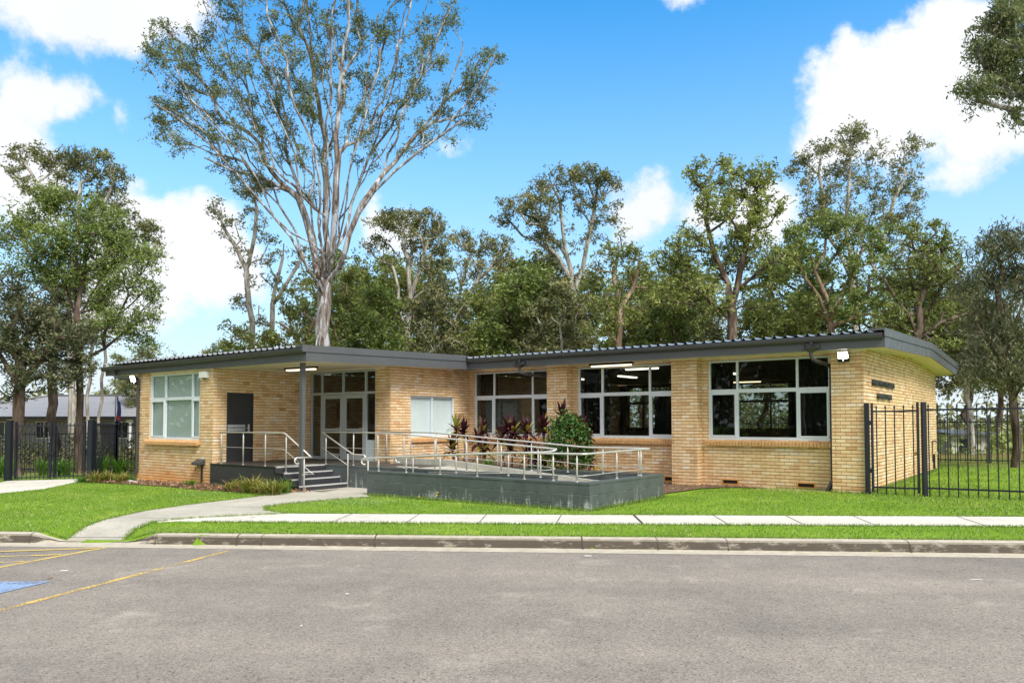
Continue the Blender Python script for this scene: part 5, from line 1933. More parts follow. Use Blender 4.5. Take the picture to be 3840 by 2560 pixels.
scrap(2035, 1258, 0.05, 0.02, 0.3, 'fallen_leaf', 'brown leaf in the gutter at right', 'leaf', 'dead_leaf', zr)
scrap(662, 1211, 0.05, 0.02, 0.2, 'fallen_leaf', 'brown leaf lying on the entry path junction', 'leaf', 'dead_leaf', 0.02)
scrap(580, 1187, 0.045, 0.012, 0.6, 'fallen_leaf', 'brown leaf lying on the pale path left of centre', 'leaf', 'dead_leaf', 0.02)
for (px, py, lab) in ((1004, 1131, 'yellow dandelion nearest the left end of the ramp wall'), (961, 1141, 'lowest yellow dandelion by the ramp wall'), (1003, 1137, 'yellow dandelion just under another by the ramp wall')):
    v = RVF - 0.12
    # stands in the grass in front of the ramp wall
    d = ray(px, py)
    t = ((v - 0.0) - (np.array([0, 0, EYE]) - ORIGIN) @ VV) / (d @ VV)
    P_ = np.array([0, 0, EYE]) + d * t
    zg = gz(P_[0], P_[1])
    root = empty('dandelion', (P_[0], P_[1], zg))
    tag(root, lab, 'flower', 'yellow dandelions by the ramp wall')
    MB().tube([(0, 0, 0), (0.01, 0, P_[2] - zg)], 0.003, 5).build('stem', M['fresh_strap'], root)
    MB().tube([(0.01, 0, P_[2] - zg), (0.012, 0, P_[2] - zg + 0.014)], [0.02, 0.024], 8).build('flower_head', M['dandelion_yellow'], root)
g0_, g1_ = gp(-20.4, -7.35, 0.04), gp(-19.1, -7.55, 0.02)
o = MB().tube([g0_, g1_], 0.055, 10).build('drain_pipe', M['pvc_white'])
tag(o, 'white plastic pipe lying in the mulch at the foot of the wing corner', 'pipe')
# ================================================================ FENCES
FB = M['fence_black']


def picket(q, p, z0, z1, r=0.0125, spear=True):
    x, y = p
    if spear:
        q.tube([(x, y, z0), (x, y, z1 - 0.12), (x, y, z1 - 0.085), (x, y, z1 - 0.06), (x, y, z1)], [r * 1.2, r * 1.2, r * 1.1, r * 2.2, 0.002], 4)
    else:
        q.tube([(x, y, z0), (x, y, z1)], r * 1.2, 4)


def rail(q, a, b, z0, z1, w=0.02, h=0.02):
    a, b = np.array(a), np.array(b)
    d = (b - a) / np.linalg.norm(b - a)
    n = np.array([-d[1], d[0]]) * w
    q.hexa([(*(a - n), z0 - h), (*(b - n), z1 - h), (*(b + n), z1 - h), (*(a + n), z0 - h), (*(a - n), z0 + h), (*(b - n), z1 + h), (*(b + n), z1 + h), (*(a + n), z0 + h)])


def fence(label, pts, hts, group, spacing=0.17, post=0.045, name='picket_fence', cat='fence', bayposts=True, gate=False, bay=2.4, lean_top=0.0):
    """pts: corner points; hts = (post top, spear top, top rail, bottom rail, picket foot) above the ground."""
    base = np.array([pts[0][0], pts[0][1], gz(*pts[0])])
    root = empty(name, base)
    tag(root, label, cat, group)
    off = -base

    def G(x, y):
        return gz(x, y)
    for (a, b) in zip(pts[:-1], pts[1:]):
        a, b = np.array(a, float), np.array(b, float)
        L = np.linalg.norm(b - a)
        nb = max(1, int(round(L / bay))) if not gate else 1
        for k in range(nb):
            p, q_ = a + (b - a) * k / nb, a + (b - a) * (k + 1) / nb
            q = MB()
            zp, zq = G(*p), G(*q_)
            rail(q, p, q_, zp + hts[2], zq + hts[2])
            rail(q, p, q_, zp + hts[3], zq + hts[3])
            n = int(np.linalg.norm(q_ - p) / spacing)
            for i in range(n):
                t = (i + 0.5) / n
                c = p + (q_ - p) * t
                g = zp + (zq - zp) * t
                picket(q, c, g + hts[4], g + hts[1])
            q.build('picket_panel', FB, root, off)
            ends = [p, q_] if (gate or k == nb - 1) else [p]
            for e in ends:
                z = G(*e)
                q = MB()
                hh = hts[0]
                q.box(e[0] - post, e[0] + post, e[1] - post, e[1] + post, z - (0.2 if not gate else -0.06), z + hh)
                q.build('post' if not gate else 'stile', FB, root, off)
    return root


def s2(u, v):
    p = site(u, v)
    return (p[0], p[1])


H1 = (2.13, 2.09, 1.95, 0.19, -0.02)
FR = 'black steel picket fences'
# right: gate beside the gable, then the fence running out of frame
t = empty('gate_post', (*s2(0.06, -0.02), 0.0))
tag(t, 'square black gate post standing against the brick corner', 'post')
q = MB().box(-0.05, 0.05, -0.05, 0.05, -0.2, 2.13)
q.build('shaft', FB, t)
t.rotation_euler.z = -YAW
q = MB().box(0.05, 0.075, -0.03, 0.03, 1.62, 1.72).box(0.05, 0.075, -0.03, 0.03, 0.5, 0.6)
q.build('hinge', FB, t)
gt = fence('black spear-topped pedestrian gate beside the gable wall, with a brass padlock', [s2(0.17, -0.02), s2(1.12, 0.02)], (2.13, 2.08, 1.93, 0.17, 0.0), None, 0.165, 0.022, 'picket_gate', 'gate', gate=True)
px_, py_ = s2(1.06, -0.03)
q = MB().box(px_ - 0.03, px_ + 0.03, py_ - 0.025, py_ + 0.02, 0.93, 1.0).tube(bend([(px_ - 0.018, py_, 1.0), (px_ - 0.018, py_, 1.05), (px_ + 0.018, py_, 1.05), (px_ + 0.018, py_, 1.0)], 0.015), 0.006, 6)
q.build('padlock', M['brass'], gt, -np.array(gt.location))
fence('tall black spear-topped fence running from the gate out of the picture at right', [s2(1.24, 0.03), s2(12.5, 0.3)], H1, FR, 0.186, 0.045, bay=3.4)
fence('low dark picket fence across the back of the right-hand lawn', [(9.5, 34.0), (16.9, 31.0), (20.2, 28.4), (29.0, 25.0)], (1.86, 1.78, 1.62, 0.12, 0.02), FR, 0.165, 0.04, bay=2.6)
# left: double gate, return and second fence behind the border
HL = (1.94, 1.90, 1.80, 0.10, 0.03)
for (x, y), lab in (((-16.49, 25.04), 'black post at the outer end of the left double gate'), ((-14.30, 25.9), 'black capped post at the inner end of the left double gate')):
    t = empty('gate_post', (x, y, gz(x, y)))
    tag(t, lab, 'post')
    MB().box(-0.075, 0.075, -0.075, 0.075, -0.2, 1.96).build('shaft', FB, t)
    MB().box(-0.085, 0.085, -0.085, 0.085, 1.961, 1.985).build('cap', FB, t)
g1_ = fence('left leaf of the black double gate', [(-16.30, 25.08), (-15.36, 25.42)], HL, None, 0.115, 0.03, 'picket_gate', 'gate', gate=True)
g2_ = fence('right leaf of the black double gate, with a latch and drop bolt', [(-15.26, 25.47), (-14.46, 25.83)], HL, None, 0.115, 0.03, 'picket_gate', 'gate', gate=True)
q = MB().box(-15.42, -15.22, 25.36, 25.40, 0.62, 0.68).tube([(-15.33, 25.37, 0.6), (-15.33, 25.37, -0.22)], 0.014, 6)
q.build('latch', FB, g2_, -np.array(g2_.location))
fence('black picket fence bay running back from the left gate towards the wing', [(-14.28, 26.1), (-15.05, 29.0), s2(-20.7, -3.2)], HL, FR, 0.15, 0.05, bay=3.2)
fence('second, lower black picket fence behind the strap-leaved border at left', [(-30.0, 29.6), (-12.0, 30.2)], (1.68, 1.60, 1.48, 0.12, 0.02), FR, 0.165, 0.045, bay=2.6)
fence('black picket fence continuing left of the double gate', [(-16.6, 25.1), (-25.0, 23.0)], (1.55, 1.50, 1.40, 0.12, 0.03), FR, 0.13, 0.04, bay=2.6)

# ================================================================ HOUSES BEHIND
def hip_house(x0, x1, y0, y1, ze, zr, base, label, inset=None, verandah=True):
    root = empty('house', ((x0 + x1) / 2, y0, base))
    tag(root, label, 'house')
    off = -np.array([(x0 + x1) / 2, y0, base])
    ins = inset or (y1 - y0) / 2
    ym = (y0 + y1) / 2
    q = MB().box(x0 + 1.2, x1 - 1.2, y0 + 1.6, y1 - 0.6, base, ze - 0.05)
    wl = q.build('wall', M['house_paint'], root, off)
    e = 0.25
    A, B_, C_, D = (x0 - e, y0 - e, ze), (x1 + e, y0 - e, ze), (x1 + e, y1 + e, ze), (x0 - e, y1 + e, ze)
    E_, F_ = (x0 + ins, ym, zr), (x1 - ins, ym, zr)
    q = MB()
    n = len(q.v)
    q.v += [A, B_, C_, D, E_, F_]
    q.f += [(0, 1, 5, 4), (1, 2, 5), (2, 3, 4, 5), (3, 0, 4), (3, 2, 1, 0)]
    rf = q.build('roof', M['grey_roof_tile'], root, off)
    q = MB()
    for a, b in ((A, E_), (B_, F_), (E_, F_)):
        q.tube([np.array(a) + (0, 0, 0.04), np.array(b) + (0, 0, 0.04)], 0.1, 6)
    q.build('ridge_capping', M['charcoal_fascia'], rf, off)
    q = MB().box(x0 - e - 0.1, x1 + e + 0.1, y0 - e - 0.12, y0 - e - 0.002, ze - 0.2, ze + 0.02)
    q.build('gutter', M['black_plastic'], rf, off)
    n = max(2, int((x1 - x0) / 3.0))
    for k in range(n):
        x = x0 + 1.9 + (x1 - x0 - 3.6) * k / (n - 1)
        w = 1.3
        f = MB()
        yy = y0 + 1.6
        f.box(x - w / 2, x + w / 2, yy - 0.06, yy - 0.001, base + 0.85, ze - 0.35)
        fr_ = f.build('window', M['house_trim'], root, off)
        g = MB().box(x - w / 2 + 0.1, x - 0.05, yy - 0.075, yy - 0.061, base + 0.95, ze - 0.45).box(x + 0.05, x + w / 2 - 0.1, yy - 0.075, yy - 0.061, base + 0.95, ze - 0.45)
        g.build('pane', M['house_glass'], fr_, off)
    if verandah:
        for k in range(n + 1):
            x = x0 + 0.3 + (x1 - x0 - 0.6) * k / n
            MB().box(x - 0.13, x + 0.13, y0 - 0.05, y0 + 0.2, base, ze - 0.03).box(x - 0.26, x + 0.26, y0 - 0.1, y0 + 0.25, ze - 0.45, ze - 0.03).build('post', M['house_trim'], root, off)
    return root


hip_house(-46, -23.5, 60, 72, 2.12, 3.95, -0.5, 'long grey house with a tiled hip roof and white verandah posts beyond the left fences')
hip_house(-27.5, -16.5, 57.5, 68, 2.08, 3.55, -0.5, 'nearer end of the grey house row with a hip roof, seen beside the wing', inset=4.6)
# pale sheds glimpsed beyond the right fence
for (x, y, w, hgt, lab) in ((27.6, 46.0, 2.2, 2.0, 'small pale shed with a flat grey roof beyond the right back fence'),):
    b = -1.1
    root = empty('shed', (x, y, b))
    tag(root, lab, 'shed')
    MB().box(-w / 2, w / 2, 0, 3, 0, hgt).build('wall', M['shed_wall'], root)
    MB().hexa([(-w / 2 - .3, -.4, hgt), (w / 2 + .3, -.4, hgt), (w / 2 + .3, 3.3, hgt + .2), (-w / 2 - .3, 3.3, hgt + .2), (-w / 2 - .3, -.4, hgt + .12), (w / 2 + .3, -.4, hgt + .12), (w / 2 + .3, 3.3, hgt + .32), (-w / 2 - .3, 3.3, hgt + .32)]).build('roof', M['charcoal_fascia'], root)
    MB().box(-w * .3, -w * .05, -0.03, -0.002, 0.9, 1.8).build('window', M['house_glass'], root)

# flag on its pole, hanging slack
p = at(264.5, 985, 46)
root = empty('flagpole', (p[0], p[1], -0.3))
tag(root, 'pale metal flagpole with a slack dark blue flag, beyond the left fence', 'flagpole')
top = at(264.5, 902, 46)[2] + 0.3
MB().tube([(0, 0, 0), (0, 0, top)], [0.05, 0.035], 8).tube([(0, 0, top), (0, 0, top + 0.09)], [0.06, 0.02], 8).build('pole', M['pole_metal'], root)
g = []
for k in range(9):
    t = k / 8
    x = 0.05 + 0.26 * t
    g.append([(x * (0.6 + 0.4 * math.sin(0.9 + 2.2 * j / 6)), 0.10 * math.sin(6 * t + j * 0.5), top - 0.15 - 0.24 * j - 0.55 * t * (1 - 0.3 * t)) for j in range(7)])
MB().sheet(g).build('flag', M['flag_cloth'], root, smooth=True)
g2 = [[(x + 0.004, y - 0.012, z) for x, y, z in r[4:6]] for r in g[2:8]]
MB().sheet(g2).build('flag_stripe', M['flag_red'], root)

# ================================================================ TREES
PX = 1.6327 / FOC


class Tree:
    def __init__(self, base, trunk_r):
        self.base = np.array(base, float)
        self.P = [np.array(base, float)]
        self.par = [-1]
        self.plen = [0.0]
        self.seed_r = {}
        self.tr = trunk_r
        self.wt = {}

    def add(self, p, parent):
        self.P.append(np.array(p, float))
        self.par.append(parent)
        self.plen.append(self.plen[parent] + float(np.linalg.norm(self.P[-1] - self.P[parent])))
        return len(self.P) - 1

    def limb(self, pts, step=0.7, wob=0.05, start=None):
        pts = [np.array(p, float) for p in pts]
        if start is None:
            A = np.array(self.P)
            start = int(np.argmin(((A - pts[0]) ** 2).sum(1)))
        cur = start
        prev = self.P[cur]
        for p in pts:
            L = np.linalg.norm(p - prev)
            n = max(1, int(L / step))
            for k in range(1, n + 1):
                c = prev + (p - prev) * k / n
                if k < n:
                    c = c + RNG.normal(0, wob, 3)
                cur = self.add(c, cur)
            prev = p
        self.wt[cur] = self.wt.get(cur, 0) + 5
        return cur

    def grow(self, tips, alpha=0.35, step=0.5, curve=0.35, wob=0.06, minlen=0.0):
        order = np.argsort([np.linalg.norm(t - self.P[min(len(self.P) - 1, 6)]) for t in tips])
        cap = len(self.P) + len(tips) * 14 + 64
        A = np.empty((cap, 3))
        pl = np.empty(cap)
        n = len(self.P)
        A[:n] = np.array(self.P)
        pl[:n] = np.array(self.plen)
        zmin = self.base[2] + minlen
        self.tip_nodes = []
        for i in order:
            t = tips[i]
            d = np.sqrt(((A[:n] - t) ** 2).sum(1))
            cost = d + alpha * pl[:n] + np.where(A[:n, 2] < zmin, 50, 0) + np.where(A[:n, 2] > t[2] + 0.4, 1.5, 0)
            j = int(np.argmin(cost))
            a = self.P[j]
            pj = self.par[j]
            tang = (a - self.P[pj]) if pj >= 0 else np.array([0, 0, 1.0])
            tang = tang / (np.linalg.norm(tang) + 1e-9)
            L = d[j]
            m = max(1, int(L / step))
            c = a + tang * L * curve
            cur = j
            for k in range(1, m + 1):
                s = k / m
                p = (1 - s) ** 2 * a + 2 * s * (1 - s) * c + s * s * t
                if k < m:
                    p = p + RNG.normal(0, wob, 3)
                cur = self.add(p, cur)
                if n < cap:
                    A[n] = p
                    pl[n] = self.plen[-1]
                    n += 1
            self.tip_nodes.append(cur)

    def mesh(self, rtip=0.012, power=0.5):
        n = len(self.P)
        cnt = np.zeros(n)
        kids = [[] for _ in range(n)]
        for i in range(1, n):
            kids[self.par[i]].append(i)
        for i in range(n - 1, -1, -1):
            cnt[i] += self.wt.get(i, 0)
            if not kids[i]:
                cnt[i] += 1
            if i:
                cnt[self.par[i]] += cnt[i]
        tot = cnt[0]
        rad = np.maximum(rtip, self.tr * (cnt / tot) ** power)
        rad[0] = self.tr * 1.12
        vs, fs = [], []
        base = self.base
        stack = [(0, -1)]
        nv = 0
        while stack:
            i, p = stack.pop()
            chain = [] if p < 0 else [p]
            r0 = None
            c = i
            while True:
                chain.append(c)
                ks = kids[c]
                if not ks:
                    break
                ks = sorted(ks, key=lambda k: -cnt[k])
                for k in ks[1:]:
                    stack.append((k, c))
                c = ks[0]
            rr = [rad[k] for k in chain]
            if p >= 0:
                rr[0] = min(rad[p], rad[chain[1]] * 1.25)
            seg = 10 if rr[0] > 0.12 else (7 if rr[0] > 0.05 else (5 if rr[0] > 0.02 else 3))
            pts = np.array([self.P[k] for k in chain]) - base
            m = len(pts)
            if m < 2:
                continue
            T = np.empty_like(pts)
            T[1:-1] = pts[2:] - pts[:-2]
            T[0] = pts[1] - pts[0]
            T[-1] = pts[-1] - pts[-2]
            T /= np.linalg.norm(T, axis=1)[:, None] + 1e-9
            ref = np.array([0.31, 0.95, 0.05])
            an = np.arange(seg) * 2 * PI / seg
            ca, sa = np.cos(an)[:, None], np.sin(an)[:, None]
            for k in range(m):
                a = np.cross(T[k], ref)
                a /= np.linalg.norm(a) + 1e-9
                b = np.cross(a, T[k])
                vs.append(pts[k] + rr[k] * (ca * a + sa * b))
            q0 = nv
            for k in range(m - 1):
                for s in range(seg):
                    s2_ = (s + 1) % seg
                    fs.append((q0 + k * seg + s, q0 + k * seg + s2_, q0 + (k + 1) * seg + s2_, q0 + (k + 1) * seg + s))
            nv += m * seg
        return np.concatenate(vs), fs


def ball_tips(c, r, n, shell=0.45):
    d = RNG.normal(0, 1, (n, 3))
    d /= np.linalg.norm(d, axis=1)[:, None]
    k = RNG.uniform(shell ** 3, 1, n) ** (1 / 3)
    return np.array(c) + d * k[:, None] * np.array(r)


def tree(name, label, Y, base_px, seeds, blobs, trunk_r, leaf, bark, per_tip=26, lsize=(0.2, 0.06), spread=0.245, hang=0.35, alpha=0.35, dens=0.72, group=None, zbase=None, depth=1.0, tone=(0.45, 0.17), minlen=1.5, wob=0.07, curve=0.35, power=0.42, cat='tree', tipr=0.018):
    """seeds: limb polylines and blobs: crown masses, read off the survey picture at distance Y."""
    b = at(base_px[0], base_px[1], Y)
    zb = gz(b[0], b[1]) - 0.1 if zbase is None else zbase
    base = np.array([b[0], b[1], zb])
    t = Tree(base, trunk_r)
    first = True
    for s in seeds:
        pts = []
        for p in s:
            dy = p[2] if len(p) > 2 else 0.0
            pts.append(at(p[0], p[1], Y + dy))
        t.limb(pts, 0.8, wob * 1.1, start=0 if first else None)
        first = False
    tips = []
    for bl in blobs:
        cx, cy, rx, ry, n = bl[:5]
        dy = bl[5] if len(bl) > 5 else RNG.uniform(-1, 1) * rx * PX * Y * 0.8 * depth
        c = at(cx, cy, Y + dy)
        k = PX * (Y + dy)
        tips.append(ball_tips(c, (rx * k, rx * k * 0.85 * depth, ry * k), int(n * dens)))
    tips = np.concatenate(tips)
    t.grow(tips, alpha=alpha, step=0.45 if Y < 45 else 0.7, wob=wob, minlen=minlen, curve=curve)
    vs, fs = t.mesh(rtip=tipr, power=power)
    root = empty(name, base)
    tag(root, label, cat, group)
    raw_mesh('trunk', vs, fs, M[bark], root, smooth=True)
    P = np.array(t.P)
    tn = np.array(t.tip_nodes)
    par = np.array(t.par)
    src = np.concatenate([P[tn], P[tn], P[par[tn]] * 0.5 + P[tn] * 0.5])
    # leaves hang in sprays: short strands that spring from the twigs, several leaves to a strand
    LPS = 7
    ns = int(len(tn) * per_tip * 1.5 / LPS)
    pick = RNG.integers(0, len(src), ns)
    ctone = np.clip(RNG.normal(tone[0], tone[1] * 0.8, len(tn)), 0, 1)
    o0 = src[pick] + RNG.normal(0, spread * 0.62, (ns, 3)) * np.array([1, 1, 0.8]) - base
    sd = RNG.normal(0, 1, (ns, 3))
    sd[:, 2] = sd[:, 2] * (1 - hang) - hang * 1.1 + 0.25
    sd /= np.linalg.norm(sd, axis=1)[:, None]
    sl = spread * RNG.uniform(0.9, 2.0, ns)
    tt = np.tile(np.linspace(0.1, 1, LPS), ns)
    rep = np.repeat(np.arange(ns), LPS)
    n = ns * LPS
    c = o0[rep] + sd[rep] * (sl[rep] * tt)[:, None] + RNG.normal(0, lsize[0] * 0.30, (n, 3))
    c[:, 2] -= 0.35 * hang * sl[rep] * tt ** 2
    V = leaf_quads(c, lsize[0] * 0.86, lsize[1] * 0.9, hang=hang)
    T = np.clip(ctone[pick % len(tn)][rep] + RNG.normal(0, 0.09, ns)[rep] + RNG.normal(0, 0.04, n), 0, 1)
    raw_mesh('crown', V, n, M[leaf], root, tone=T)
    return root


# --- the big smooth-barked gum behind the porch
main_seeds = [
    [(746, 880), (745, 800), (744, 720), (746, 650)],
    [(746, 655), (728, 590, 2), (716, 500, 3), (700, 410, 4), (672, 310, 5), (645, 220, 5.5), (625, 130, 6)],
    [(746, 640), (740, 570, 2.5), (728, 480, 3.5), (722, 400, 4), (716, 300, 4.5), (690, 200, 5), (676, 90, 5)],
    [(747, 650), (760, 560, 2.5), (764, 450, 3.5), (760, 350, 4), (758, 240, 4.5), (750, 130, 5), (752, 20, 5)],
    [(748, 630), (778, 540, 2.5), (792, 450, 3.5), (812, 350, 4), (836, 250, 4.5), (848, 140, 5), (868, 30, 5)],
    [(748, 640), (770, 580, -2.5), (790, 500, -4), (800, 410, -4.5), (826, 320, -5), (852, 210, -5), (872, 110, -5)],
    [(747, 640), (748, 560, -2.5), (758, 470, -4), (752, 380, -4.5), (748, 280, -5), (760, 170, -5.5), (756, 60, -6)],
    [(746, 660), (724, 600, -3), (706, 520, -4), (690, 440, -4.5), (676, 350, -5), (640, 270, -5.5), (606, 200, -6)],
    [(806, 470, 1.5), (850, 380, 3), (896, 320, 3.5), (940, 240, 4), (962, 150, 4), (990, 70, 4)],
    [(630, 500, -2), (590, 410, -3), (550, 350, -3.5), (490, 280, -4), (440, 230, -4), (400, 150, -4)],
    [(682, 420, 1.5), (640, 380, 3), (590, 300, 4), (540, 220, 4.5), (500, 150, 5)],
    [(746, 690), (722, 640, -1), (692, 590, -1.5), (668, 545, -2), (630, 500, -2), (578, 440, -2.5), (540, 395, -3), (470, 362, -3)],
    [(700, 605, -1), (672, 520, 1), (640, 470, 1), (600, 400, 1.5), (560, 330, 2), (500, 240, 2), (440, 165, 2), (385, 100, 2)],
    [(744, 655), (722, 580, 1), (702, 500, 1), (682, 420, 1.5), (640, 330, 2), (596, 240, 2.5), (570, 150, 3), (540, 40, 3)],
    [(745, 650), (738, 560, -1), (735, 470, -1.5), (728, 380, -2), (700, 290, -2), (664, 200, -2.5), (640, 90, -3), (610, -20, -3)],
    [(746, 640), (752, 560, 0.5), (748, 470, 1), (742, 370, 1), (736, 270, 1), (720, 160, 1), (708, 40, 1), (700, -90, 1)],
    [(747, 640), (765, 560, -0.5), (772, 470, -1), (776, 370, -1), (778, 260, -1), (786, 150, -1.5), (800, 20, -2), (806, -120, -2)],
    [(748, 620), (790, 540, 1), (806, 470, 1.5), (832, 400, 1.5), (868, 310, 2), (893, 230, 2), (912, 130, 2), (942, 20, 2.5), (960, -80, 2.5)],
    [(750, 650), (792, 580, -1), (818, 500, -1), (860, 440, -1.5), (905, 395, -2), (960, 350, -2), (1015, 310, -2), (1065, 275, -2)],
    [(830, 470, -1), (880, 400, 0), (930, 340, 0.5), (990, 270, 1), (1030, 200, 1), (1060, 120, 1)],
    [(860, 340, 2), (900, 290, 1), (960, 190, 0), (1000, 100, 0), (1030, 30, 0)],
    [(745, 730), (728, 780, -0.5), (722, 835, -0.8)],
    [(1015, 310, -2), (1070, 240, -2), (1110, 180, -2), (1140, 130, -2)],
    [(540, 395, -3), (480, 330, -3), (420, 280, -3), (360, 240, -3)],
    [(640, 470, 1), (570, 410, 0), (520, 330, 0), (440, 240, 0), (380, 180, 0)],
]
mb = []
for (x, y, rx, ry, n) in ((372, 80, 42, 40, 16), (352, 140, 32, 42, 13), (410, 130, 40, 36, 13), (455, 95, 40, 44, 16), (395, 215, 40, 42, 13), (365, 290, 30, 30, 9), (385, 260, 42, 40, 14), (400, 330, 42, 30, 9),
                          (470, 180, 50, 46, 15), (455, 260, 46, 44, 13), (520, 130, 40, 46, 13), (525, 225, 50, 46, 14), (510, 30, 46, 40, 13), (580, 60, 46, 46, 15), (590, 160, 50, 50, 17), (600, 255, 50, 48, 17),
                          (545, 310, 46, 46, 13), (570, 420, 52, 34, 26), (520, 385, 42, 26, 10), (650, 40, 46, 46, 16), (655, 130, 50, 48, 18), (668, 220, 48, 46, 18), (660, 310, 46, 42, 13), (700, 360, 40, 40, 9),
                          (715, 60, 46, 50, 17), (725, 150, 46, 48, 17), (728, 240, 44, 46, 15), (745, 320, 36, 40, 8), (785, 40, 46, 50, 17), (800, 130, 46, 48, 17), (805, 220, 44, 46, 13), (815, 300, 40, 40, 9),
                          (850, 70, 40, 46, 13), (862, 170, 40, 46, 13), (870, 260, 40, 40, 11), (905, 60, 40, 46, 12), (925, 160, 36, 46, 11), (935, 250, 42, 40, 10), (985, 60, 40, 40, 15), (995, 120, 40, 40, 16),
                          (1035, 30, 30, 36, 11), (960, 190, 36, 36, 10), (1010, 230, 40, 36, 11), (1060, 215, 44, 36, 16), (1105, 200, 36, 36, 12), (1090, 150, 32, 36, 10), (1130, 130, 28, 26, 9), (1085, 265, 40, 26, 10),
                          (1000, 300, 50, 24, 9), (940, 330, 44, 26, 7), (620, 360, 40, 36, 8), (480, 320, 40, 30, 9), (845, 350, 40, 36, 6), (700, 440, 30, 30, 4),
                          (560, -60, 60, 60, 20), (660, -80, 60, 60, 22), (760, -110, 70, 70, 26), (860, -80, 60, 60, 20), (950, -50, 60, 50, 18), (700, -200, 90, 80, 28), (820, -220, 90, 80, 28), (480, -30, 50, 40, 12)):
    mb.append((x, y, rx, ry, n))
tree('gum_tree', 'huge smooth-barked gum with many rising pale limbs, towering behind the porch', 36, (746, 1000), main_seeds, mb, 0.32, 'gum_leaf', 'gum_bark', per_tip=50, lsize=(0.16, 0.055), spread=0.20, hang=0.5, alpha=0.65, group=None, depth=1.25, wob=0.07, power=0.47, dens=1.0)

TG = 'trees behind the hall'
tree('gum_tree', 'slender pale gum with thin sparse crown between the left cloud and the huge gum', 44, (572, 1000), [[(572, 900), (578, 790), (572, 700), (566, 620), (540, 565), (512, 520)], [(566, 620), (585, 540), (590, 480)]],
     [(505, 475, 24, 22, 14), (520, 520, 24, 24, 9), (585, 440, 30, 30, 14), (590, 510, 40, 40, 14), (570, 570, 36, 36, 10), (556, 650, 34, 30, 6), (610, 570, 34, 40, 10), (548, 700, 30, 24, 8)], 0.16, 'olive_leaf', 'pale_bark', per_tip=24, lsize=(0.24, 0.08), spread=0.216, group=TG, alpha=0.3)
tree('gum_tree', 'second slender pale gum with sparse leaves just left of the huge trunk', 46, (625, 1000), [[(625, 900), (622, 790), (626, 700), (638, 640), (650, 590)], [(626, 700), (665, 640), (690, 600)]],
     [(640, 590, 30, 40, 10), (690, 600, 30, 40, 9), (620, 650, 30, 30, 8), (665, 650, 34, 36, 10), (600, 720, 30, 30, 7)], 0.15, 'olive_leaf', 'pale_bark', per_tip=22, lsize=(0.24, 0.08), spread=0.216, group=TG, alpha=0.3)
tree('bushy_tree', 'low bushy tree with dark twisting limbs at the left foot of the huge gum', 41, (690, 1000), [[(690, 900), (695, 800), (668, 760), (640, 740)], [(690, 800), (720, 740), (760, 700)]],
     [(668, 690, 44, 36, 26), (700, 740, 46, 40, 28), (650, 780, 50, 36, 30), (700, 800, 50, 36, 26), (600, 790, 46, 30, 26), (548, 790, 50, 36, 26), (540, 750, 30, 26, 10), (740, 660, 30, 30, 10)], 0.15, 'green_leaf', 'brown_bark', per_tip=30, lsize=(0.22, 0.09), spread=0.230, group=TG)
tree('gum_tree', 'umbrella-crowned pale gum to the right of the huge trunk', 48, (934, 1000), [[(934, 900), (936, 780), (944, 690), (938, 600), (925, 540)], [(944, 690), (968, 610), (985, 550)], [(936, 780), (915, 700), (905, 620)]],
     [(880, 505, 40, 26, 26), (930, 495, 46, 24, 34), (985, 510, 40, 30, 34), (1010, 550, 34, 34, 26), (985, 585, 50, 44, 40), (960, 545, 36, 26, 14), (860, 560, 34, 28, 16), (1000, 640, 36, 34, 18), (900, 590, 30, 26, 8)], 0.2, 'olive_leaf', 'pale_bark', per_tip=38, lsize=(0.26, 0.085), spread=0.259, group=TG, hang=0.5, alpha=0.4)
tree('gum_tree', 'fine-limbed gum with a rusty tinged crown right of the umbrella-crowned one', 58, (1040, 1000), [[(1040, 900), (1045, 760), (1055, 690), (1070, 620)], [(1050, 720), (1100, 640), (1140, 590)]],
     [(1060, 545, 32, 24, 18), (1100, 560, 36, 30, 22), (1145, 570, 34, 28, 24), (1165, 610, 30, 30, 18), (1110, 620, 40, 36, 22), (1060, 610, 30, 40, 14), (1130, 680, 40, 30, 20)], 0.2, 'olive_leaf', 'pale_bark', per_tip=34, lsize=(0.3, 0.10), spread=0.302, group=TG, tone=(0.6, 0.2), hang=0.5)
tree('gum_tree', 'tall flat-topped gum left of the central cloud', 52, (1325, 1000), [[(1325, 900), (1328, 780), (1318, 680), (1302, 590), (1290, 500)], [(1318, 680), (1345, 580), (1365, 480), (1372, 430)], [(1302, 590), (1250, 520), (1200, 490)], [(1310, 640), (1280, 590), (1240, 560)]],
     [(1258, 420, 34, 20, 18), (1300, 400, 40, 18, 26), (1350, 402, 44, 20, 28), (1398, 412, 30, 18, 18), (1225, 448, 40, 26, 24), (1180, 475, 36, 24, 22), (1155, 505, 22, 14, 10), (1250, 475, 44, 28, 26), (1230, 530, 44, 34, 24), (1310, 450, 36, 24, 12), (1350, 480, 40, 30, 12), (1400, 470, 30, 36, 9), (1270, 560, 40, 36, 16), (1390, 530, 40, 36, 9), (1330, 540, 40, 30, 9)],
     0.24, 'olive_leaf', 'pale_bark', per_tip=38, lsize=(0.27, 0.09), spread=0.259, group=TG, hang=0.4, tone=(0.4, 0.18), alpha=0.4)
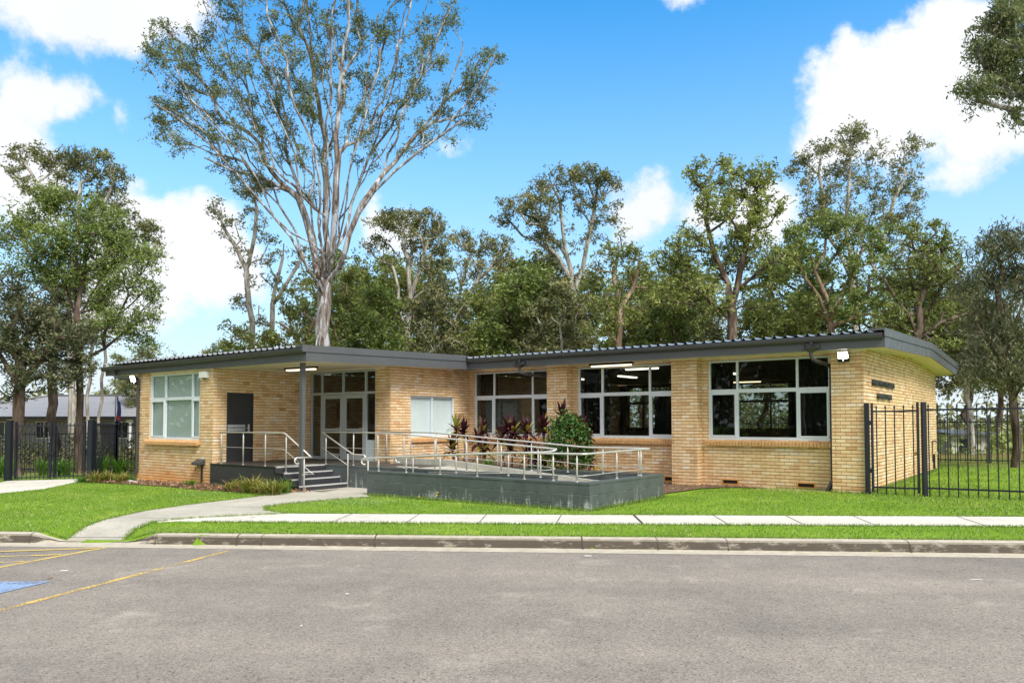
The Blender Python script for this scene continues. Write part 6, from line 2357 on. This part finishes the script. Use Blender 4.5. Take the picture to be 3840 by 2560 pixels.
tree('crooked_tree', 'crooked dark-limbed tree with thin twisting top, below the central cloud', 38, (1424, 1000), [[(1424, 900), (1420, 790), (1424, 710), (1410, 640), (1418, 590)], [(1424, 710), (1455, 660), (1470, 600)], [(1422, 760), (1470, 740), (1500, 690)]],
     [(1420, 560, 36, 34, 22), (1455, 600, 40, 40, 24), (1470, 650, 36, 40, 22), (1385, 600, 36, 40, 20), (1400, 680, 50, 40, 30), (1440, 720, 54, 40, 34), (1370, 740, 40, 36, 24)], 0.17, 'green_leaf', 'brown_bark', per_tip=26, lsize=(0.2, 0.08), spread=0.194, group=TG, wob=0.12, alpha=0.25)
tree('spreading_tree', 'broad light green tree with a dark forking trunk right of the central cloud', 38, (1682, 1000), [[(1682, 900), (1680, 800), (1682, 720), (1672, 650)], [(1682, 700), (1700, 620), (1722, 520), (1740, 440)], [(1672, 650), (1640, 580), (1620, 500)], [(1680, 740), (1640, 700), (1590, 640)], [(1700, 660), (1750, 620), (1790, 590)]],
     [(1605, 400, 36, 34, 26), (1660, 395, 40, 30, 28), (1712, 420, 46, 40, 40), (1750, 400, 34, 34, 24), (1640, 470, 50, 46, 44), (1700, 500, 54, 50, 54), (1760, 480, 44, 50, 42), (1590, 560, 50, 50, 48), (1540, 600, 46, 46, 40), (1660, 590, 54, 50, 50), (1740, 580, 54, 50, 48), (1800, 600, 40, 46, 30), (1590, 660, 54, 46, 44), (1530, 680, 50, 40, 36), (1640, 690, 50, 40, 34), (1750, 680, 54, 44, 34)],
     0.24, 'green_leaf', 'rough_bark', per_tip=27, lsize=(0.22, 0.09), spread=0.216, group=TG, tone=(0.55, 0.2), hang=0.2)
tree('gum_tree', 'tallest ragged gum rising against the big right-hand cloud', 56, (1975, 1000), [[(1975, 900), (1970, 780), (1955, 640), (1945, 540), (1950, 430), (1955, 330)], [(1955, 640), (1900, 520), (1880, 400)], [(1960, 600), (2040, 500), (2080, 400)]],
     [(1955, 310, 34, 34, 24), (1985, 300, 26, 26, 14), (1870, 350, 44, 28, 24), (1830, 375, 30, 24, 14), (1920, 360, 36, 34, 22), (1960, 400, 50, 46, 40), (1880, 420, 50, 40, 34), (2020, 350, 30, 24, 12), (2100, 335, 32, 26, 16), (2070, 390, 40, 36, 22), (2100, 430, 36, 36, 22), (2030, 430, 46, 40, 28), (1920, 480, 60, 46, 46), (2000, 500, 60, 46, 46), (2090, 500, 46, 44, 34), (1860, 500, 50, 46, 30), (2060, 570, 50, 40, 30)],
     0.24, 'olive_leaf', 'pale_bark', per_tip=30, lsize=(0.29, 0.10), spread=0.302, group=TG, tone=(0.5, 0.2), hang=0.45, alpha=0.4)
tree('spreading_tree', 'bright green round-headed tree in front of the tallest ragged gum', 41, (1905, 1000), [[(1905, 900), (1912, 800), (1905, 700), (1870, 620)], [(1908, 720), (1950, 640), (1980, 570)], [(1905, 740), (1880, 680), (1830, 600)]],
     [(1830, 540, 44, 34, 34), (1890, 520, 50, 34, 44), (1950, 530, 46, 36, 40), (2010, 550, 46, 40, 38), (1850, 610, 54, 44, 44), (1930, 610, 56, 46, 50), (2010, 630, 50, 46, 44), (1870, 690, 54, 40, 40), (1960, 700, 54, 40, 40), (2050, 690, 44, 44, 30)],
     0.19, 'bright_leaf', 'brown_bark', per_tip=29, lsize=(0.22, 0.09), spread=0.230, group=TG, hang=0.2, tone=(0.45, 0.2))
tree('crooked_tree', 'dark-trunked spreading tree standing by the hall gable', 35, (2098, 1000), [[(2098, 900), (2100, 790), (2108, 700), (2130, 620)], [(2100, 760), (2060, 690), (2030, 640)], [(2106, 720), (2160, 660), (2185, 620)], [(2100, 790), (2160, 740), (2220, 720)]],
     [(2090, 545, 36, 34, 24), (2140, 540, 40, 36, 30), (2185, 570, 40, 40, 30), (2120, 610, 54, 44, 40), (2190, 640, 44, 44, 32), (2060, 640, 44, 44, 30), (2100, 700, 54, 44, 36), (2180, 720, 50, 44, 26), (2030, 730, 40, 40, 24), (2160, 790, 44, 30, 14)],
     0.2, 'green_leaf', 'rough_bark', per_tip=28, lsize=(0.2, 0.075), spread=0.202, group=TG, wob=0.12, tone=(0.4, 0.2))
tree('drooping_tree', 'dense drooping olive-green tree at the right edge, behind the tall fence', 27, (2330, 1050), [[(2330, 960), (2322, 860), (2305, 760), (2290, 660)], [(2322, 860), (2270, 790), (2240, 740)], [(2310, 780), (2350, 700), (2380, 620)]],
     [(2300, 545, 44, 30, 34), (2345, 540, 44, 40, 36), (2260, 580, 40, 36, 28), (2240, 640, 46, 44, 36), (2300, 640, 54, 54, 56), (2360, 640, 50, 60, 56), (2270, 720, 54, 50, 50), (2340, 740, 54, 54, 54), (2240, 780, 44, 44, 30), (2300, 820, 54, 44, 40), (2350, 850, 44, 50, 36), (2220, 850, 40, 36, 16)],
     0.14, 'dark_leaf', 'rough_bark', per_tip=38, lsize=(0.19, 0.04), spread=0.26, hang=0.75, group=TG, tone=(0.55, 0.22))
tree('gum_tree', 'gum overhanging the top right corner, its trunk out of the picture', 20, (2640, 1150), [[(2640, 960), (2620, 760), (2590, 560), (2540, 380), (2500, 250), (2450, 150)], [(2540, 380), (2440, 300), (2380, 240)], [(2500, 250), (2420, 170), (2350, 120)], [(2490, 240), (2420, 80), (2350, 20)]],
     [(2300, 30, 40, 34, 30), (2270, 75, 40, 34, 26), (2335, 70, 40, 50, 30), (2260, 115, 34, 24, 18), (2315, 120, 44, 30, 26), (2300, 160, 46, 24, 22), (2245, 190, 32, 18, 16), (2215, 200, 18, 10, 7), (2290, 200, 40, 22, 20), (2340, 190, 34, 40, 20), (2335, 260, 22, 30, 10), (2240, 230, 16, 12, 4), (2400, 60, 50, 60, 30), (2420, 170, 60, 60, 30), (2360, -30, 60, 40, 26), (2500, 100, 80, 80, 30), (2560, 260, 80, 80, 26)],
     0.26, 'gum_leaf', 'gum_bark', per_tip=46, lsize=(0.16, 0.04), spread=0.2, hang=0.6, group=None, alpha=0.4)
# left side
tree('spreading_tree', 'broad green tree with a brown trunk at the left, before the tall grey-green gum', 29, (183, 1050), [[(183, 960), (182, 860), (180, 780), (176, 720)], [(178, 740), (155, 670), (135, 600), (110, 540)], [(178, 730), (220, 660), (260, 600)], [(182, 800), (240, 750), (300, 700), (340, 660)], [(176, 720), (190, 640), (200, 560)], [(182, 830), (240, 800), (300, 750)]],
     [(108, 460, 36, 30, 30), (140, 470, 40, 30, 30), (60, 500, 44, 40, 36), (30, 540, 46, 40, 34), (230, 500, 44, 40, 44), (270, 530, 40, 40, 36), (180, 530, 50, 40, 46), (120, 560, 56, 44, 54), (300, 570, 44, 40, 44), (340, 590, 30, 34, 22), (230, 590, 56, 46, 56), (160, 620, 56, 46, 46), (80, 620, 56, 46, 46), (290, 640, 50, 40, 40), (340, 670, 30, 30, 16), (220, 670, 50, 40, 30), (340, 730, 30, 26, 16), (320, 780, 36, 24, 14), (355, 790, 22, 18, 9), (280, 730, 46, 34, 22), (245, 760, 40, 26, 14)],
     0.125, 'bright_leaf', 'rough_bark', per_tip=46, lsize=(0.14, 0.058), spread=0.23, group='trees at the left', tone=(0.4, 0.2), hang=0.15)
tree('gum_tree', 'tall grey-green gum with white branches rising behind the left trees', 50, (165, 1000), [[(165, 900), (168, 740), (172, 600), (180, 500), (185, 420)], [(172, 620), (130, 500), (90, 430), (60, 380)], [(176, 560), (230, 480), (260, 420)], [(172, 640), (260, 570), (320, 520)]],
     [(60, 355, 40, 26, 26), (95, 350, 26, 24, 14), (30, 400, 30, 30, 12), (130, 375, 34, 30, 22), (175, 365, 44, 30, 34), (225, 375, 40, 34, 32), (265, 410, 34, 34, 26), (150, 430, 46, 40, 26), (210, 440, 50, 40, 28), (90, 430, 40, 36, 16), (260, 470, 34, 30, 16), (320, 510, 30, 26, 18), (350, 540, 24, 22, 12), (290, 540, 36, 30, 14), (370, 530, 12, 12, 4)],
     0.22, 'olive_leaf', 'pale_bark', per_tip=36, lsize=(0.26, 0.09), spread=0.216, group='trees at the left', hang=0.45, alpha=0.4)
tree('dense_tree', 'dark dense low-branching tree at the left edge with a thick brown trunk', 28, (42, 1060), [[(42, 970), (44, 900), (50, 840), (60, 780)], [(46, 880), (90, 830), (130, 790)], [(44, 890), (10, 830), (-20, 780)], [(50, 850), (40, 780), (20, 700)]],
     [(20, 650, 46, 44, 30), (80, 690, 50, 40, 34), (30, 720, 56, 46, 44), (110, 740, 56, 40, 44), (170, 770, 46, 34, 30), (60, 790, 60, 44, 50), (130, 810, 60, 40, 46), (190, 840, 46, 30, 22), (10, 830, 56, 50, 40), (90, 860, 56, 34, 30), (150, 880, 40, 24, 14), (30, 900, 40, 30, 14), (-30, 760, 60, 60, 40)],
     0.2, 'dark_leaf', 'rough_bark', per_tip=40, lsize=(0.17, 0.055), spread=0.194, group='trees at the left', hang=0.3, tone=(0.5, 0.2), minlen=0.9)
for (bx, tx, Y, r, bk, lab) in ((116, 122, 33, 0.19, 'rough_bark', 'thick scaly-barked trunk behind the left double gate'), (160, 158, 38, 0.09, 'pale_bark', 'pale forked trunk between the scaly trunk and the brown one'), (202, 214, 39, 0.085, 'pale_bark', 'straight pale trunk right of the brown one'), (226, 240, 41, 0.08, 'pale_bark', 'leaning white trunk nearest the wing corner')):
    tree('gum_tree', lab, Y, (bx, 1030), [[(bx, 960), ((bx + tx) / 2, 870), (tx, 790), (tx + (tx - bx) * 0.6, 700), (tx + (tx - bx), 640)]],
         [(tx, 690, 34, 34, 16), (tx + 20, 740, 40, 30, 16), (tx - 20, 760, 36, 30, 12), (tx + 10, 640, 36, 36, 14)], r, 'olive_leaf' if bk == 'pale_bark' else 'dark_leaf', bk, per_tip=40, lsize=(0.2, 0.07), spread=0.216, group='trees at the left', minlen=4.0)

# --- mid-storey behind the hall: four bushy trees, copied along the belt
fill = []
specs = (('green_leaf', 'brown_bark', 0.5), ('bright_leaf', 'rough_bark', 0.35), ('olive_leaf', 'pale_bark', 0.45), ('green_leaf', 'rough_bark', 0.35))
spots = [(800, 690, 46), (860, 720, 44), (1000, 720, 45), (1075, 730, 50), (1150, 700, 47), (1210, 690, 44), (1285, 720, 42), (1352, 700, 48), (1480, 730, 45), (1545, 740, 42), (1615, 745, 46), (1760, 740, 44), (1835, 740, 47), (2010, 740, 44), (2230, 745, 42),
         (770, 620, 56), (885, 640, 60), (1180, 640, 62), (1260, 640, 58), (1480, 660, 60), (1560, 640, 62), (1840, 620, 58), (2120, 640, 60), (2230, 690, 56), (1000, 650, 62), (2300, 740, 50), (330, 850, 64), (400, 860, 66), (270, 860, 70), (540, 830, 58), (480, 850, 64)]
labels_pos = ['left of the umbrella-crowned gum', 'behind the right end of the porch roof', 'right of the umbrella-crowned gum', 'under the rusty tinged gum', 'where the two roofs meet', 'left of the flat-topped gum', 'at the foot of the flat-topped gum', 'left of the crooked tree', 'right of the crooked tree', 'at the foot of the broad green tree', 'left of the broad light green tree', 'right of the broad light green tree', 'left of the bright round-headed tree', 'right of the bright round-headed tree', 'over the gable ridge at right']
quality = ('mid green bushy tree', 'bright green bushy tree', 'olive bushy tree with pale stems', 'yellow-green bushy tree')
for k, (cx, cy, Y) in enumerate(spots):
    near = k < 15
    lab = f'{quality[k % 4]} behind the hall, {labels_pos[k]}' if near else ('distant bushy tree in the back row of the woodland' if cx > 600 else 'distant bushy tree beyond the left end of the wing roof')
    if k < 4:
        lf, bk, tn_ = specs[k]
        topz = 0
        o = tree('bushy_tree', lab, Y, (cx, 1000), [[(cx, 930), (cx + 6, 850), (cx - 4, 780), (cx, cy + 20)], [(cx + 2, 830), (cx + 36, cy + 40), (cx + 50, cy)], [(cx + 2, 840), (cx - 36, cy + 50), (cx - 50, cy + 10)]],
                 [(cx, cy - 30, 44, 36, 34), (cx - 44, cy, 40, 36, 30), (cx + 44, cy, 40, 36, 30), (cx, cy + 30, 56, 40, 44), (cx - 40, cy + 70, 50, 40, 36), (cx + 40, cy + 70, 50, 40, 36), (cx, cy + 110, 66, 36, 44), (cx - 50, cy + 140, 40, 30, 24), (cx + 50, cy + 140, 40, 30, 24), (cx, cy - 60, 24, 24, 12)],
                 0.14, lf, bk, per_tip=30, lsize=(0.25, 0.10), spread=0.259, group='bushy trees of the woodland belt', tone=(tn_, 0.2), hang=0.25, wob=0.13, alpha=0.25)
        h0 = at(cx, cy - 60, Y)[2] - o.location.z
        fill.append((o, h0))
    else:
        src, h0 = fill[k % 4]
        c = copy_tree(src)
        b = at(cx, 1000, Y)
        c.location = (b[0], b[1], -0.4)
        want = at(cx, cy - 60 if near else cy - 40, Y)[2] + 0.4
        s_ = want / h0
        sx = s_ * random.uniform(1.0, 1.3)
        c.scale = (sx, sx, s_)
        c.rotation_euler.z = random.uniform(0.6, 5.7)
        c['label'] = lab
    # everything in this belt carries the same group

# --- trees across the car park, seen only as reflections in the big windows
for k, (x, y, s_) in enumerate(((-29.0, 14.5, 1.25), (-31.0, 3.0, 1.4), (-30.0, -9.0, 1.2))):
    c = copy_tree(fill[k % 4][0])
    c.location = (x, y, -0.3)
    c.scale = (s_ * 1.25, s_ * 1.25, s_)
    c.rotation_euler.z = 1.3 * k
    c['label'] = 'bushy tree left of the car park, mirrored in the hall windows'
    c['group'] = 'trees left of the car park'

# --- the far wood closes the horizon
n = 36000
x = RNG.uniform(-95, 120, n)
lump = 4.6 + 1.6 * np.sin(x * 0.21) + 1.4 * np.sin(x * 0.53 + 1.0) + 0.9 * np.sin(x * 1.3 + 2)
lump = lump + 3.0 * np.exp(-((x - 8) / 22) ** 2) - 1.8 * np.exp(-((x + 34) / 12) ** 2)
zt = RNG.uniform(0, 1, n) ** 0.8
y = RNG.uniform(78, 96, n)
z = -1.2 + zt * lump
c = np.stack([x + RNG.normal(0, 0.4, n), y, z], -1)
V = leaf_quads(c, 0.75, 0.36, hang=0.2)
T = np.clip(RNG.normal(0.42, 0.18, n) + 0.14 * np.sin(x * 1.1), 0, 1)
# the wood goes on round the left of the car park, out of frame but mirrored in the windows
m_ = 26000
yy = RNG.uniform(-45, 44, m_)
xx = RNG.uniform(-52, -44, m_)
hh = (13 + 2.5 * np.sin(yy * 0.35) + 1.5 * np.sin(yy * 0.9 + 1)) * RNG.uniform(0, 1, m_) ** 0.75 - 0.4
V2 = leaf_quads(np.stack([xx, yy, hh], -1), 0.95, 0.5, hang=0.2)
keep_ = np.repeat((np.abs(xx / np.maximum(yy, 0.1)) > 0.80) | (yy < 0), 4)
V2 = V2[keep_]
V = np.concatenate([V, V2])
T = np.concatenate([T, np.clip(RNG.normal(0.42, 0.18, len(V2) // 4), 0, 1)])
n = len(T)
o = raw_mesh('far_wood', V, n, M['olive_leaf'], tone=T)
tag(o, kind='stuff')
# low scrub behind the right-hand back fence and hedge before the house
n = 15000
x = RNG.uniform(12, 60, n)
y = RNG.uniform(40, 52, n)
z = -1.2 + RNG.uniform(0, 1, n) * (1.9 + 0.8 * np.sin(x * 0.9) + 0.5 * np.sin(x * 2.1))
V = leaf_quads(np.stack([x, y, z], -1), 0.32, 0.16, hang=0.1)
T = np.clip(RNG.normal(0.62, 0.2, n) + 0.2 * np.sin(x * 1.7), 0, 1)
tag(raw_mesh('scrub', V, n, M['bright_leaf'], tone=T), kind='stuff')
n = 9000
x = RNG.uniform(-32, -13, n)
y = RNG.uniform(36, 38.0, n)
z = -0.3 + RNG.uniform(0, 1, n) * (1.15 + 0.2 * np.sin(x * 1.7))
V = leaf_quads(np.stack([x, y, z], -1), 0.16, 0.08)
hd = raw_mesh('garden_hedge', V, n, M['dark_leaf'], tone=np.clip(RNG.normal(0.45, 0.25, n), 0, 1))
tag(hd, 'clipped dark hedge between the left fences and the grey house', 'hedge')

# ================================================================ SKY, SUN, CAMERA
w = bpy.data.worlds.new('World')
SC.world = w
w.use_nodes = True
N = Nodes(w.node_tree)
bg = w.node_tree.nodes['Background']
SUN_DIR = Vector((0.34, -0.55, 0.76)).normalized()
sky = N.node('ShaderNodeTexSky', sky_type='NISHITA')
sky.sun_disc = False
sky.sun_elevation = math.asin(SUN_DIR.z)
sky.sun_rotation = math.atan2(SUN_DIR.x, SUN_DIR.y)
sky.air_density = 1.0
sky.dust_density = 0.6
sky.ozone_density = 2.5
gen = N.node('ShaderNodeTexCoord').outputs['Generated']
d = N.vm('NORMALIZE', gen)
SKY_GAIN, CLOUD = 1.0, 3.8
col = N.mix(1.0, sky.outputs[0], (0.14, 0.78, 1.05, 1), 'MULTIPLY')
# broken cloud: soft masses placed about the sky, edges frayed by noise
n1 = N.noise(d, 9.0, 8, 0.62)
n2 = N.noise(d, 2.0, 3, 0.5)
clouds = [(2200, 130, 0.075), (2120, 200, 0.08), (2010, 250, 0.08), (1920, 330, 0.06), (2240, 260, 0.07), (2320, 220, 0.05), (1500, 470, 0.04), (1450, 520, 0.045), (1600, 500, 0.03), (1030, 360, 0.028), (960, 385, 0.025), (50, 210, 0.065), (150, 225, 0.05), (10, 290, 0.055), (275, 265, 0.026), (215, 285, 0.022), (-40, 320, 0.06), (230, 10, 0.07), (110, 10, 0.07), (390, -20, 0.05), (330, 530, 0.065), (420, 570, 0.08), (480, 610, 0.07), (330, 650, 0.08), (870, 520, 0.045), (60, 420, 0.06), (1760, 470, 0.045), (1540, -30, 0.02)]
best = None
for px, py, r in clouds:
    v = ray(px, py)
    v = v / np.linalg.norm(v)
    dist = N.vm('LENGTH', N.vm('SUBTRACT', d, tuple(v)), out=1)
    e = N.m('SUBTRACT', r, dist)
    best = e if best is None else N.m('MAXIMUM', best, e)
# the rest of the sky, out of the frame, is mostly overcast
back = N.vm('DOT_PRODUCT', d, (0.0, 0.86, -0.25), out=1)
best = N.m('MAXIMUM', best, N.rng(back, 0.42, 0.10, -0.08, 0.06))
f = N.m('ADD', best, N.m('MULTIPLY', N.m('SUBTRACT', n1, 0.5), 0.17))
alpha = N.rng(f, -0.002, 0.03, 0.0, 1.0, smooth=True)
dz = N.xyz(d)[2]
haze = N.rng(dz, 0.05, 0.54, 1.0, 0.0)
haze = N.m('MULTIPLY', haze, N.m('ADD', 0.35, N.m('MULTIPLY', haze, 0.65)))
col = N.mix(haze, col, (3.0, 3.4, 3.62, 1))
shade = N.rng(n2, 0.35, 0.65, 0.90, 1.04)
cl = N.mix(1.0, (CLOUD, CLOUD * 1.005, CLOUD * 1.02, 1), N.comb(shade, shade, shade), 'MULTIPLY')
col = N.mix(N.m('MULTIPLY', alpha, 0.94), col, cl)
N.put(bg.inputs['Color'], col)
bg.inputs['Strength'].default_value = 0.10

ld = bpy.data.lights.new('sun', 'SUN')
ld.energy = 1.6
ld.angle = R(24)
ld.color = (1.0, 0.95, 0.86)
lo = bpy.data.objects.new('sun', ld)
COL.objects.link(lo)
lo.rotation_euler = SUN_DIR.to_track_quat('Z', 'Y').to_euler()

cam = bpy.data.cameras.new('camera')
cam.sensor_width = 36
cam.lens = FOC / 3840 * 36
cam.shift_y = (PCY - 1280) / 3840
cam.clip_end = 2000
cam.clip_start = 0.1
co = bpy.data.objects.new('camera', cam)
COL.objects.link(co)
co.location = (0, 0, EYE)
co.rotation_euler = (PI / 2 + PITCH, 0, 0)
SC.camera = co

SC.view_settings.view_transform = 'Standard'
SC.view_settings.look = 'None'
SC.view_settings.exposure = 1.5
SC.view_settings.gamma = 1
SC.render.engine = 'CYCLES'
SC.cycles.max_bounces = 8
SC.cycles.transparent_max_bounces = 16
SC.cycles.use_denoising = True
